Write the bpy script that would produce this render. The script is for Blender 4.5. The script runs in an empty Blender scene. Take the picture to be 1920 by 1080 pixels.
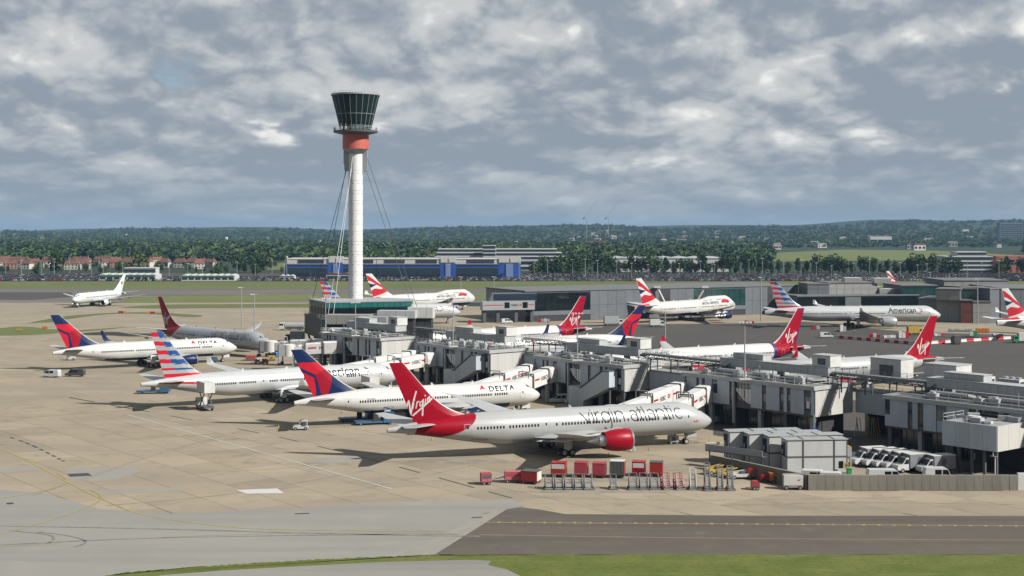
import bpy, bmesh, math, random
from mathutils import Vector, Matrix
import numpy as np
R_ = math.radians
rnd = random.Random(7)
sc = bpy.context.scene
col = sc.collection

# ------------------------------------------------------------------ camera, sky, sun
CAMH, FPX, HOR = 40.0, 2560.0, 430.0
cam = bpy.data.cameras.new('camera'); co = bpy.data.objects.new('camera', cam); col.objects.link(co)
co.location = (0, 0, CAMH); co.rotation_euler = (R_(90), 0, 0)
cam.sensor_width = 36; cam.lens = 48; cam.shift_y = -(540-HOR)/1920
cam.clip_start = 1; cam.clip_end = 60000
sc.camera = co
sc.render.resolution_x, sc.render.resolution_y = 1024, 576
SUN = Vector((0.716, -0.342, 0.609)).normalized()
sun = bpy.data.lights.new('sun', 'SUN'); sun.energy = 5.0; sun.angle = R_(0.53); sun.color = (1.0, .955, .88)
so = bpy.data.objects.new('sun', sun); col.objects.link(so); so.location = (0, 0, 300)
so.rotation_euler = SUN.to_track_quat('Z', 'Y').to_euler()
vs = sc.view_settings
vs.view_transform = 'Standard'; vs.look = 'None'; vs.exposure = 0.9; vs.gamma = 1.0; vs.use_curve_mapping = False
sc.cycles.use_denoising = True
sc.cycles.max_bounces = 6; sc.cycles.volume_bounces = 0; sc.cycles.transparent_max_bounces = 6
sc.cycles.caustics_reflective = False; sc.cycles.caustics_refractive = False

world = bpy.data.worlds.new('World'); sc.world = world; world.use_nodes = True
world.cycles.sampling_method = 'MANUAL'; world.cycles.sample_map_resolution = 256
def build_sky():
    nt = world.node_tree; N = nt.nodes; N.clear(); L = nt.links
    def nd(t, **kw):
        n = N.new(t)
        for k, v in kw.items(): setattr(n, k, v)
        return n
    def math_(op, a, b=None, c=None, clamp=False):
        n = nd('ShaderNodeMath', operation=op, use_clamp=clamp)
        for i, v in enumerate((a, b, c)):
            if v is None: continue
            if isinstance(v, (int, float)): n.inputs[i].default_value = v
            else: L.new(v, n.inputs[i])
        return n.outputs[0]
    def comb(x, y, z):
        n = nd('ShaderNodeCombineXYZ')
        for i, v in enumerate((x, y, z)):
            if isinstance(v, (int, float)): n.inputs[i].default_value = v
            else: L.new(v, n.inputs[i])
        return n.outputs[0]
    def noise(vec, scale, detail, rough, dist=0.0):
        n = nd('ShaderNodeTexNoise'); n.inputs['Scale'].default_value = scale; n.inputs['Detail'].default_value = detail
        n.inputs['Roughness'].default_value = rough; n.inputs['Distortion'].default_value = dist
        L.new(vec, n.inputs['Vector']); return n.outputs[0]
    def sstep(v, lo, hi):
        n = nd('ShaderNodeMapRange', interpolation_type='SMOOTHSTEP'); L.new(v, n.inputs[0])
        n.inputs[1].default_value = lo; n.inputs[2].default_value = hi; return n.outputs[0]
    def mix(f, a, b):
        n = nd('ShaderNodeMix', data_type='RGBA'); 
        if isinstance(f, (int, float)): n.inputs[0].default_value = f
        else: L.new(f, n.inputs[0])
        for s, v in ((n.inputs[6], a), (n.inputs[7], b)):
            if isinstance(v, tuple): s.default_value = (*v, 1)
            else: L.new(v, s)
        return n.outputs[2]
    sky = nd('ShaderNodeTexSky', sky_type='NISHITA', sun_disc=False)
    sky.sun_elevation = math.asin(SUN.z); sky.sun_rotation = math.atan2(SUN.x, SUN.y)
    tc = nd('ShaderNodeTexCoord'); sx = nd('ShaderNodeSeparateXYZ'); L.new(tc.outputs['Generated'], sx.inputs[0])
    x, y, z = sx.outputs
    zz = math_('MAXIMUM', z, 0.0)
    hyp = math_('SQRT', math_('ADD', math_('MULTIPLY', x, x), math_('MULTIPLY', y, y)))
    hyp = math_('MAXIMUM', hyp, 0.001)
    hx, hy = math_('DIVIDE', x, hyp), math_('DIVIDE', y, hyp)
    S = 14.0
    def coord(du, dv):
        v = math_('MULTIPLY', math_('LOGARITHM', math_('ADD', zz, 0.085), math.e), 5.0)
        return comb(math_('ADD', math_('MULTIPLY', hx, S), du), math_('MULTIPLY', hy, S), math_('ADD', v, dv))
    c0 = coord(SKY_OFF[0], SKY_OFF[1]); c1 = coord(SKY_OFF[0]+.12, SKY_OFF[1]+.34)
    def puff(vec):
        a = noise(vec, .50, 7, .56, .0)
        w = nd('ShaderNodeVectorMath', operation='MULTIPLY_ADD'); nn = nd('ShaderNodeTexNoise'); nn.inputs['Scale'].default_value = 1.3; nn.inputs['Detail'].default_value = 3; L.new(vec, nn.inputs['Vector'])
        L.new(nn.outputs[1], w.inputs[0]); w.inputs[1].default_value = (.75, .75, .75); L.new(vec, w.inputs[2])
        vo = nd('ShaderNodeTexVoronoi', feature='F1'); vo.inputs['Scale'].default_value = .80; vo.inputs['Detail'].default_value = 2.6; vo.inputs['Roughness'].default_value = .5; vo.inputs['Lacunarity'].default_value = 2.4
        L.new(w.outputs[0], vo.inputs['Vector'])
        return math_('ADD', math_('MULTIPLY', a, .62), math_('MULTIPLY', math_('SUBTRACT', .95, vo.outputs[0]), .42))
    n0, n1 = puff(c0), puff(c1)
    big = noise(coord(3.1+SKY_OFF[0], 7.7), 0.30, 3, .5)
    thin = sstep(zz, .18, .7)
    cover = sstep(math_('SUBTRACT', math_('ADD', n0, math_('MULTIPLY', math_('SUBTRACT', big, .5), .45)), math_('MULTIPLY', thin, .10)), COV[0], COV[1])
    slope = math_('SUBTRACT', n0, n1)
    lit = math_('ADD', math_('MULTIPLY', slope, 2.6), math_('MULTIPLY', math_('SUBTRACT', n0, .5), 1.1))
    lit = math_('ADD', lit, math_('MULTIPLY', math_('SUBTRACT', big, .5), -.9))
    soft = noise(coord(9.1, 4.4), .55, 7, .6)
    lit = math_('ADD', lit, math_('MULTIPLY', math_('SUBTRACT', soft, .5), 2.4))
    lit = sstep(lit, -.62, .55)
    peak = sstep(math_('ADD', math_('ADD', math_('MULTIPLY', slope, 2.6), math_('MULTIPLY', math_('SUBTRACT', n0, .5), 1.5)), math_('MULTIPLY', math_('SUBTRACT', big, .5), -1.0)), .20, .74)
    K = 10.0
    dark = tuple(K*c for c in (.285, .335, .395)); mid = tuple(K*c for c in (.60, .62, .625)); hi = tuple(K*c for c in (.95, .945, .91))
    cl = mix(lit, dark, mid); cl = mix(math_('MULTIPLY', peak, .85), cl, hi)
    blue = mix(.45, sky.outputs[0], tuple(K*c for c in (.25, .36, .50)))
    body = mix(cover, blue, cl)
    # aerial perspective: far banks near the horizon melt into one grey blue
    fade = sstep(zz, .0, .075)
    body = mix(fade, mix(.82, body, tuple(K*c for c in (.285, .355, .42))), body)
    bg = nd('ShaderNodeBackground'); bg.inputs[1].default_value = .0535; L.new(body, bg.inputs[0])
    out = nd('ShaderNodeOutputWorld'); L.new(bg.outputs[0], out.inputs[0])
SKY_OFF = (8.4, 1.9); COV = (-.10, .06)
HAZE_D = 5.0e-5
build_sky()

# ------------------------------------------------------------------ helpers
def gp(px, py, z=0.0):
    """photo pixel -> point of the place at height z"""
    d = FPX*(CAMH-z)/(py-HOR)
    return Vector(((px-960)*d/FPX, d, z))
def at(px, d, z=0.0): return Vector(((px-960)*d/FPX, d, z))
def zat(py, d): return CAMH-(py-HOR)*d/FPX

def link(o, parent=None):
    col.objects.link(o)
    if parent is not None: o.parent = parent
    return o
def tag(o, label=None, cat=None, group=None, kind=None):
    if label: o['label'] = label
    if cat: o['category'] = cat
    if group: o['group'] = group
    if kind: o['kind'] = kind
    return o
def thing(name, label, cat, loc=(0, 0, 0), rz=0.0, group=None):
    o = bpy.data.objects.new(name, None); link(o); o.location = loc; o.rotation_euler = (0, 0, rz)
    o.empty_display_size = .5
    return tag(o, label, cat, group)
def kids(o): return [c for c in bpy.data.objects if c.parent is o]
def tree_of(root):
    ch = [c for c in col.objects if c.parent == root]
    return (root, [tree_of(c) for c in ch])
def copy_tree(t, parent=None):
    c = t[0].copy(); col.objects.link(c); c.parent = parent
    for s in t[1]: copy_tree(s, c)
    return c

class MB:
    def __init__(s): s.v = []; s.f = []; s.m = []
    def add(s, vs, fs, m=0):
        o = len(s.v); s.v += [tuple(p) for p in vs]; s.f += [tuple(i+o for i in f) for f in fs]; s.m += [m]*len(fs)
    def box(s, x0, x1, y0, y1, z0, z1, m=0, rz=0, c=(0, 0)):
        p = [(x, y, z) for z in (z0, z1) for x, y in ((x0, y0), (x1, y0), (x1, y1), (x0, y1))]
        if rz:
            ca, sa = math.cos(rz), math.sin(rz)
            p = [(c[0]+(a-c[0])*ca-(b-c[1])*sa, c[1]+(a-c[0])*sa+(b-c[1])*ca, z) for a, b, z in p]
        s.add(p, [(3, 2, 1, 0), (4, 5, 6, 7), (0, 1, 5, 4), (1, 2, 6, 5), (2, 3, 7, 6), (3, 0, 4, 7)], m)
    def cb(s, cx, cy, cz, w, d, h, m=0): s.box(cx-w/2, cx+w/2, cy-d/2, cy+d/2, cz-h/2, cz+h/2, m)
    def beam(s, p, q, w, h=None, m=0, up=(0, 0, 1)):
        h = h or w; p, q = Vector(p), Vector(q); d = (q-p)
        if d.length < 1e-6: return
        d.normalize(); u = Vector(up)
        if abs(d.dot(u)) > .98: u = Vector((0, 1, 0))
        a = d.cross(u).normalized()*w/2; b = a.cross(d).normalized()*h/2
        P = [p-a-b, p+a-b, p+a+b, p-a+b, q-a-b, q+a-b, q+a+b, q-a+b]
        s.add(P, [(0, 1, 2, 3), (7, 6, 5, 4), (4, 5, 1, 0), (5, 6, 2, 1), (6, 7, 3, 2), (7, 4, 0, 3)], m)
    def cyl(s, p, q, r0, r1=None, n=12, m=0, cap=True):
        r1 = r0 if r1 is None else r1; p, q = Vector(p), Vector(q); d = (q-p).normalized()
        a = d.orthogonal().normalized(); b = d.cross(a); vs = []
        for c, r in ((p, r0), (q, r1)):
            for i in range(n):
                t = 2*math.pi*i/n; vs.append(c+a*r*math.cos(t)+b*r*math.sin(t))
        fs = [(i, (i+1) % n, n+(i+1) % n, n+i) for i in range(n)]
        if cap: fs += [tuple(range(n-1, -1, -1)), tuple(range(n, 2*n))]
        s.add(vs, fs, m)
    def lathe(s, prof, n=24, c=(0, 0, 0), axis='z', m=0, mf=None):
        vs = []; fs = []
        for (r, h) in prof:
            for i in range(n):
                t = 2*math.pi*i/n; a, b = r*math.cos(t), r*math.sin(t)
                vs.append((c[0]+a, c[1]+b, c[2]+h) if axis == 'z' else (c[0]+h, c[1]+a, c[2]+b))
        o = len(s.v); s.v += vs
        for k in range(len(prof)-1):
            for i in range(n):
                j = (i+1) % n; q = (k*n+i, k*n+j, (k+1)*n+j, (k+1)*n+i)
                if axis != 'z': q = q
                s.f.append(tuple(o+t for t in q)); s.m.append(mf(k) if mf else m)
    def prism(s, poly, z0, z1, m=0, mtop=None):
        n = len(poly); vs = [(x, y, z0) for x, y in poly]+[(x, y, z1) for x, y in poly]
        s.add(vs, [(i, (i+1) % n, n+(i+1) % n, n+i) for i in range(n)], m)
        s.add([(x, y, z1) for x, y in poly], [tuple(range(n))], m if mtop is None else mtop)
        s.add([(x, y, z0) for x, y in poly], [tuple(range(n-1, -1, -1))], m)
    def xprism(s, poly, y0, y1, m=0):
        """poly in (x,z), extruded along y"""
        n = len(poly); vs = [(x, y0, z) for x, z in poly]+[(x, y1, z) for x, z in poly]
        s.add(vs, [(i, (i+1) % n, n+(i+1) % n, n+i) for i in range(n)]+[tuple(range(n-1, -1, -1)), tuple(range(n, 2*n))], m)
    def poly(s, pts, m=0): s.add(pts, [tuple(range(len(pts)))], m)
    def mesh(s, name, mats, smooth=False, fix=True):
        me = bpy.data.meshes.new(name); me.from_pydata(s.v, [], s.f)
        for mt in (mats if isinstance(mats, (list, tuple)) else [mats]): me.materials.append(mt)
        if any(s.m): me.polygons.foreach_set('material_index', s.m)
        if fix:
            bm = bmesh.new(); bm.from_mesh(me); bmesh.ops.recalc_face_normals(bm, faces=bm.faces); bm.to_mesh(me); bm.free()
        if smooth:
            me.polygons.foreach_set('use_smooth', [True]*len(me.polygons))
            try: me.set_sharp_from_angle(angle=R_(smooth if smooth is not True else 40))
            except Exception: pass
        me.update(); return me
    def build(s, name, mats, parent=None, smooth=False, fix=True, **kw):
        o = bpy.data.objects.new(name, s.mesh(name, mats, smooth, fix)); link(o, parent)
        if kw: tag(o, **kw)
        return o

# ------------------------------------------------------------------ materials
MATS = {}
ALB = .575
def mat(name, c, rough=.6, metal=0.0, c2=None, scale=1.0, bump=0.0, coat=0.0, var=0.0, detail=5, spec=.5, stretch=None, thr=(.35, .65), space='Object', lines=0):
    if name in MATS: return MATS[name]
    m = bpy.data.materials.new(name); m.use_nodes = True; nt = m.node_tree; b = nt.nodes['Principled BSDF']; L = nt.links
    b.inputs['Roughness'].default_value = rough; b.inputs['Metallic'].default_value = metal
    c = tuple(v*ALB for v in c); c2 = tuple(v*ALB for v in c2) if c2 is not None else None
    b.inputs['Base Color'].default_value = (*c, 1); b.inputs['Coat Weight'].default_value = coat; b.inputs['Specular IOR Level'].default_value = spec
    out = None
    if c2 is not None or bump:
        if space == 'Object':
            tc = nt.nodes.new('ShaderNodeTexCoord'); src = tc.outputs['Object']
        else:
            ge = nt.nodes.new('ShaderNodeNewGeometry'); src = ge.outputs['Position']
        mp = nt.nodes.new('ShaderNodeMapping'); L.new(src, mp.inputs[0])
        if stretch: mp.inputs['Scale'].default_value = stretch
        n = nt.nodes.new('ShaderNodeTexNoise'); n.inputs['Scale'].default_value = scale; n.inputs['Detail'].default_value = detail; n.inputs['Roughness'].default_value = .6
        L.new(mp.outputs[0], n.inputs['Vector'])
        if c2 is not None:
            r = nt.nodes.new('ShaderNodeMapRange'); r.inputs[1].default_value, r.inputs[2].default_value = thr; L.new(n.outputs[0], r.inputs[0])
            mx = nt.nodes.new('ShaderNodeMix'); mx.data_type = 'RGBA'; L.new(r.outputs[0], mx.inputs[0])
            mx.inputs[6].default_value = (*c, 1); mx.inputs[7].default_value = (*c2, 1); out = mx.outputs[2]
        if bump:
            bp = nt.nodes.new('ShaderNodeBump'); bp.inputs['Strength'].default_value = bump; bp.inputs['Distance'].default_value = .1
            L.new(n.outputs[0], bp.inputs['Height']); L.new(bp.outputs[0], b.inputs['Normal'])
    if var:
        oi = nt.nodes.new('ShaderNodeObjectInfo'); hs = nt.nodes.new('ShaderNodeHueSaturation')
        r = nt.nodes.new('ShaderNodeMapRange'); L.new(oi.outputs['Random'], r.inputs[0]); r.inputs[3].default_value = 1-var; r.inputs[4].default_value = 1+var
        L.new(r.outputs[0], hs.inputs['Value'])
        if out is not None: L.new(out, hs.inputs['Color'])
        else: hs.inputs['Color'].default_value = (*c, 1)
        out = hs.outputs[0]
    if lines and out is not None:
        sp = nt.nodes.new('ShaderNodeSeparateXYZ'); L.new(tc.outputs['Object'], sp.inputs[0])
        def mm(op, a, v):
            n_ = nt.nodes.new('ShaderNodeMath'); n_.operation = op; L.new(a, n_.inputs[0]); n_.inputs[1].default_value = v; return n_.outputs[0]
        k1 = mm('LESS_THAN', mm('FRACT', mm('DIVIDE', sp.outputs[0], lines), 0), .07/lines); k2 = mm('LESS_THAN', mm('FRACT', mm('DIVIDE', sp.outputs[2], 2.07), 0), .022)
        mxx = nt.nodes.new('ShaderNodeMath'); mxx.operation = 'MAXIMUM'; L.new(k1, mxx.inputs[0]); L.new(k2, mxx.inputs[1])
        ml = nt.nodes.new('ShaderNodeMix'); ml.data_type = 'RGBA'; L.new(mm('MULTIPLY', mxx.outputs[0], .32), ml.inputs[0]); L.new(out, ml.inputs[6]); ml.inputs[7].default_value = (.18, .18, .18, 1); out = ml.outputs[2]
    if out is not None: L.new(out, b.inputs['Base Color'])
    MATS[name] = m; return m

WHITE = mat('white_paint', (.70, .70, .69), .28, coat=.25, c2=(.60, .595, .575), scale=1.2, stretch=(.12, 1, 1), lines=6.1)
OFFW = mat('off_white', (.70, .70, .68), .5, c2=(.60, .60, .575), scale=.6)
SILVER = mat('silver_paint', (.56, .58, .60), .26, metal=.35, coat=.2, c2=(.49, .51, .53), scale=1.2, stretch=(.12, 1, 1), lines=6.1)
GREYP = mat('grey_paint', (.40, .42, .44), .45, c2=(.36, .375, .39), scale=.5)
WINGG = mat('wing_grey', (.50, .515, .52), .4, c2=(.44, .45, .455), scale=.5)
DGREY = mat('dark_grey', (.10, .105, .115), .6, c2=(.075, .08, .09), scale=1.2)
BLACK = mat('black_rubber', (.016, .016, .017), .8)
DARKIN = mat('dark_interior', (.022, .025, .03), .7)
STEEL = mat('steel', (.50, .51, .52), .35, metal=.8)
GALV = mat('galvanised', (.45, .47, .49), .5, metal=.3, c2=(.36, .38, .40), scale=2.)
RED = mat('red_paint', (.33, .002, .016), .38, coat=.0, spec=.15)
REDD = mat('dark_red_paint', (.34, .006, .022), .4, spec=.18)
REDB = mat('bright_red_paint', (.56, .012, .032), .4, spec=.18)
NAVY = mat('navy_paint', (.006, .020, .088), .4, spec=.2)
BLUE = mat('blue_paint', (.012, .075, .27), .4, spec=.2)
PURPLE = mat('purple_paint', (.06, .015, .16), .3, coat=.3)
LETTER = mat('lettering_grey', (.035, .04, .055), .7, spec=.08)
LETRED = mat('lettering_red', (.50, .014, .028), .5, spec=.2)
GLASS = mat('dark_glass', (.010, .016, .018), .06, spec=.28)
GLASSB = mat('blue_glass', (.018, .035, .06), .08, spec=.8)
TEAL = mat('teal_glass', (.015, .13, .12), .12, spec=.7, c2=(.03, .17, .155), scale=.3)
TEALD = mat('deep_teal_glass', (.012, .045, .045), .10, spec=.4, c2=(.02, .06, .058), scale=.3)
YELLOW = mat('yellow_paint', (.50, .34, .04), .5)
ORANGE = mat('orange_paint', (.62, .17, .02), .5)
GREEN = mat('green_paint', (.03, .30, .12), .5)
# ------------------------------------------------------------------ ground
def ground_mat(name, c, c2, c3, scale, rough=.85, bricks=None, streak=None, bump=.15, blot=None):
    m = bpy.data.materials.new(name); m.use_nodes = True; nt = m.node_tree; b = nt.nodes['Principled BSDF']; L = nt.links
    c, c2, c3 = [tuple(v*ALB*.98 for v in q) for q in (c, c2, c3)]
    if streak: streak = streak[:4]+(tuple(v*ALB*.98 for v in streak[4]),)
    b.inputs['Roughness'].default_value = rough; b.inputs['Specular IOR Level'].default_value = .2
    ge = nt.nodes.new('ShaderNodeNewGeometry')
    def noise(s, d=6, st=None):
        mp = nt.nodes.new('ShaderNodeMapping'); L.new(ge.outputs['Position'], mp.inputs[0])
        if st: mp.inputs['Rotation'].default_value = (0, 0, st[0]); mp.inputs['Scale'].default_value = (st[1], st[2], 1)
        n = nt.nodes.new('ShaderNodeTexNoise'); n.inputs['Scale'].default_value = s; n.inputs['Detail'].default_value = d; n.inputs['Roughness'].default_value = .62
        L.new(mp.outputs[0], n.inputs['Vector']); return n.outputs[0]
    def mixc(f, a, bb, mode='MIX'):
        n = nt.nodes.new('ShaderNodeMix'); n.data_type = 'RGBA'; n.blend_type = mode
        if isinstance(f, float): n.inputs[0].default_value = f
        else: L.new(f, n.inputs[0])
        for s, v in ((n.inputs[6], a), (n.inputs[7], bb)):
            if isinstance(v, tuple): s.default_value = (*v, 1)
            else: L.new(v, s)
        return n.outputs[2]
    def ramp(v, lo, hi):
        r = nt.nodes.new('ShaderNodeMapRange'); r.inputs[1].default_value = lo; r.inputs[2].default_value = hi; L.new(v, r.inputs[0]); return r.outputs[0]
    cc = mixc(ramp(noise(scale), .36, .64), c, c2)
    cc = mixc(ramp(noise(scale*9, 8), .52, .72), cc, c3)
    if bricks:
        mp = nt.nodes.new('ShaderNodeMapping'); mp.vector_type = 'TEXTURE'; mp.inputs['Rotation'].default_value = (0, 0, bricks[0]); L.new(ge.outputs['Position'], mp.inputs[0])
        bt = nt.nodes.new('ShaderNodeTexBrick'); bt.offset = 0.0; L.new(mp.outputs[0], bt.inputs['Vector'])
        bt.inputs['Scale'].default_value = 1; bt.inputs['Brick Width'].default_value = bricks[1]; bt.inputs['Row Height'].default_value = bricks[2]
        bt.inputs['Mortar Size'].default_value = .05; bt.inputs['Color1'].default_value = (.90, .90, .89, 1); bt.inputs['Color2'].default_value = (1.06, 1.05, 1.03, 1); bt.inputs['Mortar'].default_value = (.74, .72, .70, 1)
        cc = mixc(1.0, cc, bt.outputs[0], 'MULTIPLY')
    if streak:
        cc = mixc(ramp(noise(streak[0], 5, streak[1:4]), .45, .75), cc, streak[4])
    if blot:
        cc = mixc(ramp(noise(blot[0], 9), .56, .74), cc, tuple(v*ALB for v in blot[1]))
        cc = mixc(ramp(noise(blot[0]*.35, 6, (-.35, .25, 1.6)), .58, .72), cc, tuple(v*ALB for v in blot[2]))
    oi = nt.nodes.new('ShaderNodeObjectInfo'); hs = nt.nodes.new('ShaderNodeHueSaturation'); L.new(cc, hs.inputs['Color'])
    r = nt.nodes.new('ShaderNodeMapRange'); L.new(oi.outputs['Random'], r.inputs[0]); r.inputs[3].default_value = .93; r.inputs[4].default_value = 1.13
    L.new(r.outputs[0], hs.inputs['Value'])
    L.new(hs.outputs[0], b.inputs['Base Color'])
    bp = nt.nodes.new('ShaderNodeBump'); bp.inputs['Strength'].default_value = bump; bp.inputs['Distance'].default_value = .05; L.new(noise(scale*30, 4), bp.inputs['Height']); L.new(bp.outputs[0], b.inputs['Normal'])
    MATS[name] = m; return m

SLAB_ROT = math.atan2(-.777, .63)
CONC = ground_mat('apron_concrete', (.385, .325, .240), (.345, .300, .230), (.30, .255, .19), .03, bricks=(SLAB_ROT, 10, 8), streak=(.06, .35, .35, 1.2, (.27, .24, .19)), blot=(.10, (.25, .22, .17), (.30, .265, .21)))
SLABM = ground_mat('slab_concrete', (.390, .325, .238), (.350, .300, .225), (.32, .265, .195), .03, streak=(.06, .35, .35, 1.2, (.29, .25, .195)), blot=(.16, (.25, .215, .165), (.31, .265, .20)))
CONCG = ground_mat('grey_concrete', (.300, .290, .262), (.265, .258, .238), (.31, .295, .265), .02, streak=(.12, .02, .12, 1.6, (.235, .23, .215)))
CONCL = ground_mat('light_concrete', (.36, .345, .31), (.33, .315, .28), (.30, .28, .25), .04)
ASPH = ground_mat('asphalt', (.140, .119, .098), (.118, .100, .084), (.155, .133, .110), .03, streak=(.1, .0, .08, 1.8, (.088, .076, .065)), blot=(.05, (.115, .1, .085), (.165, .145, .12)))
ASPHD = ground_mat('dark_asphalt', (.088, .080, .074), (.074, .068, .064), (.10, .092, .086), .025, streak=(.1, -.6, .12, 1.6, (.066, .062, .06)))
RUNW = ground_mat('runway_asphalt', (.20, .185, .16), (.165, .15, .13), (.22, .2, .175), .012, streak=(.03, .0, .08, 2.0, (.12, .11, .10)))
GRASSM = ground_mat('grass', (.110, .145, .026), (.160, .180, .045), (.070, .105, .016), .16, rough=1.0, bump=.8, blot=(.9, (.06, .09, .015), (.20, .20, .07)))
GRASSF = ground_mat('far_grass', (.125, .155, .045), (.155, .175, .065), (.10, .135, .035), .012, rough=1.0, bump=.5)
FIELD = ground_mat('countryside', (.022, .042, .024), (.028, .050, .026), (.042, .060, .032), .0016, rough=1.0)
PAINTY = mat('yellow_line', (.46, .36, .09), .7, c2=(.34, .28, .12), scale=.5, space='World')
PAINTW = mat('white_line', (.56, .58, .56), .7, c2=(.42, .43, .40), scale=.5, space='World')
TAR = mat('tar_joint', (.05, .047, .044), .8, c2=(.11, .10, .09), scale=.8, space='World')

def sheet(name, pts, z, m, label=None, **kw):
    b = MB(); b.poly([(p[0], p[1], z) for p in pts]); return b.build(name, m, kind='structure', **kw)
def gs(pix): return [gp(*p) for p in pix]

# terrain to the horizon: flat airfield, hills beyond 4.5 km
def hill(x, y):
    r = math.hypot(x, y)
    k = min(1, max(0, (r-3600)/4200)); k = k*k*(3-2*k)
    a = x/max(y, 1)
    h = 50+34*(a+.05)/.4*(1 if a > -.05 else .55)+9*math.sin(a*23+1)+6*math.sin(a*57+y*.0007)
    return k*h + min(1, max(0, (r-2500)/1500))*4*math.sin(x*.0021+y*.0013)
bm_ = MB(); xs = np.linspace(-1.0, 1.0, 111); ds = [150, 1300, 2200, 2800, 3400, 4000, 4600, 5200, 5800, 6400, 7000, 7600, 8200, 9000, 11000]
g = []
for d in ds:
    for a in xs:
        X = a*.75*d*1.0; g.append((X, d, -.12+hill(X, d)))
n = len(xs)
bm_.add(g, [(j*n+i, j*n+i+1, (j+1)*n+i+1, (j+1)*n+i) for j in range(len(ds)-1) for i in range(n-1)])
o = bm_.build('terrain', FIELD, kind='structure', smooth=True)
sheet('ground', [(-9000, -3000), (9000, -3000), (9000, 160), (-9000, 160)], -.13, GRASSM)

sheet('apron', gs([(-900, 566), (600, 566), (920, 575), (2600, 575), (2600, 1060), (-900, 1060)]), -.05, CONC)
# front apron laid in slabs
def inside(p, poly):
    c = False; n = len(poly)
    for i in range(n):
        x1, y1 = poly[i][0], poly[i][1]; x2, y2 = poly[(i+1) % n][0], poly[(i+1) % n][1]
        if (y1 > p[1]) != (y2 > p[1]) and p[0] < (x2-x1)*(p[1]-y1)/(y2-y1)+x1: c = not c
    return c
U = Vector((.63, -.777, 0)); V = Vector((.777, .63, 0)); P0 = Vector((57.5, 260, 0))
apron_root = [o for o in col.objects if o.name == 'apron'][0]
SW, SD = 10.0, 8.0
b = MB(); hw, hd = SW/2-.035, SD/2-.035; b.box(-hw, hw, -hd, hd, -.05, 0)
slab_me = b.mesh('slab', SLABM)
slab_zone = gs([(-60, 790), (420, 762), (900, 815), (1330, 835), (1330, 884), (1520, 925), (1990, 925), (1990, 972), (1000, 972), (950, 958), (880, 962), (-60, 962)])
cells = []
for i in range(-40, 40):
    for j in range(-40, 40):
        c = U*(i*SW)+V*(j*SD)
        if inside(c, slab_zone): cells.append(c)
cells.sort(key=lambda c: c.length); cells = cells[:300]
for c in cells:
    o = bpy.data.objects.new('slab', slab_me); link(o, apron_root); o.location = c+Vector((0, 0, -.001*rnd.random())); o.rotation_euler = (0, 0, SLAB_ROT)
# grey taxi lane, taxiway, grass
def arc_pts(pts, n=10):
    out = []; P = [pts[0]]+list(pts)+[pts[-1]]
    for k in range(1, len(P)-2):
        for i in range(n):
            t = i/n; q = []
            for a in range(2):
                p0, p1, p2, p3 = P[k-1][a], P[k][a], P[k+1][a], P[k+2][a]
                q.append(.5*(2*p1+(p2-p0)*t+(2*p0-5*p1+4*p2-p3)*t*t+(3*p1-p0-3*p2+p3)*t**3))
            out.append(tuple(q))
    out.append(pts[-1]); return out
sheet('taxi_lane', gs([(-600, 938), (0, 918), (80, 925), (190, 955), (330, 963), (520, 955), (760, 941), (960, 936), (985, 950), (905, 963), (760, 1100), (-900, 1100)]), .008, CONCG)
sheet('concrete_strip', gs([(935, 953), (952, 955), (815, 1042), (745, 1042)]), .013, CONCL)
sheet('taxiway', gs([(950, 955), (975, 951), (1010, 955), (1060, 964), (1400, 967), (2500, 968), (2500, 1040), (815, 1040)]), .017, ASPH)
def ragged(pts, n=14, a=.35):
    out = []
    for p, q in zip(pts[:-1], pts[1:]):
        for i in range(n): out.append(p.lerp(q, i/n)+Vector((rnd.uniform(-a, a), rnd.uniform(-a, a), 0)))
    return out+[pts[-1]]
sheet('grass_verge', ragged([gp(*p) for p in [(150, 1090), (230, 1074), (330, 1066), (440, 1058), (560, 1051), (680, 1045), (790, 1042), (815, 1040.5), (1200, 1040), (2100, 1040)]], 26)+[gp(*p) for p in [(2500, 1040), (2500, 1400), (-200, 1400)]], .024, GRASSM)
sheet('pavement_patch', gs([(300, 1079), (420, 1070), (560, 1062), (720, 1054), (880, 1050), (920, 1052), (915, 1060), (950, 1068), (985, 1085), (985, 1200), (200, 1200)]), .030, CONCG)
sheet('service_road', gs([(1090, 609), (1400, 606), (1500, 604), (1700, 622), (2300, 640), (2300, 760), (1800, 720), (1300, 700), (1000, 660), (990, 640)]), -.03, ASPHD)
# far airfield
sheet('runway', gs([(-900, 541), (2900, 541), (2900, 553), (-900, 553)]), -.03, RUNW)
sheet('taxiway', gs([(-900, 555), (600, 553), (1000, 556), (2900, 556), (2900, 566), (-900, 568)]), -.04, RUNW)
sheet('taxiway', gs([(-900, 545), (135, 548), (135, 557), (60, 562), (-900, 560)]), -.015, ASPHD)
sheet('grass_strip', gs([(-900, 527.5), (2900, 527.5), (2900, 541), (-900, 541)]), -.02, GRASSF)
sheet('grass_strip', gs([(222, 563), (250, 558), (340, 554), (480, 553), (720, 552), (980, 552), (980, 561), (720, 562), (400, 567), (240, 568)]), -.01, GRASSF)
sheet('grass_strip', gs([(222, 577), (260, 573), (330, 570.5), (480, 570), (640, 569), (640, 576), (480, 577), (400, 577.5), (300, 578.5)]), -.01, GRASSF)
sheet('grass_island', gs([(-200, 634), (-200, 616), (0, 615), (30, 612), (62, 613), (88, 617), (150, 618.5), (245, 612.5), (200, 618), (120, 624), (60, 628)]), -.01, GRASSF)
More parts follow.
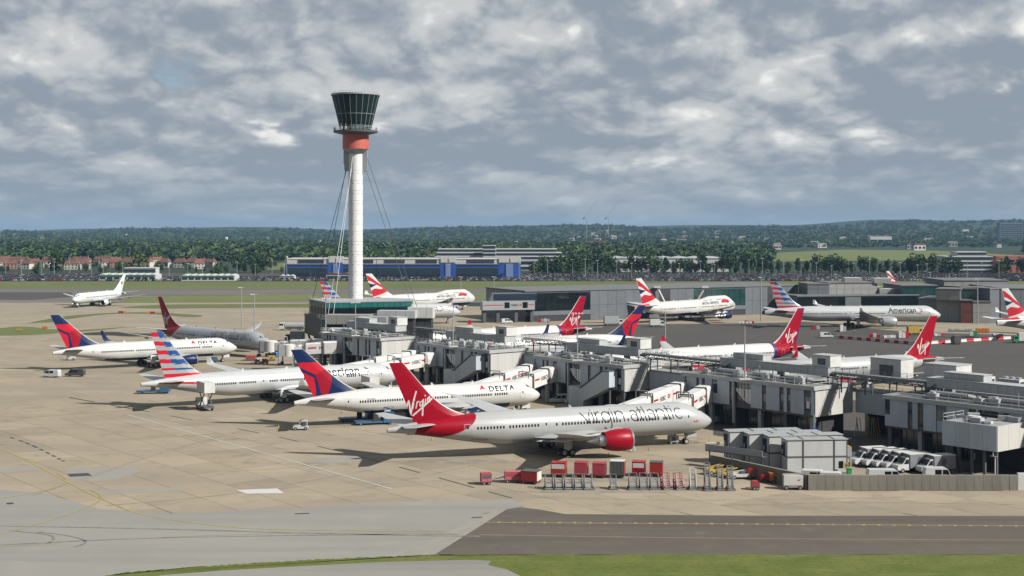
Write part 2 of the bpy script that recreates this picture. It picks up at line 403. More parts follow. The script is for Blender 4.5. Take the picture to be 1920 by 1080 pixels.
sheet('grass_island', gs(arc_pts([(50, 606), (80, 600), (130, 592), (200, 587), (245, 585.5), (300, 586), (375, 591), (372, 594), (340, 593.5), (290, 589), (240, 588), (190, 590), (130, 598), (105, 604)], 4)), -.01, GRASSF)
sheet('car_park', gs([(-900, 512), (2900, 512), (2900, 527), (-900, 527)]), -.04, ASPHD)
sheet('field', gs([(1450, 474), (1580, 468), (1760, 470), (1900, 478), (1900, 487), (1600, 489), (1450, 490)]), -.02, GRASSF)
sheet('field', gs([(500, 496), (540, 491), (560, 505), (500, 506)]), -.02, GRASSF)

# painted lines
def stripe(name, pix, w, m, z=.03, seg=12, dash=None):
    pts = [gp(*p) for p in arc_pts(pix, seg)] if len(pix) > 2 else [gp(*pix[0]).lerp(gp(*pix[1]), i/20) for i in range(21)]
    b = MB(); acc = 0
    for p, q in zip(pts[:-1], pts[1:]):
        d = (q-p)
        if d.length < 1e-4: continue
        l = d.length; d = d.normalized(); nrm = Vector((-d.y, d.x, 0))*w/2; e = d*.02
        if dash and (int(acc/dash) % 2): acc += l; continue
        acc += l
        b.poly([(*(v.xy), z) for v in (p-nrm-e, p+nrm-e, q+nrm+e, q-nrm+e)])
    return b.build(name, m, kind='structure', fix=False)
stripe('stand_line', [(240, 778), (735, 917)], .35, PAINTW)
stripe('stand_line', [(708, 906), (905, 896)], .25, PAINTW)
stripe('stand_line', [(440, 835), (760, 815)], .2, PAINTW)
stripe('stand_line', [(900, 893), (1330, 876)], .25, PAINTW)
stripe('guide_line', [(-40, 828), (40, 858), (110, 895), (190, 935), (270, 965), (400, 985), (520, 993), (760, 996), (830, 997)], .35, PAINTY)
stripe('guide_line', [(-20, 938), (60, 925), (110, 912), (124, 900), (108, 888)], .3, PAINTY, .034)
stripe('guide_line', [(-20, 1008), (80, 980), (150, 957), (188, 938), (184, 926), (170, 920)], .3, PAINTY, .034)
stripe('guide_line', [(900, 979.5), (1400, 983), (2100, 987)], .22, PAINTY)
stripe('guide_line', [(900, 1003), (1400, 1010), (2100, 1014)], .15, PAINTY)
stripe('guide_line', [(880, 1001), (560, 1000), (200, 1012), (-20, 1028)], .18, PAINTY)
stripe('tar_joint', [(130, 745), (560, 828), (960, 934)], .35, TAR, .032, dash=7)
stripe('tar_joint', [(20, 820), (60, 835), (120, 865)], .5, TAR, .032, dash=2)
for i in range(36):
    p = gp(935+i*28.5, 979.5+i*.21); b = MB(); b.cb(0, 0, .035, .45, .6, .012); b.cyl((0, 0, .04), (0, 0, .10), .12, .08, 8)
    o = b.build('taxiway_marker', PAINTY); o.location = p; tag(o, 'small yellow dash with stud on the taxiway centre line', 'road stud', 'yellow studs along the taxiway line')
def patch(px, m, z=.028): return sheet('repair_patch', gs(px), z, m)
patch([(443, 919), (520, 916), (533, 925), (462, 926)], mat('fresh_concrete', (.62, .62, .60), .9, c2=(.55, .55, .53), scale=.3, space='World'))
GREYSLAB = mat('grey_slab', (.315, .295, .255), .9, c2=(.285, .27, .24), scale=.25, space='World')
patch([(120, 878), (245, 875), (262, 884), (215, 900), (135, 901)], GREYSLAB, .004); patch([(150, 920), (330, 914), (345, 921), (185, 926)], GREYSLAB, .004)
patch([(575, 860), (665, 855), (680, 865), (600, 868)], GREYSLAB, .004); patch([(0, 877), (70, 874), (85, 881), (0, 886)], GREYSLAB, .004)
DRAIN = mat('drain_grate', (.045, .045, .045), .7)
for q in ([(553, 963), (580, 962), (580, 963.5), (552, 964.5)], [(12, 943), (25, 942.5), (26, 945), (13, 946)], [(885, 970), (905, 969.5), (904, 971), (884, 971.5)], [(126, 889), (165, 887), (172, 892), (132, 894)]):
    patch(q, DRAIN, .036)

# tyre marks, stand lead-in lines and oil stains
TYRE = mat('tyre_mark', (.215, .195, .165), .9, c2=(.33, .29, .225), scale=.35, thr=(.4, .6), space='World')
TYREG = mat('tyre_mark_grey', (.19, .187, .175), .9, c2=(.27, .265, .245), scale=.3, thr=(.4, .6), space='World')
for pts, w, m in (([(70, 998), (110, 1002), (150, 1010), (160, 1018), (140, 1026)], .3, TYREG), ([(20, 995), (90, 1003), (100, 1012), (88, 1020)], .3, TYREG), ([(0, 986), (300, 992), (620, 1001), (900, 1006)], .5, TYREG), ([(0, 1022), (260, 1010), (560, 1004), (860, 1002)], .4, TYREG), ([(700, 880), (560, 905), (400, 930), (200, 948)], .4, TYRE), ([(480, 800), (300, 850), (150, 900), (60, 930)], .4, TYRE), ([(900, 870), (760, 900), (640, 925)], .35, TYRE), ([(1350, 948), (1600, 942), (1900, 946)], .4, TYRE), ([(1000, 932), (1300, 938), (1700, 932)], .35, TYRE)):
    stripe('tyre_mark', pts, w, m, .036 if m is TYREG else .014)
for i, (cx, cy, a_, b_) in enumerate(((1040, 846, 6, 3), (1282, 828, 3, 2), (830, 806, 7, 3), (960, 800, 5, 2.5), (560, 748, 7, 3), (870, 866, 9, 2), (700, 850, 6, 2), (440, 690, 5, 3), (300, 760, 5, 2), (600, 870, 6, 2), (1200, 900, 10, 1.6), (1100, 922, 12, 1.2), (330, 705, 6, 3), (150, 690, 6, 3))):
    c = gp(cx, cy); rr = random.Random(i); P = []
    for k in range(18):
        t = 6.283*k/18; q = .65+.5*rr.random(); P.append((c.x+a_*q*math.cos(t), c.y+b_*q*math.sin(t)))
    sheet('oil_stain', P, .010+.0004*i, TYRE)
for nose, hd in (((37.4, 256.7), 20.4), ((6.0, 297.3), 25.1), ((-28.3, 336.9), 31.8), ((-83.7, 415.1), 33.7)):
    h = Vector((math.cos(R_(hd)), math.sin(R_(hd)), 0)); p = Vector((*nose, 0)); b = MB(); n_ = Vector((-h.y, h.x, 0))*.12
    for k in range(30):
        a_, e_ = p+h*(6-k*3.2), p+h*(6-(k+1)*3.2); b.poly([(*v.xy, .022) for v in (a_-n_, a_+n_, e_+n_, e_-n_)])
    b.build('lead_in_line', PAINTY, kind='structure', fix=False)
# ------------------------------------------------------------------ airliners
# local frame: nose tip at x=0, x runs aft, +y is starboard, ground z=0
SPEC = {
 '787': dict(L=62.8, R=2.90, zt=7.85, zb=1.9, ztip=4.15, ln=7.5, xt=41.5, zend=(5.75, 5.0), fin=(51.4, 58.2, 60.0, 62.5, 17.0, 3.6),
    wing=dict(xr=23.6, cr=13.0, yk=10.0, ck=7.6, yt=29.2, ct=1.6, sw=.66, z=2.9, dih=.085, flex=2.6, raked=True), eng=[(9.9, 21.3, 1.86, 6.6, 3.15)], stab=(54.0, 6.6, 9.9, 2.0, .70, 6.0), gear=(31.4, 4.9, 5.4), win=(9.5, 50, 5.35), doors=(6.2, 18.5, 34.5, 49.0), wn=.95),
 '767': dict(L=54.9, R=2.52, zt=7.35, zb=1.95, ztip=4.05, ln=6.6, xt=36.5, zend=(5.5, 4.7), fin=(42.5, 51.0, 53.0, 55.6, 15.85, 2.0),
    wing=dict(xr=17.5, cr=11.2, yk=7.8, ck=6.6, yt=23.6, ct=2.2, sw=.63, z=2.6, dih=.10, flex=.8, raked=False), eng=[(7.9, 15.6, 1.4, 5.6, 1.95)], stab=(46.2, 5.6, 9.3, 1.9, .65, 5.6), gear=(27.8, 4.65, 4.6), win=(8.5, 43.5, 4.95), doors=(5.2, 44.2), wn=.85),
 'A330': dict(L=63.7, R=2.82, zt=7.4, zb=1.75, ztip=3.9, ln=6.2, xt=43, zend=(5.9, 5.1), fin=(50.6, 58.3, 58.8, 61.5, 17.0, 1.8),
    wing=dict(xr=20.5, cr=12.2, yk=9.4, ck=7.2, yt=29.0, ct=2.3, sw=.60, z=2.4, dih=.095, flex=1.2, raked=False), eng=[(9.4, 18.3, 1.5, 5.8, 2.1)], stab=(53.8, 6.2, 9.7, 2.1, .62, 5.7), gear=(32.3, 5.3, 5.7), win=(9, 51, 4.85), doors=(5.8, 16.5, 36, 51.6), wn=.85),
 '777': dict(L=63.7, R=3.10, zt=8.55, zb=2.35, ztip=4.6, ln=7.0, xt=42.5, zend=(6.9, 5.0), fin=(49.6, 58.3, 58.6, 61.6, 18.5, 2.4),
    wing=dict(xr=20, cr=13.6, yk=10.0, ck=8.0, yt=30.2, ct=2.2, sw=.63, z=3.2, dih=.10, flex=1.6, raked=False), eng=[(9.6, 17.2, 1.95, 7.0, 2.6)], stab=(53.2, 7.0, 10.6, 2.3, .66, 6.4), gear=(31.5, 5.5, 5.9), win=(9, 51, 5.6), doors=(6, 18, 34, 51), wn=.95),
 '747': dict(L=70.6, R=3.22, zt=9.0, zb=2.2, ztip=5.3, ln=8.0, xt=46, zend=(7.4, 6.0), fin=(54.5, 65.0, 66.0, 69.6, 19.3, 2.5),
    wing=dict(xr=20.5, cr=15.0, yk=11.5, ck=9.0, yt=31.0, ct=3.2, sw=.78, z=3.2, dih=.12, flex=1.0, raked=False), eng=[(11.6, 23.0, 1.35, 5.4, 2.2), (20.8, 31.5, 1.35, 5.4, 3.1)], stab=(59.5, 8.4, 11.0, 2.4, .72, 7.2), gear=(31.5, 5.5, 7.8), win=(9, 57, 5.8), doors=(7, 18, 30, 45, 56), wn=.95, hump=True),
}
def stretched(base, L, **kw):
    s = dict(SPEC[base]); dL = L-s['L']; s['L'] = L; s['xt'] += dL
    a, b_, c, d, e, g_ = s['fin']; s['fin'] = (a+dL, b_+dL, c+dL, d+dL, e, g_)
    st = s['stab']; s['stab'] = (st[0]+dL,)+st[1:]
    w = dict(s['wing']); w['xr'] += dL*.52; s['wing'] = w
    s['eng'] = [(y, x+dL*.52, r, l, z) for y, x, r, l, z in s['eng']]
    ge = s['gear']; s['gear'] = (ge[0]+dL*.52, ge[1], ge[2])
    wi = s['win']; s['win'] = (wi[0], wi[1]+dL, wi[2]); s['doors'] = tuple(x if x < 12 else x+dL*(.5 if x < 40 else 1) for x in s['doors'])
    s.update(kw); return s
SPEC['777L'] = stretched('777', 73.9)
SPEC['A346'] = stretched('A330', 75.3); SPEC['A346']['eng'] = [(9.4, 24.2, 1.35, 5.2, 2.2), (19.2, 31.0, 1.35, 5.2, 3.0)]
SPEC['767']['win'] = (8.5, 43.5, 4.95)

def lerp(a, b, t): return a+(b-a)*t
class Body:
    def __init__(s, sp): s.sp = sp
    def sect(s, x):
        sp = s.sp; L, R, zt, zb, zi, ln, xt = sp['L'], sp['R'], sp['zt'], sp['zb'], sp['ztip'], sp['ln'], sp['xt']
        x = min(max(x, 0), L); top, bot, ry = zt, zb, R
        if x < ln:
            u = x/ln; k = 1-(1-u)**2
            top = zi+(zt-zi)*(.42*k**.5+.58*(u*u*(3-2*u))**.72) if not sp.get('hump') else zi+(zt-zi)*k**.62
            bot = zi-(zi-zb)*k**.56; ry = R*(1-(1-u)**2.1)**.54
        elif x > xt:
            v = (x-xt)/(L-xt); te, be = sp['zend']
            top = zt-(zt-te)*v**1.9
            w = v*v*(3-2*v)*.55+v*.45
            bot = zb+(be-zb)*(w*.9+.1*v)
            ry = R*(1-.90*v**1.75)
        if sp.get('hump'):
            h = 0
            if 2.2 < x < 26:
                a = min(1, (x-2.2)/5.2); c = min(1, (26-x)/8.0); h = (a*a*(3-2*a))**.9*(c*c*(3-2*c))
            top += 1.15*h
            return (top+bot)/2, (top-bot)/2, ry, .30*h
        return (top+bot)/2, (top-bot)/2, ry, 0
    def pt(s, x, th, off=0.0):
        """th: angle from starboard horizontal, pi/2 = top"""
        zc, hh, ry, eg = s.sect(x); sn, cs = math.sin(th), math.cos(th)
        k = 1-eg*max(0, sn)**1.5
        return (x, (ry+off)*cs*k, zc+(hh+off)*sn)
    def th_at(s, x, z):
        zc, hh, ry, eg = s.sect(x); return math.asin(max(-1, min(1, (z-zc)/hh)))
    def side(s, x, arc, sgn, off=.02, zref=None):
        """point on the skin: arc metres above the window line, on side sgn"""
        zc, hh, ry, eg = s.sect(x); zr = s.sp['win'][2] if zref is None else zref
        th = math.asin(max(-.98, min(.98, (zr-zc)/hh)))+arc/((hh+ry)/2)
        p = s.pt(x, th, off); return (p[0], p[1]*sgn, p[2])

def inpoly(s, t, P):
    c = False; n = len(P)
    for i in range(n):
        x1, y1 = P[i]; x2, y2 = P[(i+1) % n]
        if (y1 > t) != (y2 > t) and s < (x2-x1)*(t-y1)/(y2-y1)+x1: c = not c
    return c
def segd(px, py, ax, ay, bx, by):
    dx, dy = bx-ax, by-ay; l = dx*dx+dy*dy; t = 0 if l == 0 else max(0, min(1, ((px-ax)*dx+(py-ay)*dy)/l))
    return math.hypot(px-ax-t*dx, py-ay-t*dy)
SCRIPT = [[(40, 770), (46, 735), (60, 706), (70, 760), (85, 878)], [(85, 878), (110, 740), (150, 597)], [(110, 800), (122, 738)], [(129, 702), (131, 696)], [(150, 796), (164, 722)], [(160, 745), (172, 722), (186, 716)],
          [(228, 712), (204, 728), (196, 752), (203, 776), (220, 768), (233, 738)], [(238, 700), (234, 790), (231, 886)], [(262, 752), (270, 692)], [(264, 652), (265, 646)], [(292, 732), (296, 682)], [(294, 706), (308, 672), (322, 664), (324, 706)], [(115, 884), (230, 790), (350, 690)]]
SCRIPT = [[((x-35)/315, (890-y)/315) for x, y in s] for s in SCRIPT]
def in_script(u, v):
    if u < -.06 or u > 1.06 or v < -.06 or v > 1.02: return False
    for k, s in enumerate(SCRIPT):
        w = .030 if k in (0, 1, 7, 12) else .022
        for a, b in zip(s[:-1], s[1:]):
            if segd(u, v, *a, *b) < w: return True
    return False
LEAF = [(0, 1), (.12, .72), (.3, .78), (.25, .45), (.5, .62), (.55, .5), (.85, .5), (.75, .3), (.95, .15), (.45, -.2), (.5, -.35), (.06, -.3), (.04, -.75)]
LEAF = LEAF+[(-x, y) for x, y in reversed(LEAF)]
def fin_paint(kind, s, t, X, Z):
    """s 0 at trailing edge..1 leading edge, t 0 root..1 tip, X metres forward-reading from fin centre"""
    if kind == 'virgin':
        if s > .965: return 1
        return 1 if in_script((X+1.45)/4.5, (Z+1.05)/4.5) else 0
    if kind == 'virgin_old':
        if s > .95: return 1
        if s < .05 or t > .96: return 2
        return 1 if in_script((X+1.45)/4.5, (Z+1.05)/4.5) else 0
    if kind == 'delta':
        if s > .97: return 2
        if inpoly(s, t, [(0, .71), (.93, .72), (.99, .56), (.42, .45), (0, .62)]): return 1
        if inpoly(s, t, [(.42, .45), (.99, .56), (.95, .42), (.2, -.03), (.13, -.03)]): return 3
        if inpoly(s, t, [(-.05, .54), (.0, .53), (.30, .385), (.03, -.03), (-.05, -.03)]): return 1
        return 0
    if kind == 'american':
        if s > .975: return 0
        q = (1-t)*10.4-.25*s
        if t < .18: return 1 if .02 < t < .10 else 0
        if int(q) % 2 == 0 and q-int(q) < .95: return 1 if s < .47+.08*math.sin(q*.6) else 2
        if s > .47 and (q-int(q)) < .18: return 2
        return 0
    if kind == 'ba':
        if .70-.30*s+.05*math.sin(s*5) < t < .93-.42*s*s and s > .02 and t < .96: return 1
        if s < .78 and .40+.22*s < t < .61-.03*s-.05*math.sin(s*4): return 2
        if .03+.20*s < t < .27+.16*s+.05*math.sin(s*6): return 1
        return 0
    if kind == 'leaf':
        return 1 if inpoly(X/1.35, (Z-2.6)/1.35, LEAF) else 0
    return 0

def loft(sections, n, closed=True):
    """sections: lists of n points -> verts, faces"""
    vs = [p for s in sections for p in s]; fs = []
    for k in range(len(sections)-1):
        for i in range(n):
            j = (i+1) % n; fs.append((k*n+i, k*n+j, (k+1)*n+j, (k+1)*n+i))
    fs.append(tuple(range(n-1, -1, -1))); o = (len(sections)-1)*n; fs.append(tuple(range(o, o+n)))
    return vs, fs
AIRF = [(0, 0), (.02, .25), (.08, .6), (.2, .9), (.35, 1), (.55, .8), (.78, .4), (1, .04), (1, -.03), (.78, -.22), (.55, -.45), (.35, -.55), (.2, -.5), (.08, -.36), (.02, -.18)]
def foil(y, xle, c, z, th, side, vert=False, tw=0):
    out = []
    for u, w in AIRF: out.append((xle+u*c, y*side, z+w*th*c*.5-(u-.3)*c*tw))
    return out

def text_mesh(txt, size, shear=0.0, bold=0.0, space=1.0, sx=1.0):
    cu = bpy.data.curves.new('t', 'FONT'); cu.body = txt; cu.size = size; cu.shear = shear; cu.offset = bold; cu.space_character = space
    cu.resolution_u = 3
    ob = bpy.data.objects.new('t', cu); col.objects.link(ob); bpy.context.view_layer.update()
    me = bpy.data.meshes.new_from_object(ob.evaluated_get(bpy.context.evaluated_depsgraph_get()))
    col.objects.unlink(ob); bpy.data.objects.remove(ob); bpy.data.curves.remove(cu)
    bm = bmesh.new(); bm.from_mesh(me); bpy.data.meshes.remove(me)
    zs = [v.co.y for v in bm.verts]; lo, hi = min(zs), max(zs)
    k = max(1, int((hi-lo)/.35))
    for i in range(1, k+1):
        y = lo+(hi-lo)*i/(k+1)
        bmesh.ops.bisect_plane(bm, geom=bm.verts[:]+bm.edges[:]+bm.faces[:], plane_co=(0, y, 0), plane_no=(0, 1, 0))
    bmesh.ops.triangulate(bm, faces=bm.faces[:])
    vs = [(v.co.x*sx, v.co.y) for v in bm.verts]; bm.verts.index_update(); fs = [tuple(v.index for v in f.verts) for f in bm.faces]; bm.free()
    return vs, fs
def cut_poly(P):
    bm = bmesh.new(); bm.faces.new([bm.verts.new((x, y, 0)) for x, y in P]); bmesh.ops.triangulate(bm, faces=bm.faces[:])
    lo, hi = min(p[1] for p in P), max(p[1] for p in P); k = max(1, int((hi-lo)/.25))
    for i in range(1, k+1): bmesh.ops.bisect_plane(bm, geom=bm.verts[:]+bm.edges[:]+bm.faces[:], plane_co=(0, lo+(hi-lo)*i/(k+1), 0), plane_no=(0, 1, 0))
    bm.verts.index_update(); vs = [(v.co.x, v.co.y) for v in bm.verts]; fs = [tuple(v.index for v in f.verts) for f in bm.faces]; bm.free(); return vs, fs
def strokes_2d(strokes, w):
    vs, fs = [], []
    for s in strokes:
        for (ax, ay), (bx, by) in zip(s[:-1], s[1:]):
            l = math.hypot(bx-ax, by-ay)
            if l < 1e-6: continue
            n = max(1, int(l/.35)); dx, dy = (bx-ax)/l, (by-ay)/l; nx, ny = -dy*w/2, dx*w/2; e = w*.3
            for i in range(n):
                t0, t1 = i/n, (i+1)/n; a0 = -e if i == 0 else 0; a1 = e if i == n-1 else 0
                p = (ax+(bx-ax)*t0+dx*a0, ay+(by-ay)*t0+dy*a0); q = (ax+(bx-ax)*t1+dx*a1, ay+(by-ay)*t1+dy*a1)
                o = len(vs); vs += [(p[0]-nx, p[1]-ny), (p[0]+nx, p[1]+ny), (q[0]+nx, q[1]+ny), (q[0]-nx, q[1]-ny)]; fs.append((o, o+1, o+2, o+3))
    return vs, fs
def arc2(cx, cy, r, a0, a1, n=14, ry=None):
    ry = ry or r; return [(cx+r*math.cos(R_(a0+(a1-a0)*i/n)), cy+ry*math.sin(R_(a0+(a1-a0)*i/n))) for i in range(n+1)]
def thin_title():
    """thin round lettering 'virgin atlantic' drawn as single strokes, x-height 1"""
    S = []; x = 0
    def put(st, w):
        nonlocal x
        S.extend([[(px+x, py) for px, py in s] for s in st]); x += w
    G = {'v': ([[(-.35, 1.0), (.35, 0), (.75, 1)]], .95), 'i': ([[(.1, 0), (.1, 1)], [(.1, 1.25), (.1, 1.32)]], .38),
         'r': ([[(.1, 0), (.1, 1)], arc2(.55, .55, .45, 180, 80)], .72),
         'g': ([arc2(.6, .5, .5, 0, 360), [(1.1, 1), (1.1, -.25)], arc2(.62, -.22, .48, 0, -150, ry=.45)], 1.35),
         'n': ([[(.1, 0), (.1, 1)], arc2(.55, .55, .45, 180, 0), [(1.0, .55), (1.0, 0)]], 1.28),
         'a': ([arc2(.5, .3, .4, 0, 360, ry=.3), arc2(.5, .6, .4, 140, 0, ry=.4), [(.9, .6), (.9, 0)]], 1.15),
         't': ([[(.2, 1.4), (.2, .25)], arc2(.45, .25, .25, 180, 270), [(-.05, 1), (.5, 1)]], .62),
         'l': ([[(.1, 1.45), (.1, .2)], arc2(.32, .2, .22, 180, 270)], .42),
         'c': ([arc2(.55, .5, .5, 50, 310)], 1.1), ' ': ([], .55)}
    for ch in 'virgin atlantic': put(*G[ch])
    return S, x

SILVERL = mat('light_silver_paint', (.68, .70, .71), .28, metal=.2, coat=.15, c2=(.58, .60, .61), scale=1.2, stretch=(.12, 1, 1), lines=6.1)
PEARL = mat('pearl_paint', (.52, .53, .525), .28, metal=.1, coat=.12, c2=(.46, .47, .465), scale=1.2, stretch=(.12, 1, 1), lines=6.1)
LIV = {
 'virgin': dict(body=PEARL, fin='virgin', finm=[RED, WHITE, PURPLE], eng=RED, belly=None, tip=WINGG),
 'virgin_silver': dict(body=SILVER, fin='virgin', finm=[RED, WHITE, PURPLE], eng=RED, belly=None, tip=WINGG),
 'virgin_old': dict(body=WHITE, fin='virgin_old', finm=[RED, WHITE, PURPLE], eng=RED, belly=None, tip=WHITE),
 'delta': dict(body=WHITE, fin='delta', finm=[NAVY, REDB, WHITE, REDD], eng=NAVY, belly=NAVY, tip=NAVY),
 'american': dict(body=SILVERL, fin='american', finm=[SILVER, REDB, BLUE], eng=SILVER, belly=None, tip=SILVER),
 'ba': dict(body=WHITE, fin='ba', finm=[WHITE, LETRED, NAVY], eng=NAVY, belly=NAVY, tip=WHITE),
 'leaf': dict(body=mat('ice_paint', (.70, .76, .75), .3, coat=.2), fin='leaf', finm=[mat('ice_paint', (0, 0, 0)), LETRED], eng=OFFW, belly=None, tip=OFFW),
}
def airliner(label, typ, liv, nose, heading, res=1.0, titles=(), winglet=None, group='airliners on the airfield', gear=True, seen=1):
    """seen: +1 the starboard side carries the titles we see, -1 port (both get them)"""
    sp = SPEC[typ]; lv = LIV[liv]; B = Body(sp); L = sp['L']; W = sp['wing']
    root = thing('airliner', label, 'aircraft', (nose[0], nose[1], 0), R_(heading)+math.pi, group)
    # fuselage
    nl = int(150*res)+40; na = int(40*res)+16; na -= na % 2
    xs_ = [sp['ln']*((i/24)**1.9) for i in range(24)]
    xs_ += [sp['ln']+(L-sp['ln'])*i/nl for i in range(nl+1)]
    b = MB()
    vs = []
    for x in xs_:
        for i in range(na): vs.append(B.pt(max(x, .0), 2*math.pi*i/na))
    fl = L
    def bodym(xc, yc, zc):
        if liv.startswith('virgin'):
            zc0, hh, ry, _ = B.sect(xc); f = max(0, min(1, (zc-(zc0-hh))/(2*hh)))
            if typ == '787':
                x0 = L-15.8+7.2*(1-f)**1.6
                return 1 if x0 < xc < L-4.6-.6*f else 0
            x0 = L-14.6
            if xc > L-3.0: return 0
            if typ == 'A346':
                if x0-1.3 < xc < x0: return 2
                if xc >= x0: return 1 if f > .25 else 2
            else:
                return 1 if (xc > L-13+4*(1-f)**.6 and f > .72) else 0
        if liv == 'delta' and zc < sp['zb']+.95 and 8 < xc < L*.74: return 1
        if liv == 'ba' and zc < sp['zb']+1.45 and xc < L*.78: return 1
        if liv == 'american' and xc > L-12.5:
            zc0, hh, ry, _ = B.sect(xc); f = (zc-(zc0-hh))/(2*hh)
            if .48 < f < .66 and xc < L-5: return 1
        if liv == 'ba' and xc > L-9 and zc > 7.0: return 2
        return 0
    fs, ms = [], []
    for k in range(len(xs_)-1):
        xc = (xs_[k]+xs_[k+1])/2
        for i in range(na):
            j = (i+1) % na; fs.append((k*na+i, (k+1)*na+i, (k+1)*na+j, k*na+j))
            th = 2*math.pi*(i+.5)/na; p = B.pt(xc, th); ms.append(bodym(*p))
    b.v = vs; b.f = fs+[tuple(range((len(xs_)-1)*na, len(xs_)*na))]; b.m = ms+[3]
    second = {'virgin': RED, 'virgin_silver': RED, 'virgin_old': RED, 'delta': NAVY, 'ba': NAVY, 'american': LETRED}.get(liv, WHITE)
    third = LETRED if liv == 'ba' else PURPLE
    fus = b.build('fuselage', [lv['body'], second, third, DGREY], root, smooth=60, fix=True)
    # fairing at wing root
    b = MB(); xr, cr = W['xr'], W['cr']; n = 20; secs = []
    for i in range(13):
        u = i/12; x = xr-2.5+u*(cr+5.5); k = math.sin(math.pi*u)**.55
        secs.append([(x, (sp['R']*1.06*k+.05)*math.cos(2*math.pi*q/n), sp['zb']+1.15+(1.5*k+.02)*math.sin(2*math.pi*q/n)) for q in range(n)])
    b.add(*loft(secs, n)); b.build('wing_fairing', lv['body'] if liv not in ('delta', 'ba') else second, root, smooth=60)
    # wings
    for sd in (1, -1):
        b = MB(); secs = []; ys = [sp['R']*.35, sp['R']*.95, W['yk']*.65, W['yk'], lerp(W['yk'], W['yt'], .35), lerp(W['yk'], W['yt'], .7), lerp(W['yk'], W['yt'], .9), W['yt']]
        def wing_at(y):
            xle = xr+(y-sp['R'])*W['sw']
            te_k = xr+(W['yk']-sp['R'])*W['sw']+W['ck']
            if y <= W['yk']:
                t = (y-sp['R'])/(W['yk']-sp['R']); c = lerp(W['cr'], W['ck'], max(t, -.2))
            else: t = (y-W['yk'])/(W['yt']-W['yk']); c = lerp(W['ck'], W['ct'], t)
            if W['raked'] and y > W['yt']*.88: xle += (y-W['yt']*.88)*.75; c *= 1-.55*((y-W['yt']*.88)/(W['yt']*.12))
            return xle, c, W['z']+y*W['dih']+W['flex']*(y/W['yt'])**2
        for y in ys:
            x, c, z = wing_at(y); secs.append(foil(y, x, max(c, .5), z, .13 if y < W['yk'] else .10, sd))
        b.add(*loft(secs, len(AIRF))); w = b.build('wing', lv.get('wing', WINGG), root, smooth=35)
        x, c, z = wing_at(W['yt'])
        if not W['raked'] and winglet != 'none':
            b = MB(); h = {'blend': 3.3, 'small': 1.7}.get(winglet, 1.7); secs = []
            for u in (0, .3, .6, 1):
                secs.append([(x+u*h*.75+q*c*(1-.62*u), (W['yt']+.55*u**.6*h*.42+wv*.16)*sd, z+h*u**1.5) for q, wv in ((0, 0), (.3, 1), (1, 0), (.3, -1))])
            b.add(*loft(secs, 4)); b.build('winglet', lv['tip'] if winglet == 'blend' or liv in ('delta',) else (RED if liv.startswith('virgin') else lv['tip']), w)
        for y in (W['yk']*.62, lerp(W['yk'], W['yt'], .22), lerp(W['yk'], W['yt'], .5)):
            x, c, z = wing_at(y); b = MB(); b.lathe([(.02, c*.45), (.26, c*.62), (.30, c*.8), (.2, c*1.0), (.02, c*1.14)], 8, (x, y*sd, z-.45), 'x'); b.build('flap_track', lv.get('wing', WINGG), w, smooth=50)
    # engines
    for (ey, ex, er, el, ez) in sp['eng']:
        for sd in (1, -1):
            b = MB(); c = (ex, ey*sd, ez)
            pr = [(er*.86, 0.0), (er*.98, .35), (er*1.06, 1.2), (er*1.08, el*.40), (er*.98, el*.62), (er*.80, el*.80), (er*.76, el*.80)]
            b.lathe(pr, 28, c, 'x'); e = b.build('engine', lv['eng'], root, smooth=50)
            b = MB(); b.lathe([(er*.80, .22), (er*.82, .0), (er*.88, -.06), (er*.95, .06), (er*1.0, .38)], 28, c, 'x'); b.build('intake_lip', STEEL, e, smooth=60)
            b = MB(); b.lathe([(.02, .55), (er*.28, .95), (er*.8, 1.0), (er*.8, .2)], 24, c, 'x'); b.build('fan', DARKIN, e, smooth=40)
            b = MB(); b.lathe([(er*.78, el*.72), (er*.58, el*.80), (er*.50, el*.95), (er*.36, el*.98), (er*.20, el*1.16), (.02, el*1.3)], 24, c, 'x'); b.build('exhaust', STEEL, e, smooth=40)
            xw = xr+(ey-sp['R'])*W['sw']; zw = W['z']+ey*W['dih']+W['flex']*(ey/W['yt'])**2
            b = MB(); b.add(*loft([[(ex+.9, ey*sd+q*.22, ez+er*.95) for q in (-1, 1)]+[(xw+3.0, ey*sd+q*.22, ez+er*.7) for q in (1, -1)], [(ex+2.4, ey*sd+q*.2, ez+er*1.2) for q in (-1, 1)]+[(xw+4.5, ey*sd+q*.2, zw+.0) for q in (1, -1)]], 4)); b.build('pylon', lv['body'] if liv != 'delta' else WINGG, e)
    # fin
    xl0, xt0, xl1, xt1, zf, fil = sp['fin']; z0 = sp['zt']-.9
    M = int(70*res)+18; b = MB()
    def finp(s, t):
        le = lerp(xl0, xl1, t)-fil*(1-t)**7*1.4-.35*max(0, t-.93)*0; te = lerp(xt0, xt1, t); z = lerp(z0, zf, t)
        zlo = B.sect(le)[0]+B.sect(le)[1]-.25
        x = lerp(te, le, s); c = te-le
        if t == 0: z = min(z, sum(B.sect(x)[:2])-.35)
        u = 1-s; th = .045*c*(1-.25*t)*(min(1, (u/.3))**.55 if u < .3 else (1-((u-.3)/.7)**1.5)*.96+.04)
        return x, th, z
    xm = (lerp(xl0, xl1, .5)+lerp(xt0, xt1, .5))/2
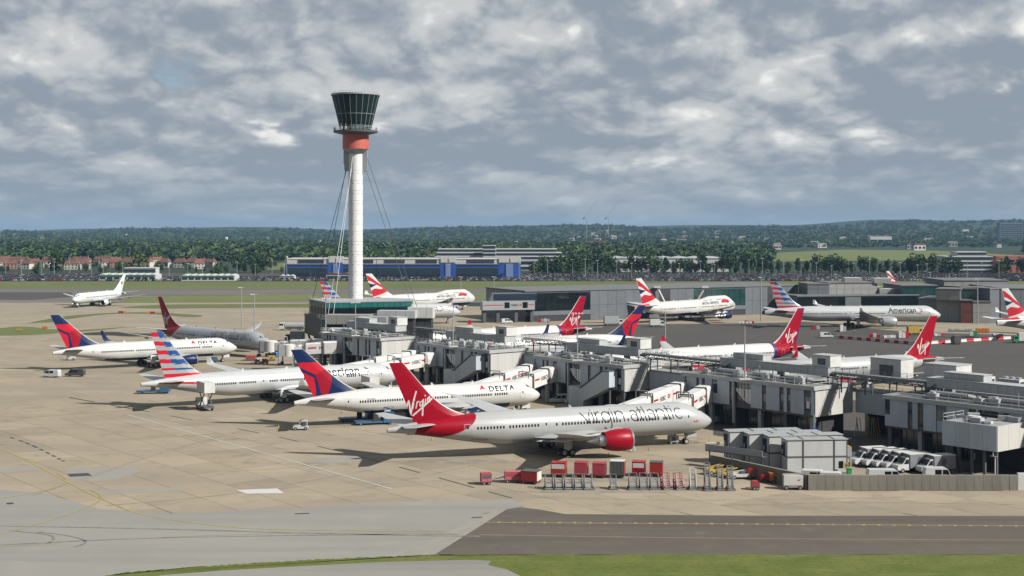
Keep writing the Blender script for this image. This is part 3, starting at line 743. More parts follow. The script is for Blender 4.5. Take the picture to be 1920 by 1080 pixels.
    for sd in (1, -1):
        vs, fs, ms = [], [], []
        for j in range(M+1):
            for i in range(M+1):
                x, th, z = finp(i/M, j/M); vs.append((x, th*sd, z))
        for j in range(M):
            for i in range(M):
                q = (j*(M+1)+i, j*(M+1)+i+1, (j+1)*(M+1)+i+1, (j+1)*(M+1)+i); fs.append(q if sd > 0 else q[::-1])
                s_, t_ = (i+.5)/M, (j+.5)/M; x, th, z = finp(s_, t_)
                ms.append(fin_paint(lv['fin'], s_, t_, (xm-x)*sd+(0 if not lv['fin'].startswith('virgin') else -.15 if sd > 0 else 1.75), z-sp['zt']-(.9 if sd > 0 else .7)))
        o_ = len(b.v); b.v += vs; b.f += [tuple(k+o_ for k in q) for q in fs]; b.m += ms
    fin = b.build('fin', lv['finm'], root, smooth=60, fix=False)
    b = MB(); tip = [finp(i/10, 1) for i in range(11)]
    b.poly([(x, th, z) for x, th, z in tip]+[(x, -th, z) for x, th, z in reversed(tip)]); b.build('fin_cap', lv['finm'][0], fin)
    b = MB(); x, th, z = finp(.0, .0)
    # tailplanes
    sx, sc_, sy, st_, ssw, sz = sp['stab']
    for sd in (1, -1):
        b = MB(); b.add(*loft([foil(y, sx+(y-.8)*ssw, c, sz+y*.11, .10, sd) for y, c in ((.5, sc_), (3, lerp(sc_, st_, .27)), (sy*.8, lerp(sc_, st_, .78)), (sy, st_))], len(AIRF)))
        b.build('tailplane', WINGG if liv != 'ba' else OFFW, root, smooth=35)
    # landing gear
    if gear:
        gx, gy, gn = sp['gear']
        def wheels(par, pts, r, w):
            for (x, y) in pts:
                b = MB(); b.lathe([(.05, -w/2), (r*.6, -w/2), (r*.92, -w/2), (r, -w*.3), (r, w*.3), (r*.92, w/2), (r*.6, w/2), (.05, w/2)], 18, (0, 0, 0), 'z', mf=lambda k: 1 if k in (0, 6) else 0)
                for i, p in enumerate(b.v): b.v[i] = (p[0]+x, p[2]+y, p[1]+r)
                b.build('wheel', [BLACK, GREYP], par, smooth=40)
        rows = 3 if typ.startswith('777') else 2
        legs = [(gx, gy), (gx, -gy)] if typ != '747' else [(gx, gy), (gx, -gy), (gx+3.2, 1.9), (gx+3.2, -1.9)]
        for (x, y) in legs:
            b = MB(); b.cyl((x, y, .6), (x, y*.93, sp['zb']+1.1), .20, n=10); b.beam((x-.8*rows, y, .6), (x+.8*rows, y, .6), .3); b.beam((x-1.6, y*.93, sp['zb']+.6), (x, y, 1.2), .14)
            g_ = b.build('landing_gear', GREYP, root)
            if abs(y) > 3:
                b = MB(); s = 1 if y > 0 else -1; b.beam((x+.1, y+s*.75, 1.1), (x-.1, y+s*.5, sp['zb']+1.6), 1.5, .06, up=(0, 1, 0)); b.build('gear_door', lv['body'], g_)
            xs3 = [x-.75, x+.75] if rows == 2 else [x-1.5, x, x+1.5]
            wheels(g_, [(a, y+s) for a in xs3 for s in (-.62, .62)], .66, .5)
        b = MB(); b.cyl((gn, 0, .5), (gn, 0, sp['zb']+.6), .14, n=10); b.beam((gn-1.4, 0, sp['zb']+.3), (gn, 0, .9), .1); b.beam((gn, -.5, .5), (gn, .5, .5), .12)
        g_ = b.build('nose_gear', GREYP, root); wheels(g_, [(gn, -.38), (gn, .38)], .5, .36)
        b = MB()
        for s in (-1, 1): b.cb(gn-1.1, s*.55, sp['zb']-.15, 1.9, .05, .9)
        b.build('gear_door', lv['body'], g_)
    # windows, doors, cockpit
    x0, x1, zw = sp['win']; b = MB()
    rows_ = [(x0, x1, 0.0)] + ([(9.0, 25.0, 2.75)] if sp.get('hump') else [])
    for (a0, a1, up) in rows_:
        x = a0
        while x < a1:
            x += sp['wn']*.62
            if any(abs(x-d) < 1.5 for d in sp['doors']) or (int(x*1.7) % 17 == 3): continue
            for sd in (1, -1):
                b.poly([B.side(x+u*.16, up+v, sd, .018) for u, v in ((-.7, -.24), (.7, -.24), (1, -.12), (1, .12), (.7, .24), (-.7, .24), (-1, .12), (-1, -.12))])
    b.build('cabin_windows', GLASS, root, fix=False, kind='stuff')
    for dx in sp['doors']:
        for sd in (1, -1):
            b = MB(); P = [(-.55, -1.35), (.55, -1.35), (.55, .75), (-.55, .75)]
            for (ax, ay), (bx, by) in zip(P, P[1:]+P[:1]):
                nn = 4
                for i in range(nn):
                    p = (lerp(ax, bx, i/nn), lerp(ay, by, i/nn)); q = (lerp(ax, bx, (i+1)/nn), lerp(ay, by, (i+1)/nn)); e = .035
                    if ax == bx: R4 = [(p[0]-e, p[1]), (p[0]+e, p[1]), (q[0]+e, q[1]), (q[0]-e, q[1])]
                    else: R4 = [(p[0], p[1]-e), (p[0], p[1]+e), (q[0], q[1]+e), (q[0], q[1]-e)]
                    b.poly([B.side(dx+u, v, sd, .016) for u, v in R4])
            dr = b.build('door', GREYP, root, fix=False)
            b = MB(); b.poly([B.side(dx+u, v, sd, .016) for u, v in ((-.16, -.1), (.1, -.1), (.1, .35), (-.16, .35))]); b.build('door_window', GLASS, dr, fix=False)
    b = MB(); up = 1.6 if sp.get('hump') else 0
    zt_, zi_ = sp['zt'], sp['ztip']; cz0 = zi_+(zt_-zi_)*(.50 if not sp.get('hump') else .98); cz1 = zi_+(zt_-zi_)*(.72 if not sp.get('hump') else 1.14)
    cx = 1.75 if typ != '747' else 3.6
    for sd in (1, -1):
        for k in range(3):
            q = []
            for (u, zz_) in ((k*.62+.05, 0), (k*.62+.58, 0), (k*.62+.54, 1), (k*.62+.12, 1)):
                x = cx+u+.42*zz_; z = lerp(cz0+.12*k, cz1, zz_)
                zc, hh, ry, eg = B.sect(x); z = min(z, zc+hh*.985); th = B.th_at(x, z); p = B.pt(x, th, .025); q.append((p[0], p[1]*sd, p[2]))
            b.poly(q)
    b.build('cockpit_window', GLASS, root, fix=False)
    # titles
    for (kind, txt, x_fwd, arc, size, m, kw) in titles:
        if kind == 'text': vs2, fs2 = text_mesh(txt, size, **kw)
        elif kind == 'thin':
            S_, wtot = thin_title(); sh = kw.get('shear', 0); S_ = [[((px*kw.get('sx', 1)+py*sh)*size, py*size) for px, py in s] for s in S_]; vs2, fs2 = strokes_2d(S_, kw.get('w', .09))
        else: vs2, fs2 = cut_poly([(x*size, y*size) for x, y in txt])
        wd = max(v[0] for v in vs2)
        for sd in (1, -1):
            b = MB()
            # starboard reads from aft to nose, port from nose to aft; x_fwd = end nearest the nose
            V3 = [B.side((x_fwd+(wd-u)) if sd > 0 else (x_fwd+u), arc+v, sd, .022) for u, v in vs2]
            b.add(V3, fs2); b.build('lettering', m, root, fix=False)
    b = MB()
    for x in (L*.28, L*.45, L*.62): b.xprism([(x, sp['zt']-.05), (x+.7, sp['zt']-.05), (x+.75, sp['zt']+.45), (x+.45, sp['zt']+.45)], -.03, .03)
    b.build('antenna', lv['body'], root)
    return root
TRI = [(0, 0), (.5, .28), (.5, 1)], [(1, 0), (.5, 1), (.5, .28)]
DT = [('text', 'DELTA', 7.0, .70, 1.6, LETTER, dict(space=1.2, sx=1.1, bold=.055)), ('poly', [(0, .1), (.5, .32), (1, .1), (.5, 1)], 13.7, .72, 1.6, REDB, {}), ('poly', [(.0, 0), (.5, .2), (1, 0), (.5, .1)], 13.7, .68, 1.6, REDD, {})]
VT = [('thin', '', 7.4, -.1, 2.0, LETTER, dict(shear=-.16, w=.19, sx=.80))]
AT = [('text', 'American', 11.5, .35, 3.0, LETTER, dict(bold=.06)), ('poly', [(0, .0), (.55, .1), (1, -.25), (.45, .55)], 8.3, .5, 1.6, LETRED, {}), ('poly', [(0, 1.1), (.2, .65), (.95, .4), (.5, .75)], 8.6, .6, 1.6, BLUE, {})]
BT = [('text', 'BRITISH AIRWAYS', 15.5, .95, 1.5, NAVY, dict(bold=.04)), ('poly', [(0, .1), (.6, .5), (2.6, .45), (3.2, .1), (3.0, .75), (.9, .85)], 7.5, 1.0, 2.0, LETRED, {}), ('poly', [(0, 0), (1.2, .25), (.9, .55), (.4, .5)], 7.3, .9, 2.0, NAVY, {})]
def fwd(nose, fin): return math.degrees(math.atan2(nose[1]-fin[1], nose[0]-fin[0]))
PLANES = {}
PLANES['near'] = airliner('white wide-body with red fin, red engines and thin grey title, nearest the camera', '787', 'virgin', (37.4, 256.7), 20.4, 2.8, VT+[('text', 'G-VOOH', 45.2, -2.6, .75, LETTER, dict(shear=.15)), ('text', 'ruby', 3.9, -1.05, .7, LETRED, dict(shear=.2, bold=.01))])
PLANES['delta1'] = airliner('white twin-jet with navy and red faceted fin, second from the camera', '767', 'delta', (6.0, 297.3), 25.1, 1.4, DT+[('text', 'N154DL', 38.5, .25, .5, LETTER, {})], winglet='none')
PLANES['aa1'] = airliner('silver airliner with red, white and blue striped fin beside the high-lift catering truck', 'A330', 'american', (-28.3, 336.9), 31.8, 1.2, AT)
PLANES['delta2'] = airliner('white twin-jet with navy winglets and faceted fin at the far left stands', '767', 'delta', (-83.7, 415.1), 33.7, 1.1, DT, winglet='blend')
PLANES['vir2'] = airliner('silver wide-body with dark red fin and its nose towards the camera, left of the tower', '787', 'virgin_silver', (-75.4, 424.3), -43, 1.0, VT)
PLANES['leaf'] = airliner('pale airliner with a red leaf on its fin taxiing at the far left', '767', 'leaf', (-222.8, 692.9), -102, .8, (), winglet='none')
PLANES['aa2'] = airliner('silver airliner with striped fin, half hidden behind the tower podium', '777', 'american', (-22.1, 583.7), 23, .9, AT)
PLANES['ba1'] = airliner('white jumbo with flag pattern fin directly behind the control tower', '747', 'ba', (-19, 686), 45, .8, BT)
PLANES['ba2'] = airliner('white jumbo with blue belly and flag pattern fin in front of the grey terminal', '747', 'ba', (101.4, 624), 45, .9, BT)
PLANES['vir3'] = airliner('white airliner facing left with purple-edged red fin, farthest behind the pier', 'A346', 'virgin_old', (24.2-.82*71.5, 472.4-.57*71.5), 214.5, .9, [('text', 'virgin atlantic', 12, 1.2, 2.0, LETTER, dict(shear=.3))])
PLANES['delta3'] = airliner('white airliner facing left with navy and red faceted fin behind the pier roof', '767', 'delta', (39.1-.9*52, 431.4-.44*52), 206, .9, DT, winglet='blend')
PLANES['vir4'] = airliner('long white airliner facing left, red fin, purple band round its rear', 'A346', 'virgin_old', (84.0-.866*71.5, 398-.5*71.5), 210, 1.1, [('text', 'virgin atlantic', 12, 1.2, 2.0, LETTER, dict(shear=.3))])
PLANES['vir5'] = airliner('white airliner facing left with plain white rear and red fin at the right', 'A330', 'virgin', (111.5-.88*60, 362-.47*60), 208, 1.1, [])
PLANES['aa3'] = airliner('long silver airliner with striped fin behind the red and white barriers', '777L', 'american', (177.0, 564), 4.5, 1.1, AT)
PLANES['ba3'] = airliner('flag pattern fin and rear of an airliner cut by the right edge', '777', 'ba', (179.8+.94*60, 498+.34*60), 20, .9, BT)
PLANES['ba4'] = airliner('distant white airliner showing only its fin above the terminal roofs', '767', 'ba', (219+40, 790+35), 40, .5, (), gear=True, winglet='none')
# ------------------------------------------------------------------ pier
PANEL = mat('facade_panel', (.54, .61, .68), .5, c2=(.45, .51, .57), scale=.5, stretch=(1, 1, .15), var=.07)
ENDP = mat('end_wall_panel', (.60, .59, .56), .6, c2=(.54, .53, .50), scale=.5, stretch=(1, 1, .25), var=.03)
FASC = mat('roof_fascia', (.50, .52, .52), .5, c2=(.41, .43, .43), scale=.7)
ROOFM = mat('flat_roof', (.27, .27, .265), .9, c2=(.19, .19, .19), scale=.25)
ROOFL = mat('grey_roof', (.34, .35, .35), .8, c2=(.27, .28, .28), scale=.25)
DUCT = mat('duct_metal', (.46, .48, .50), .4, metal=.3, c2=(.38, .40, .42), scale=1.2)
PLANT = mat('plant_cladding', (.50, .525, .54), .55, c2=(.43, .45, .465), scale=.4, stretch=(1, 1, .3))
GANT = mat('gantry_steel', (.10, .125, .15), .55, c2=(.075, .095, .115), scale=1)
BRIDGE = mat('bridge_white', (.78, .77, .75), .45, c2=(.70, .69, .67), scale=.7)
CONCW = mat('barrier_concrete', (.27, .25, .21), .9, c2=(.18, .165, .14), scale=.6, stretch=(1, 1, .25), var=.12, bump=.2)
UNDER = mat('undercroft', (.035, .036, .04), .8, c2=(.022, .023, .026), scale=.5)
PGLASS = mat('pier_glass', (.018, .026, .034), .08, spec=.8, c2=(.03, .04, .05), scale=.4)
PRT = mat('window_print', (.88, .89, .89), .5)
PRZ = math.atan2(-.777, .63)
def pw(a, b, z=0): return P0+U*a+V*b+Vector((0, 0, z))
def pthing(name, label, cat, a, b, z=0, group=None): return thing(name, label, cat, pw(a, b, z), PRZ, group)
def railing(b, pts, z, h=1.1, step=2.0, w=.06, m=0):
    for p, q in zip(pts[:-1], pts[1:]):
        p, q = Vector((*p, z)), Vector((*q, z)); n = max(1, int((q-p).length/step))
        for k in range(n+1):
            c = p.lerp(q, k/n); b.beam(c, c+Vector((0, 0, h)), w, m=m)
        for hh in (h, h*.5): b.beam(p+Vector((0, 0, hh)), q+Vector((0, 0, hh)), w, m=m)
PAT = [('g', .7), ('p', 2.3), ('s', .55), ('p', .7), ('s', .65), ('p', 1.6), ('u', 1.2), ('p', 2.7), ('s', .8), ('p', .35), ('W', 3.4), ('p', 2.4), ('s', .8), ('p', 2.8), ('s', .8), ('p', .7), ('s', .7), ('p', 2.7), ('t', 1.3), ('p', .55)]
tot = sum(w for _, w in PAT)
def pavilion(label, a0, a1, b1=12.0, zb=4.4, zt=9.3, end=True, pattern=True, a_end=None, depth_end=True):
    t = pthing('pier_building', label, 'building', a0, 0); Ln = a1-a0
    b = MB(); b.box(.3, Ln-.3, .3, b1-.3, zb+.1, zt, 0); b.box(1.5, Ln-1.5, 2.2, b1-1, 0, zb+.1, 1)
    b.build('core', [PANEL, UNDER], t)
    b = MB(); b.box(-.35, Ln+.35, -.35, b1+.35, zt, zt+.75, 0); b.box(.2, Ln-.2, .2, b1-.2, zt+.75, zt+.78, 1); b.build('roof', [FASC, ROOFM], t)
    b = MB(); b.box(.05, Ln-.05, .05, b1-.05, zb-.25, zb+.1); b.build('floor_slab', DGREY, t)
    # facade pieces
    x = 0; k = Ln/tot; gz = zb+.12
    for kind, w in PAT:
        w *= k; g = .045
        b = MB()
        if kind == 'p':
            b.box(x+g, x+w-g, -.12, .30, gz, zt-.05); b.build('wall_panel', PANEL, t)
        elif kind in 's':
            b.box(x+g, x+w-g, .12, .3, gz, zt-.05, 0); b.box(x, x+.08, .02, .3, gz, zt-.05, 1); b.box(x+w-.08, x+w, .02, .3, gz, zt-.05, 1); b.box(x+.08, x+w-.08, .08, .3, zt-1.4, zt-.05, 1); b.box(x+.08, x+w-.08, .08, .3, gz, gz+.5, 1)
            b.build('window', [PGLASS, GANT], t)
        elif kind in 'gu':
            b.box(x+g, x+w-g, .05, .3, gz+2.0, zt-.05, 0); b.box(x+g, x+w-g, .0, .3, gz, gz+2.0, 1); b.build('window', [GLASSB, PANEL], t)
        elif kind == 't':
            b.box(x+g, x+w-g, .10, .3, gz+.8, zt-1.4, 0); b.box(x+g, x+w-g, .06, .3, zt-1.4, zt-.05, 1); b.box(x+g, x+w-g, .06, .3, gz, gz+.8, 1); b.box(x+w*.25, x+w*.75, .07, .1, gz+1.2, zt-2.2, 2)
            b.build('window', [PGLASS, GANT, PRT], t)
        else:
            b.box(x, x+w, .12, .3, gz, zt-.05, 0); wo = b.build('window', PGLASS, t)
            for i in range(6):
                b = MB(); xx = x+w*i/5; b.box(xx-.03, xx+.03, .04, .14, gz, zt-.05); b.build('mullion', GANT, wo)
            b = MB(); n = 10
            P = [(x+.12, .095, gz+3.5)]+[(x+.12+(w-.25)*i/n, .095, gz+.6+2.6*(1-i/n)**1.8) for i in range(n+1)]+[(x+w-.12, .095, gz+3.5)]
            b.poly(P); b.build('window_print', PRT, wo, fix=False)
            b = MB(); b.cb(x+w*.55, .08, gz+2.5, .22, .02, 1.7); b.build('red_print', LETRED, wo)
            b = MB(); b.box(x-.3, x-.05, -.5, .1, 1.0, zt+.1); b.build('drain_pipe', OFFW, t)
        x += w
    if end:
        n = 5
        for i in range(n):
            y0, y1 = .1+(b1-.2)*i/n, .1+(b1-.2)*(i+1)/n
            b = MB(); b.box(Ln-.3, Ln+.06, y0+.012, y1-.012, zb-.2, zt-.02); b.build('end_panel', ENDP, t)
        b = MB(); b.cyl((Ln+.2, .0, 0), (Ln+.2, .0, zt+.2), .13, n=8); b.build('drain_pipe', GANT, t)
    else:
        b = MB(); b.box(Ln-.3, Ln+.06, .1, b1-.1, zb-.2, zt-.02); b.build('end_panel', ENDP, t)
    # ground floor
    nb = max(3, int(Ln/6.3))
    for i in range(nb+1):
        b = MB(); xx = .8+(Ln-1.6)*i/nb; b.box(xx-.4, xx+.4, .35, 1.15, 0, zb-.25); b.build('column', GREYP if i % 2 else DGREY, t)
    for i in range(nb):
        xx = .8+(Ln-1.6)*(i+.5)/nb; b = MB(); b.box(xx-2.2, xx+2.2, 2.05, 2.2, .3, zb-.6); o = b.build('shopfront', PGLASS, t)
        b = MB()
        for q in (-2.2, -.75, .75, 2.2): b.box(xx+q-.06, xx+q+.06, 1.98, 2.06, .2, zb-.5)
        b.build('frame', GANT, o)
    b = MB(); railing(b, [(Ln*.72, .1), (Ln-.1, .1), (Ln-.1, b1*.6)], zt+.75); b.build('railing', OFFW, t)
    return t
BL = [('A', -180, -148.5, 'grey panelled pier building with bright end wall, closest to the control tower'), ('B', -131, -100, 'grey panelled pier building behind the silver striped-fin airliner'),
      ('C', -83, -52.3, 'grey panelled pier building behind the nearest airliner, second from the tower end after the gap'), ('D', -34, 0, 'grey panelled pier building above the white site cabins'), ('E', 16, 62, 'grey panelled pier building at the right edge above the parked box vans')]
for k, a0, a1, lab in BL: pavilion(lab, a0, a1, end=True)
def link_block(label, a0, a1, b0=7.5, b1=11.6, zb=4.2, zt=8.4):
    t = pthing('link_corridor', label, 'walkway', a0+.45, b0); Ln = a1-a0-.9
    b = MB(); b.box(0, Ln, 0, b1-b0, zb, zt); b.build('wall', PANEL, t)
    b = MB(); b.box(0, Ln, -.15, b1-b0+.1, zt, zt+.3); b.build('roof', ROOFL, t)
    b = MB(); railing(b, [(0, 0), (Ln, 0)], zt+.3); b.build('railing', OFFW, t)
    b = MB(); b.box(Ln*.86, Ln*.95, -.03, .1, zb+.6, zt-.5); b.build('window', PGLASS, t)
    for x in (Ln*.15, Ln*.8):
        b = MB(); b.box(x-.35, x+.35, .4, 1.1, 0, zb); b.build('column', GREYP, t)
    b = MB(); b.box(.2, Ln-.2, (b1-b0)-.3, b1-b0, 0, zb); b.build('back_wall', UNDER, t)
link_block('low grey link corridor between the tower-end and second pier buildings', -148.5, -131, 10.6, 14.6); link_block('low grey link corridor beside the second pier building end wall', -100, -83, 10.6, 14.6)
link_block('low grey link corridor above the two white boarding bridges nearest the camera', -52.3, -34); link_block('low link corridor over the yellow scaffold poles', 0, 16, 12.2, 12.55+4)
# annex at the right edge
t = pthing('annex_building', 'pale grey box building on slim columns at the right edge, cluttered roof', 'building', 34.7, -10.2)
b = MB(); b.box(.05, 9.95, .05, 9.7, 4.4, 8.0); b.build('core', PANEL, t)
for i in range(4):
    b = MB(); b.box(10*i/4+.02, 10*(i+1)/4-.02, -.08, .1, 4.3, 8.4); b.build('wall_panel', PANEL, t)
for i in range(3):
    b = MB(); b.box(9.9, 10.1, 9.6*i/3+.02, 9.6*(i+1)/3-.02, 4.3, 8.4); b.build('end_panel', ENDP, t)
b = MB(); b.box(.1, 9.9, .1, 9.7, 8.0, 8.3); b.build('roof', ROOFL, t)
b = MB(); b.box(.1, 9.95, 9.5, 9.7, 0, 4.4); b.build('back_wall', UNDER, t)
for x in (.6, 2.8, 5.2, 7.5, 9.6):
    b = MB(); b.box(x-.2, x+.2, .3, .7, 0, 4.4); b.build('column', DGREY, t)
b = MB(); railing(b, [(.1, 6), (.1, .1), (4.5, .1)], 8.35, 1.1); b.build('railing', OFFW, t)
b = MB(); b.beam((9.5, -.3, 4.2), (9.5, -.3, 3.5), .1); b.beam((9.9, -.4, 3.6), (9.9, -.4, 0), .12); b.beam((9.0, -.3, 3.6), (10.2, -.3, 3.6), .1); b.build('drain_pipe', OFFW, t)
for i in range(14):
    x, y = 1.5+rnd.random()*7.5, 1.5+rnd.random()*7; s = .4+rnd.random()*.9
    o = MB(); o.cb(0, 0, s*.35, s*1.6, s, s*.7); o.beam((-s, 0, .1), (s, 0, .1), .08); ob = o.build('roof_unit', rnd.choice([DUCT, OFFW, GANT, PLANT])); ob.location = pw(34.7+x, -10.2+y, 8.3); ob.rotation_euler = (0, 0, PRZ+rnd.choice([0, 0, .6]))
    tag(ob, 'small metal service unit on the pale annex roof at the right edge', 'roof unit', 'service units on the annex roof')
# rooftop plant rooms, gantry, masts
def plant(label, a, b0, ln, dp, z0, z1, m=PLANT, ribs=True, legs=0.0, louvre=False, mast=None):
    t = pthing('plant_room', label, 'plant room', a, b0, z0-legs)
    b = MB(); b.box(0, ln, 0, dp, legs, legs+z1-z0); b.build('casing', m, t)
    b = MB(); b.box(-.1, ln+.1, -.1, dp+.1, legs+z1-z0, legs+z1-z0+.12); b.build('lid', FASC, t)
    if ribs:
        n = max(2, int(ln/1.6))
        for i in range(n):
            q = MB(); q.box(ln*i/n+.03, ln*(i+1)/n-.03, -.05, .02, legs+.1, legs+z1-z0-.08); q.build('panel', m, t)
    if louvre:
        b = MB(); b.box(ln*.3, ln*.75, -.07, .05, legs+.4, legs+(z1-z0)*.75); b.build('louvre', DGREY, t)
    if legs:
        for x in (.3, ln*.5, ln-.3):
            for y in (.3, dp-.3):
                b = MB(); b.beam((x, y, 0), (x, y, legs), .2); b.build('leg', GANT, t)
    return t
RZ = 10.08
for k, a0, a1, lab in BL:
    q = {'A': 'nearest the tower', 'B': 'second from the tower', 'C': 'third from the tower', 'D': 'above the site cabins', 'E': 'at the right edge'}[k]
    la = a1-a0 if k != 'E' else 46
    plant('long grey plant casing raised on the pier roof '+q, a0+5, 5.6, la-6, 3.6, 11.5, 13.1, legs=1.4)
    plant('upper grey plant box on the long casing '+q, a0+8, 6.4, 8, 2.6, 13.22, 14.3)
    plant('white louvred plant box on the pier roof '+q, a0+la-5.2, 6.0, 4.4, 3.4, 13.22, 15.4, m=OFFW, louvre=True)
    plant('low grey plant box at the roof end '+q, a0+2, 9.4, 4, 2, RZ, 12.0, m=DUCT)
    # ducts
    t = pthing('duct_run', 'galvanised ducts under the raised casing on the roof '+q, 'ducts', a0+6, 2.4, RZ)
    for i in range(3):
        b = MB(); x = 2+i*la*.25; b.cyl((x, 0, .9), (x+la*.16, 0, .9), .45, n=12); b.cyl((x+la*.16, 0, .9), (x+la*.16+1, .8, .6), .45, n=12); b.build('duct', DUCT, t, smooth=50)
    b = MB()
    for i in range(6): b.beam((1+i*la*.12, 0, 0), (1+i*la*.12, 0, .6), .15)
    b.build('stand', GANT, t, kind='stuff')
    t = pthing('roof_services', 'pipes, cable trays and rails crossing the pier roof '+q, 'pipework', a0, 0, RZ)
    for i in range(5):
        b = MB(); y = .7+i*.55+(5.2 if i > 2 else 0); x0, x1 = rnd.uniform(1, la*.3), rnd.uniform(la*.6, la-1); b.cyl((x0, y, .35), (x1, y, .35), rnd.uniform(.07, .16), n=8); b.build('pipe', rnd.choice([DUCT, OFFW, GANT]), t, smooth=50)
    for i in range(4):
        b = MB(); x = la*(i+.5)/4; b.box(x-.2, x+.2, .5, 11.3, .05, .18); b.build('cable_tray', GALV, t)
    for i in range(5):
        b = MB(); x, y = rnd.uniform(1, la-1), rnd.uniform(.5, 11); b.cyl((x, y, 0), (x, y, rnd.uniform(1.2, 2.6)), .09, n=6); b.build('vent_pipe', GALV, t)
    b = MB(); railing(b, [(1, .25), (la*.7, .25)], .0, 1.05, 2.4, .05); railing(b, [(1, 11.6), (la-1, 11.6)], .0, 1.05, 2.4, .05); b.build('railing', GALV, t)
    for i in range(7):
        x, y = rnd.uniform(2, la-3), rnd.choice([1.2, 1.8, 10.2]); s = rnd.uniform(.6, 1.3)
        o = MB(); o.cb(0, 0, s*.5, s*1.7, s*1.1, s); o.cyl((0, 0, s), (0, 0, s*1.25), s*.4, n=12); ob = o.build('air_unit', rnd.choice([OFFW, DUCT, DUCT, PLANT]))
        ob.location = pw(a0+x, y, RZ); ob.rotation_euler = (0, 0, PRZ); tag(ob, 'small fan unit on the pier roof '+q, 'air unit', 'fan units on the roof '+q)
# gantry walkway along the pier
for (a0, a1, lab) in ((-148, -124, 'between the first two roofs'), (-100, -76, 'between the second and third roofs'), (-52, -27, 'over the low link behind the white bridges'), (0, 22, 'over the yellow scaffold poles')):
    t = pthing('roof_gantry', 'dark steel pipe gantry '+lab, 'gantry', a0, 12.6 if a0 < -60 else 6.2, 0); Ln = a1-a0; z = 11.3
    b = MB()
    for y in (0, 2.2):
        for zz in (z, z+.75): b.beam((-3, y, zz), (Ln+1, y, zz), .18)
        n = int(Ln/1.5)
        for i in range(n): b.beam((Ln*i/n, y, z), (Ln*(i+1)/n, y, z+.75), .09); b.beam((Ln*i/n, y, z), (Ln*i/n, y, z+.75), .09)
    b.build('truss', GANT, t)
    b = MB(); b.box(-3, Ln+1, .15, .8 if a0 < -60 else 2.05, z+.7, z+.76); b.build('deck', GANT, t)
    b = MB(); railing(b, [(-3, .05), (Ln+1, .05)], z+.8, 1.1, 1.6, .05); railing(b, [(-3, 2.15), (Ln+1, 2.15)], z+.8, 1.1, 1.6, .05); b.build('railing', GANT, t)
    for i in range(3):
        b = MB(); b.cyl((-3, .5+.45*i, z+1.0), (Ln+1, .5+.45*i, z+1.0), .14, n=8); b.build('pipe', DUCT, t, smooth=50)
    for i in range(4):
        x = Ln*(i+.3)/4
        b = MB(); b.beam((x, 0, 8.6 if 2 < i*1 < 9 or True else 10), (x, 0, z), .2); b.beam((x, 2.2, 8.6), (x, 2.2, z), .2); b.beam((x, 0, z-.1), (x, 2.2, z-.1), .18); b.build('post', GANT, t)
    b = MB(); s0 = Vector((Ln+1, -.6, z+.75)); s1 = Vector((Ln-2.2, -.6, 10.2))
    for q in (-.4, .4): b.beam(s0+Vector((0, q, 0)), s1+Vector((0, q, 0)), .12, .25)
    for i in range(9): c = s0.lerp(s1, i/8); b.beam(c+Vector((0, -.4, 0)), c+Vector((0, .4, 0)), .25, .05)
    for q in (-.4, .4): b.beam(s0+Vector((0, q, 1)), s1+Vector((0, q, 1)), .05)
    b.build('stair', OFFW if a0 < -60 else GANT, t)
# rear plant and chillers on the right
t0 = plant('ribbed white plant house on the roof below the rightmost red fin', 14, 15, 7, 5, 10.5, 14.6, m=OFFW); 
plant('white plant box left of the ribbed plant house', 3, 13.5, 7, 4, 10.5, 15.0, m=OFFW, louvre=True)
t = pthing('pier_building', 'flat-roofed rear wing of the pier under the chillers', 'building', 16.6, 12.6)
b = MB(); b.box(0, 54, 0, 13, 0, 10.1); b.build('wall', PANEL, t); b = MB(); b.box(-.2, 54.2, -.2, 13.2, 10.1, 10.45); b.build('roof', ROOFL, t)
def chiller(label, a, b0):
    t = pthing('chiller', label, 'chiller', a, b0, 10.45)
    b = MB(); b.box(0, 4.2, 0, 2.4, .3, 2.6); b.build('casing', OFFW, t)
    b = MB(); b.box(4.15, 4.24, .3, 2.1, .6, 2.2); b.build('coil', DARKIN, t)
    b = MB(); b.poly([(.8, -.02, .4), (1.9, -.02, .4), (1.35, -.02, 2.2)]); b.box(0, 4.2, -.015, .02, .3, 2.6, 1); b.build('side_panel', [DARKIN, GREYP], t, fix=False)
    for x in (.8, 2.1, 3.4):
        b = MB(); b.cyl((x, 1.2, 2.6), (x, 1.2, 2.95), .55, .5, 14); b.build('fan_cowl', GALV, t, smooth=40)
    b = MB()
    for x in (.3, 3.9): b.box(x-.1, x+.1, .1, 2.3, 0, .3)
    b.build('skid', GANT, t)
for i, l in enumerate(('first chiller right of the ribbed plant house, white with dark coil', 'second chiller along the roof, white with dark coil end', 'third chiller along the roof towards the right mast')): chiller(l, 23+i*6.2, 15.5)
for i in range(5):
    plant('low grey tank enclosure on the rear roof right of the chillers, place %s' % ('one', 'two', 'three', 'four', 'five')[i], 42+i*4.6, 14+.6*(i % 2), 3.6, 3, 10.5, 12.4+.4*(i % 3), m=rnd.choice([DUCT, PLANT, OFFW]), ribs=True)
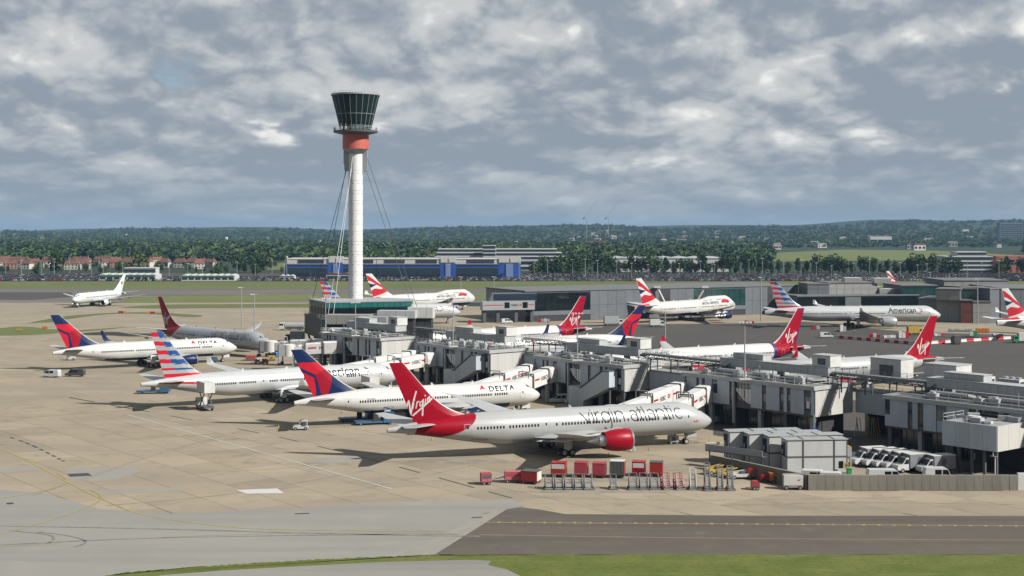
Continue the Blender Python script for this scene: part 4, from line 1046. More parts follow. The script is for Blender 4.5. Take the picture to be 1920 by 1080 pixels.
def mast(label, p, h, lamps=2, base=True, r=.14, name='light_mast', group='lighting masts'):
    t = thing(name, label, 'light mast', p, rnd.random()*.5, group)
    b = MB(); b.cyl((0, 0, 0), (0, 0, h), r*1.25, r*.7, 10); b.build('pole', GALV, t, smooth=50)
    b = MB(); b.beam((-1.3, 0, h), (1.3, 0, h), .12); b.build('crossarm', GALV, t)
    for s in [(-1.1), (-.4), (.4), (1.1)][:max(2, lamps)]:
        b = MB(); b.xprism([(s-.28, h-.1), (s+.28, h-.1), (s+.22, h+.2), (s-.22, h+.2)], -.5, .15); b.build('lamp_head', OFFW, t)
    if base:
        b = MB(); b.box(-1.2, 1.2, -1.0, 1.0, -.35, -.1); b.build('platform', OFFW, t)
        b = MB(); railing(b, [(-1.2, -1), (1.2, -1), (1.2, 1), (-1.2, 1), (-1.2, -1)], -.1, 1.1, 1.2, .05); b.build('railing', OFFW, t)
    return t
for (a, b_, h, l) in ((-176, -.9, 9.6, 'on the tower-end pier roof, left one'), (-160, -.9, 9, 'on the tower-end pier roof, right one'), (-114, -.9, 10, 'on the second pier roof'), (-66.5, -.9, 10.4, 'on the third pier roof'), (-16.5, -.9, 11, 'on the pier roof above the site cabins'), (47, -.6, 11, 'on the roof by the annex')):
    mast('pale lighting mast with railed base platform '+l, pw(a, b_, 10.4), h, 4)
# enclosed stairs
def stair_tower(label, a_top, ln=9.5, w=2.6):
    t = pthing('stair_enclosure', label, 'stairs', a_top-ln-4, -w-.2)
    b = MB(); b.xprism([(0, 0), (5.0, 0), (5.0, 4.1), (1.6, 4.6), (0, 4.4)], 0, w); b.build('lobby', PANEL, t)
    b = MB(); b.xprism([(4.2, 1.0), (ln+4, 5.2), (ln+4, 8.6), (ln+2, 8.6), (4.2, 4.2)], .05, w-.05); b.build('flight', PANEL, t)
    b = MB(); b.xprism([(4.0, 4.2), (ln+1.9, 8.68), (ln+4, 8.68), (ln+4, 8.85), (ln+1.8, 8.85), (3.9, 4.4)], -.1, w+.1); b.build('roof', DGREY, t)
    for x in (6.5, ln+3):
        b = MB(); b.box(x-.15, x+.15, w*.4, w*.6, 0, 2.0 if x < 8 else 5.2); b.build('post', DGREY, t)
stair_tower('enclosed sloping staircase on the pier behind the nearest airliner', -54); stair_tower('enclosed sloping staircase on the pier above the second white airliner', -102)

# boarding bridges
LOGO = [[(0, .5), (.3, .9), (.3, .1)], [(1, .5), (.7, .9), (.7, .1)], [(.3, .9), (.7, .9), (.5, .5)], [(.3, .1), (.7, .1), (.5, .5)]]
HS_V, HS_F = text_mesh('HSBC', 1.25, bold=.02)
def bridge(label, root, end, zr=5.3, ze=4.0, cab=True):
    root, end = Vector((root[0], root[1], 0)), Vector((end[0], end[1], 0)); d = root-end; Ln = d.length; rz = math.atan2(d.y, d.x)
    t = thing('boarding_bridge', label, 'boarding bridge', end, rz, 'white boarding bridges at the stands')
    # local x from aircraft end to pier; -y side faces the camera
    def zf(x): return ze+(zr-ze)*max(0, min(1, x/Ln))
    def tube(x0, x1, w, h0, h1, name, m=BRIDGE):
        b = MB(); P = []
        sec = [(-w/2, h0), (-w/2, h1-.35), (-w/2+.35, h1), (w/2-.35, h1), (w/2, h1-.35), (w/2, h0)]
        b.add(*loft([[(x, y, zf(x)+z) for y, z in sec] for x in (x0, x1)], 6)); return b.build(name, m, t)
    xm = Ln*.52; xq = Ln*.80
    tube(2.4, xm+1, 2.3, 0, 2.6, 'inner_tunnel'); tube(xm-.5, Ln-1.5, 2.8, -.2, 2.95, 'outer_tunnel')
    tube(Ln-1.6, Ln+2.2, 3.0, -.4, 3.1, 'rotunda', BRIDGE)
    b = MB(); b.cyl((Ln+.6, 0, 0), (Ln+.6, 0, zr-.4), .55, n=14); b.build('pillar', GREYP, t, smooth=50)
    for x in (xm-.5, Ln-1.7):
        b = MB(); z = zf(x)
        for y in (-1.5, 1.5): b.beam((x, y, z-.3), (x, y, z+3.1), .2)
        b.beam((x, -1.5, z+3.1), (x, 1.5, z+3.1), .2); b.build('hoop', DGREY, t)
    for sd in (-1, 1):
        y = sd*1.43
        def sp(x, z): return (x, y, zf(x)+z)
        b = MB()
        for a0, a1 in ((xm+.3, xm+2.6), (xq+1.2, Ln-2.2)):
            b.poly([sp(a0, 1.35), sp(a1, 1.35), sp(a1, 1.75), sp(a0, 1.75)])
        b.build('red_stripe', LETRED, t, fix=False)
        x0 = xm+3.4 if sd < 0 else xm+8.2; sg = 1 if sd < 0 else -1
        b = MB(); b.add([sp(x0+sg*v[0], 1.0+v[1]) for v in HS_V], HS_F); b.build('lettering', LETTER, t, fix=False)
        b = MB()
        for tr in LOGO: b.poly([sp(x0+sg*(4.0+p[0]*1.5), .9+p[1]*1.15) for p in tr])
        b.build('logo', LETRED, t, fix=False)
    # cab at the aircraft
    b = MB(); z = ze; b.lathe([(1.9, z-.3), (1.9, z+2.9), (1.6, z+3.05), (.01, z+3.05)], 16, (1.4, 0, 0)); b.build('cab', BRIDGE, t, smooth=40)
    b = MB(); b.box(-1.5, 1.4, -1.6, 1.6, z-.2, z+2.8); b.build('cab_head', GREYP, t)
    b = MB(); b.box(-1.7, -1.4, -1.7, 1.7, z-.3, z+2.9); b.build('bellows', DGREY, t)
    # drive column
    b = MB(); x = xm-4
    for y in (-1.5, 1.5): b.beam((x, y, .9), (x, y, zf(x)+.2), .3)
    b.beam((x, -1.7, .9), (x, 1.7, .9), .4); b.beam((x, -1.5, zf(x)-.2), (x, 1.5, zf(x)-.2), .3); dr = b.build('drive_column', GREYP, t)
    for y in (-1.1, 1.1):
        b = MB(); b.cyl((x, y-.2, .5), (x, y+.2, .5), .5, n=14); b.build('wheel', BLACK, dr)
    # overhead equipment hoop
    b = MB(); x = xm-2.5
    for y in (-1.25, 1.25): b.beam((x, y, zf(x)+2.4), (x, y, zf(x)+3.9), .18)
    b.beam((x, -1.3, zf(x)+3.9), (x, 1.3, zf(x)+3.9), .2); b.build('hoop', GREYP, t)
    return t
def pl_pt(nose, head, x, lat):
    h = Vector((math.cos(R_(head)), math.sin(R_(head)))); port = Vector((-h.y, h.x)); return Vector(nose)-h*x+port*lat
r1, r2 = pw(-25.6, -3.6), pw(-33.5, -2.6)
bridge('white boarding bridge at the nose door of the nearest airliner', r1, pl_pt((37.4, 256.7), 20.4, 6.2, 4.9), 5.0, 3.9)
bridge('white boarding bridge behind, to the second door of the nearest airliner', r2, pl_pt((37.4, 256.7), 20.4, 18.5, 5.0), 5.0, 3.9)
r1, r2 = pw(-74.5, -3.4), pw(-82.5, -2.6)
bridge('white boarding bridge at the nose door of the second white twin-jet', r1, pl_pt((6.0, 297.3), 25.1, 5.2, 4.6), 5.0, 3.7)
bridge('white boarding bridge behind, reaching the second white twin-jet further back', r2, pl_pt((6.0, 297.3), 25.1, 15, 4.6), 5.0, 3.7)
r1, r2 = pw(-122.5, -3.4), pw(-130.5, -2.6)
bridge('white boarding bridge at the nose of the silver striped-fin airliner', r1, pl_pt((-28.3, 336.9), 31.8, 5.8, 4.8), 5.0, 3.7)
bridge('white boarding bridge behind, over the back of the silver striped-fin airliner', r2, pl_pt((-28.3, 336.9), 31.8, 16.5, 4.9), 5.0, 3.7)
r1, r2 = pw(-170, -3.4), pw(-180, -1.0)
bridge('white boarding bridge standing clear of aircraft, left of the tower-end pier building', r1, gp(533, 693), 5.0, 4.2)
bridge('white boarding bridge farthest left, just behind the idle one', r2, gp(500, 684), 5.0, 4.2)
# ------------------------------------------------------------------ control tower
CABG = mat('cab_glass', (.010, .026, .028), .05, spec=.14)
TX, TY = -54.5, 476.0
SHAFT = mat('tower_white', (.88, .88, .875), .5, c2=(.76, .76, .75), scale=.25, stretch=(1, 1, .3))
DRUM = mat('tower_red', (.58, .125, .085), .5, c2=(.50, .10, .07), scale=.6)
t = thing('control_tower', 'white guyed control tower with dark glass cab and red drum', 'control tower', (TX, TY, 0))
# shaft of stacked cans
zs = [14.6+i*(60.5-14.6)/13 for i in range(14)]
for z0, z1 in zip(zs[:-1], zs[1:]):
    b = MB(); b.lathe([(2.40, z0+.03), (2.48, z0+.08), (2.48, z1-.08), (2.40, z1-.03)], 40); sh = b.build('shaft_section', SHAFT, t, smooth=50)
    b = MB()
    for k in range(8):
        a = 2*math.pi*k/8+.5; b.cyl((2.43*math.cos(a), 2.43*math.sin(a), z1-1.0), (2.54*math.cos(a), 2.54*math.sin(a), z1-1.0), .17, n=8)
    b.build('porthole', DGREY, sh, kind='stuff')
b = MB(); b.lathe([(2.38, 14), (2.38, 60.6)], 24); b.build('inner_tube', GREYP, t, smooth=50)
b = MB(); b.lathe([(2.48, 60.55), (2.48, 66.9)], 36); b.build('upper_shaft', SHAFT, t, smooth=30)
b = MB(); b.lathe([(2.5, 66.3), (3.4, 66.9), (4.2, 67.6), (4.5, 67.9), (.1, 67.9)], 36); b.build('collar', GREYP, t, smooth=30)
for k in range(3):
    a = R_((188, 352, 95)[k]); b = MB(); n = Vector((math.cos(a), math.sin(a), 0)); s = Vector((-n.y, n.x, 0))*.35
    P = [n*2.4+Vector((0, 0, 60.3)), n*3.7+Vector((0, 0, 60.0)), n*4.2+Vector((0, 0, 62)), n*4.2+Vector((0, 0, 67.8)), n*2.4+Vector((0, 0, 67.8))]
    b.add([p-s for p in P]+[p+s for p in P], [(4, 3, 2, 1, 0), (5, 6, 7, 8, 9)]+[(i, (i+1) % 5, 5+(i+1) % 5, 5+i) for i in range(5)]); b.build('cable_bracket', GREYP, t)
b = MB(); b.lathe([(4.3, 67.85), (4.55, 67.9), (4.55, 73.0), (4.3, 73.05)], 40); b.build('red_drum', DRUM, t, smooth=40)
b = MB(); b.lathe([(4.6, 73.0), (5.5, 73.2), (7.7, 73.7), (7.75, 74.3), (5.2, 74.35)], 40); gl = b.build('gallery', DGREY, t, smooth=25)
b = MB()
for i in range(32):
    a = 2*math.pi*i/32; c = Vector((7.65*math.cos(a), 7.65*math.sin(a), 74.3)); e = Vector((7.65*math.cos(a+.1964), 7.65*math.sin(a+.1964), 74.3)); up = Vector((0, 0, 1.1))
    b.beam(c, c+up, .06); b.beam(c+up, e+up, .06); b.beam(c+up*.5, e+up*.5, .05)
b.build('railing', OFFW, gl)
for i in range(9):
    a = rnd.random()*6.28; b = MB(); b.cb(7.2*math.cos(a), 7.2*math.sin(a), 74.9, .6, .6, 1.1); b.cyl((7.4*math.cos(a), 7.4*math.sin(a), 75), (7.4*math.cos(a), 7.4*math.sin(a), 76.4), .05, n=6); b.build('equipment', rnd.choice([OFFW, DGREY, GREYP]), gl)
# cab: leaning panes
NP = 22; rb, rt, zb_, zt_ = 5.35, 8.35, 74.4, 86.6
b = MB(); b.lathe([(.1, zb_), (rb-.35, zb_), (rt-.35, zt_), (.1, zt_)], NP); b.build('cab_core', DARKIN, t)
rows = [(0, .13), (.13, .46), (.46, 1.0)]
for i in range(NP):
    for (u0, u1) in rows:
        a0, a1 = 2*math.pi*i/NP, 2*math.pi*(i+1)/NP; P = []
        for a, u in ((a0, u0), (a1, u0), (a1, u1), (a0, u1)):
            r = lerp(rb, rt, u)-.02; P.append((r*math.cos(a), r*math.sin(a), lerp(zb_, zt_, u)))
        c = sum((Vector(p) for p in P), Vector())/4
        P = [c+(Vector(p)-c)*.985 for p in P]; inn = [p*Vector((1, 1, 1)) - Vector((c.x, c.y, 0)).normalized()*.06 for p in P]
        b = MB(); b.add(P+inn, [(0, 1, 2, 3), (7, 6, 5, 4), (0, 4, 5, 1), (1, 5, 6, 2), (2, 6, 7, 3), (3, 7, 4, 0)]); b.build('pane', TEAL if (u0 == 0 and i % 5 in (1, 2)) else CABG, t)
b = MB()
for i in range(NP):
    a = 2*math.pi*i/NP; b.beam((rb*math.cos(a), rb*math.sin(a), zb_), (rt*math.cos(a), rt*math.sin(a), zt_), .06)
for u in (.13, .46):
    r = lerp(rb, rt, u)+.02
    for i in range(NP):
        a, a2 = 2*math.pi*i/NP, 2*math.pi*(i+1)/NP; z = lerp(zb_, zt_, u); b.beam((r*math.cos(a), r*math.sin(a), z), (r*math.cos(a2), r*math.sin(a2), z), .07)
b.build('mullions', OFFW, t)
b = MB(); b.lathe([(rt-.3, zt_-.1), (rt+.22, zt_-.1), (rt+.25, zt_+.45), (rt-.4, zt_+.6), (.1, zt_+.7)], 36); cap = b.build('cab_roof', GALV, t, smooth=30)
b = MB()
for i in range(30):
    a, a2 = 2*math.pi*i/30, 2*math.pi*(i+1)/30; c = Vector((7.9*math.cos(a), 7.9*math.sin(a), zt_+.55)); e = Vector((7.9*math.cos(a2), 7.9*math.sin(a2), zt_+.55)); up = Vector((0, 0, .55)); b.beam(c, c+up, .06); b.beam(c+up, e+up, .06)
b.build('railing', GALV, cap)
for (x, y, h) in ((1, 0, 3.4), (-2, 1, 2.0), (3, -2, 1.6), (-4, -2, 1.3), (5, 1, 1.5)):
    b = MB(); b.cyl((x, y, zt_+.5), (x, y, zt_+.7+h), .07, n=6); b.build('aerial', OFFW, cap)
# guy cables
for lab, q, za in (('left', (-75, 486), 60.5), ('left', (-71, 489), 64.5), ('front', (-62.2, 447), 61), ('front', (-59.8, 446), 65), ('right', (-30, 470), 60.5), ('right', (-28.5, 473), 65.5)):
    d = Vector((q[0]-TX, q[1]-TY, 0)); n = d.normalized(); b = MB(); s = n*3.9+Vector((0, 0, za)); e = d; b.cyl(s, e, .09, n=8); b.build('guy_cable', GALV if lab == 'front' else DGREY, t)
# podium
def podium():
    t = thing('tower_podium', 'dark teal glass podium building at the foot of the control tower', 'building', (0, 0, 0))
    lo = [at(572, 476).xy, at(604, 450).xy, at(782, 462).xy, at(790, 478).xy, at(700, 488).xy]
    hi = [at(581, 474).xy, at(612, 453).xy, at(771, 463).xy, at(774, 475).xy, at(690, 484).xy]
    def tier(poly, z0, z1, panes_w, mats, name):
        b = MB(); c = sum((p for p in poly), Vector((0, 0)))/len(poly); inn = [c+(p-c)*.99 for p in poly]
        b.prism([tuple(p) for p in inn], z0, z1-.05); b.build(name, TEALD, t)
        for p, q in zip(poly, poly[1:]+poly[:1]):
            L_ = (q-p).length; n = max(1, int(L_/panes_w)); d = (q-p)/L_; out = Vector((d.y, -d.x)); 
            if out.dot((p+q)/2-c) < 0: out = -out
            visible = out.y < .35
            if not visible: continue
            for i in range(n):
                a = p+d*(L_*i/n+.06); e = p+d*(L_*(i+1)/n-.06)
                for (u0, u1, m) in mats:
                    b = MB(); zz0, zz1 = lerp(z0, z1, u0)+.05, lerp(z0, z1, u1)-.05
                    V8 = [(*(v+out*o), z) for o in (0, .10) for v, z in ((a, zz0), (e, zz0), (e, zz1), (a, zz1))]
                    b.add(V8, [(3, 2, 1, 0), (4, 5, 6, 7), (0, 1, 5, 4), (1, 2, 6, 5), (2, 3, 7, 6), (3, 0, 4, 7)]); b.build('pane', m, t)
                if out.x < -.5:
                    b = MB(); f = p+d*(L_*i/n); b.beam((*(f+out*.2), z0), (*(f+out*.2), z1), .07, .18); b.build('fin', GREYP, t)
        return c
    tier(lo, 3.8, 10.3, 1.6, ((0, 1, TEALD),), 'lower_storey')
    tier(hi, 10.6, 15.6, 1.9, ((0, .58, GLASS), (.64, 1, TEAL)), 'upper_storey')
    for poly, z, k in ((lo, 10.3, 1.02), (hi, 15.6, 1.02)):
        c = sum(poly, Vector((0, 0)))/len(poly); b = MB(); b.prism([tuple(c+(p-c)*k) for p in poly], z, z+.32); b.build('roof', GREYP if z > 12 else DGREY, t)
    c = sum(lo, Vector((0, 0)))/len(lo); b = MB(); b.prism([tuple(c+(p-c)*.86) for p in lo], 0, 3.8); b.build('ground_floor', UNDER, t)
    for p in lo:
        q = c+(p-c)*.9; b = MB(); b.cyl((*q, 0), (*(c+(p-c)*.95), 3.9), .35, n=8); b.build('column', DGREY, t)
    b = MB(); railing(b, [tuple(c+(p-c)*1.02) for p in lo[:3]], 10.65, 1.1, 2.5, .06); railing(b, [tuple(p) for p in hi[:3]], 15.95, 1.0, 2.5, .06); b.build('railing', OFFW, t)
podium()
# cluttered roofs between podium and pier
for i, (px, d, w, dp, h, z, m, lab) in enumerate(((655, 430, 14, 6, 3.0, 10.2, mat('mesh_screen', (.36, .35, .32), .8, c2=(.28, .27, .25), scale=2.), 'beige mesh plant screen in front of the tower podium'), (700, 420, 9, 5, 3.6, 9.6, GALV, 'grey pipe-filled plant frame in front of the podium'),
        (745, 428, 12, 5, 2.4, 12.2, PLANT, 'grey plant box with white lid below the podium right end'), (790, 432, 8, 5, 3.4, 12, OFFW, 'bright white plant block right of the podium'), (640, 415, 7, 4, 3.6, 6.4, PANEL, 'small grey roof hut left of the mesh screen'))):
    t = thing('plant_room', lab, 'plant room', at(px, d, 0), PRZ+.8)
    b = MB(); b.box(-w/2, w/2, -dp/2, dp/2, z, z+h); b.build('casing', m, t)
    for k in range(4):
        b = MB(); x = -w/2+w*(k+.5)/4; b.box(x-w/8+.06, x+w/8-.06, -dp/2-.06, -dp/2+.02, z+.15, z+h-.15); b.build('panel', m, t)
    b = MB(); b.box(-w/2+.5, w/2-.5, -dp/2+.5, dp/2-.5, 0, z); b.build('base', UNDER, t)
# tall masts left of the tower
mast('slim dark lighting mast left of the tower, the left one', gp(453, 616), 16.5, 2, False, .2); mast('slim dark lighting mast left of the tower, the right one', gp(477, 657), 18.5, 2, False, .2)
# ------------------------------------------------------------------ compound: cabins, barrier, vans
sheet('service_yard', gs([(1338, 745), (1338, 815), (1400, 826), (1480, 838), (1580, 858), (1700, 868), (1800, 884), (2100, 905), (2100, 760)]), .006, ASPHD)
CABW = mat('cabin_white', (.60, .61, .61), .45, c2=(.53, .54, .535), scale=.6, stretch=(1, 1, .2))
CABR = mat('cabin_roof', (.40, .42, .42), .6, c2=(.33, .345, .345), scale=.7)
def cabin(label, p, rz, w, d, levels=2, joins=(.27, .78), z0=0.0, win=True):
    t = thing('site_cabin', label, 'cabin', (p[0], p[1], z0), rz, 'white stacked site cabins')
    for k in range(levels):
        z = k*2.75; xs = [0]+[j*w for j in joins]+[w]
        for a, e in zip(xs[:-1], xs[1:]):
            b = MB(); b.box(a+.05, e-.05, .04, d-.04, z+.14, z+2.62); m = b.build('module', CABW, t)
            b = MB()
            for x in (a+.02, e-.14):
                for y in (0, d-.12): b.box(x, x+.12, y, y+.12, z, z+2.75)
            for zz in (z, z+2.62): b.box(a+.02, e-.02, .0, .1, zz, zz+.13); b.box(a+.02, e-.02, d-.1, d, zz, zz+.13)
            b.build('frame', DGREY, m)
        if k == 0 and win:
            b = MB(); b.box(w*.86, w*.93, -.03, .06, z+.9, z+2.0); b.build('window', GLASS, t)
    b = MB(); z = levels*2.75; b.box(-.1, w+.1, -.1, d+.1, z, z+.12)
    for j in joins: b.box(j*w-.06, j*w+.06, -.1, d+.1, z+.12, z+.2, 1)
    b.build('roof', [CABR, DGREY], t)
    b = MB(); b.box(-.05, .06, d*.35, d*.35+.9, (levels-1)*2.75+.2, (levels-1)*2.75+2.3); b.build('door', NAVY, t)
    b = MB(); b.box(-.05, .06, d*.7, d*.7+.8, (levels-1)*2.75+1.0, (levels-1)*2.75+2.1); b.build('window', GLASS, t)
    return t
q = gp(1475, 889); rz = .085
cabin('two-storey white site cabin, the nearest one behind the concrete barrier', q, rz, 10.2, 3.2)
for i in range(3):
    p = q+Vector((-2.2-2.9*i*.99, 3.9+2.6*i, 0)); cabin(('white site cabin block directly behind the nearest cabin', 'white site cabin in the middle of the rear row', 'white site cabin farthest to the left of the block')[i], p, rz+.08, 13.0, 2.9, joins=(.33, .66))
t = thing('landing_platform', 'dark timber access platform with railings along the cabin fronts', 'platform', q+Vector((-3.4, 1.0, 0)), rz+.08+R_(130))
b = MB(); b.box(0, 11, -.7, .7, 2.55, 2.7); b.build('deck', DGREY, t)
b = MB(); b.box(0, 11, .66, .74, 2.7, 3.75); b.build('side_panel', GREYP, t)
for x in (.4, 3.8, 7.2, 10.6):
    b = MB(); b.beam((x, 0, 0), (x, 0, 2.55), .15); b.build('post', DGREY, t)
t = thing('stair_cabinet', 'grey balcony box with yellow edge on posts beside the nearest cabin', 'platform', gp(1578, 886), rz)
b = MB(); b.box(0, 1.7, 0, 2, 2.6, 4.1, 0); b.box(0, 1.7, -.02, 2, 4.1, 4.2, 1); b.build('box', [GREYP, YELLOW], t)
for x in (.1, .8, 1.6):
    b = MB(); b.beam((x, .1, 0), (x, .1, 2.6), .1); b.build('post', OFFW, t)
t = thing('wheelie_bin', 'green wheelie bin beside the nearest cabin', 'bin', gp(1592, 891)); b = MB(); b.xprism([(-.3, .1), (.3, .1), (.36, 1.05), (-.36, 1.05)], -.35, .35); b.build('body', GREEN, t); b = MB(); b.box(-.4, .4, -.42, .4, 1.05, 1.15); b.build('lid', GREEN, t)
b = MB(); b.cyl((-.3, .3, .12), (.3, .3, .12), .12, n=10); b.build('wheel', BLACK, t)
t = thing('warning_sign', 'small yellow notice on the fence beside the nearest cabin', 'sign', gp(1587, 889)); b = MB(); b.box(-.35, .35, -.03, .03, .9, 1.9); b.build('board', YELLOW, t); b = MB(); b.beam((0, .06, 0), (0, .06, 1.9), .07); b.build('post', GALV, t)
b = MB(); b.box(-.2, .2, -.045, -.03, 1.3, 1.6); b.build('symbol', DGREY, t)
t = thing('blue_sign', 'round-cornered blue sign on a pale post above the site cabins', 'sign', gp(1526, 838)); b = MB(); b.cyl((0, 0, 0), (0, 0, 6), .12, n=8); b.build('post', GALV, t); b = MB(); b.box(-.45, .45, -.22, -.14, 2.6, 3.5); b.build('board', mat('sign_blue', (.02, .10, .55), .4), t); b = MB(); b.box(-.3, .3, -.23, -.22, 2.95, 3.15); b.build('lettering', OFFW, t)
# barrier
t = thing('barrier_wall', 'weathered precast concrete barrier wall round the cabin compound', 'wall', (0, 0, 0))
def wallrun(p, q, n, h=2.35, w=.55):
    p, q = Vector(p), Vector(q); d = (q-p)/n; a = math.atan2(d.y, d.x); l = d.length
    for i in range(n):
        b = MB(); e = .012; hh = h+rnd.uniform(-.04, .04)
        b.xprism([(e, 0), (l-e, 0), (l-e, hh), (e, hh)], -w/2, w/2)
        o = b.build('wall_panel', CONCW, t); o.location = p+d*i+Vector((-math.sin(a), math.cos(a), 0))*rnd.uniform(-.02, .02); o.rotation_euler = (0, 0, a)
wallrun(gp(1334, 879), gp(1514, 918.5), 13); wallrun(gp(1515, 919), gp(1908, 919), 24)
t = thing('white_gate_block', 'white block with rounded corner at the end of the barrier wall', 'gate', gp(1916, 919)); b = MB(); b.box(-.6, 4, 0, .5, 0, 2.6); b.build('panel', OFFW, t); b = MB(); b.cyl((-.6, .2, 0), (-.6, .2, 2.5), .12, n=8); b.build('post', GALV, t)
def wheel(b, x, y, r=.38, w=.25): b.cyl((x, y-w/2, r), (x, y+w/2, r), r, n=14)
def put_wheels(t, pts, r=.38, w=.25):
    for x, y in pts:
        b = MB(); wheel(b, x, y, r, w); o = b.build('wheel', BLACK, t)
        b = MB(); b.cyl((x, y-w/2-.01, r), (x, y+w/2+.01, r), r*.5, n=10); b.build('rim', GALV, o)
VANW = mat('van_white', (.68, .69, .69), .35, coat=.2, c2=(.62, .63, .63), scale=.8)
BOX_SHADE = mat('box_shade_grey', (.24, .26, .28), .5, c2=(.20, .21, .23), scale=.6)  # shade on the parked vans' cargo boxes is put into this darker colour
def box_van(label, p, rz, lit=True, group='box vans parked in the compound'):
    t = thing('box_van', label, 'box van', p, rz, group)
    b = MB(); b.xprism([(2.95, .45), (3.1, .9), (2.95, 1.25), (2.15, 1.45), (1.45, 2.35), (.9, 2.5), (.9, .45)], -.95, .95); cab = b.build('cab', VANW, t)
    b = MB(); b.poly([(2.10, -.86, 1.52), (2.10, .86, 1.52), (1.50, .80, 2.31), (1.50, -.80, 2.31)])
    for v in range(4): b.v[v] = (b.v[v][0]+.05, b.v[v][1], b.v[v][2]+.04)
    for s in (-1, 1): b.poly([(1.0, s*.965, 1.45), (1.95, s*.965, 1.45), (1.42, s*.965, 2.2), (1.0, s*.965, 2.2)])
    b.build('window', GLASS, cab, fix=False)
    b = MB(); b.box(-3.2, .8, -1.1, 1.1, .75, 2.95); bx = b.build('cargo_box', BOX_SHADE, t)
    b = MB(); b.box(-3.25, 1.0, -1.13, 1.13, 2.95, 3.05); b.build('roof', OFFW, bx)
    b = MB(); n = 12
    for s in (-1, 1): b.poly([(-1.0+.5*math.cos(6.283*i/n), s*1.105, 1.95+.62*math.sin(6.283*i/n)) for i in range(n)])
    b.build('emblem', DGREY, bx, fix=False)
    b = MB(); b.box(-3.2, 2.9, -.4, .4, .45, .72); b.build('chassis', DGREY, t)
    for s in (-1, 1):
        b = MB(); b.cb(3.0, s*.7, .95, .12, .3, .22); b.build('headlight', GALV, t)
    put_wheels(t, [(2.1, -.85), (2.1, .85), (-2.0, -.85), (-2.0, .85)])
vx = [(1612, 872), (1633, 874.5), (1652, 877), (1671, 880), (1692, 884), (1737, 887)]
ords = ('farthest of the row', 'second farthest of the row', 'third in the row', 'fourth in the row', 'in the shadow edge, fifth of the row', 'in shade, nearest the annex')
for (x, y), l in zip(vx, ords): box_van('white box van with cargo box coloured dark for shade, '+l, gp(x+16, y), R_(196))
def panel_van(label, p, rz, m=VANW, group='vans on the apron', L_=4.9, H_=2.0):
    t = thing('van', label, 'van', p, rz, group); h = H_
    b = MB(); x = L_/2
    b.xprism([(x, .35), (x, .85), (x-.8, 1.08), (x-1.55, h-.1), (x-1.9, h), (-x+.15, h), (-x, h-.5), (-x, .35)], -.92, .92); bd = b.build('body', m, t)
    b = MB()
    for s in (-1, 1):
        b.poly([(x-.95, s*.93, 1.12), (x-1.55, s*.93, h-.22), (x-2.3, s*.93, h-.22), (x-2.3, s*.93, 1.12)]); b.poly([(x-2.45, s*.93, 1.12), (x-2.45, s*.93, h-.22), (x-3.5, s*.93, h-.22), (x-3.5, s*.93, 1.12)])
    b.poly([(x-.80, -.8, 1.13), (x-.80, .8, 1.13), (x-1.50, .75, h-.08), (x-1.50, -.75, h-.08)]); b.build('window', GLASS, bd, fix=False)
    for s in (-1, 1):
        b = MB(); b.cb(x, s*.7, .75, .08, .28, .2); b.build('headlight', GALV, t)
    put_wheels(t, [(x-.9, -.8), (x-.9, .8), (-x+.95, -.8), (-x+.95, .8)], .33, .22); return t
panel_van('white van parked low behind the barrier, its roof just showing at left', gp(1532, 905), R_(-15)); panel_van('white van behind the barrier beside the green bin', gp(1566, 909), R_(-12))
panel_van('flat white van roof showing behind the barrier, centre', gp(1662, 908), 0, L_=6.0, H_=2.4); panel_van('white van roof showing behind the barrier, right of centre', gp(1762, 906), 0, L_=5.0, H_=2.5)
panel_van('small white van crossing the apron at far left', gp(96, 707), R_(170)); panel_van('dark grey van beside the white one at far left', gp(141, 705.5), R_(176), mat('van_dark', (.055, .06, .065), .35, coat=.3), L_=5.2, H_=2.0)
panel_van('white van parked under the pier near the enclosed staircase', gp(1050, 755), R_(200)); panel_van('second white van parked under the pier near the staircase', gp(1077, 757), R_(200), L_=4.3, H_=1.6)
panel_van('white car in the shade below the annex', gp(1750, 848), R_(15), L_=4.2, H_=1.5); panel_van('silver car in deep shade by the annex columns', gp(1850, 866), R_(15), m=SILVER, L_=4.2, H_=1.5); panel_van('silver car in shade behind the nearest airliner nose', gp(1350, 792), R_(40), m=SILVER, L_=4.2, H_=1.5)
panel_van('white van beside the red and white barriers', gp(1549, 633), R_(5)); panel_van('white van below the dark terminal bridge', gp(950, 606), R_(20))
# scaffold poles
t = thing('scaffold_stack', 'yellow scaffold poles stored under the right pier link', 'scaffolding', gp(1628, 818))
for i in range(12):
    b = MB(); x = -2.6+i*.45; b.cyl((x, 0, 0), (x+rnd.uniform(-.8, .8), rnd.uniform(-.3, .3), 3.6), .07, n=6); b.build('pole', YELLOW if i > 2 else GALV, t)
t = thing('scaffold_stack', 'yellow scaffold poles under the pier behind the site cabins', 'scaffolding', gp(1466, 802))
for i in range(11):
    b = MB(); x = -2+i*.36; b.cyl((x, 0, 0), (x+rnd.uniform(-.15, .15), 0, 3.2), .06, n=6); b.build('pole', YELLOW, t)

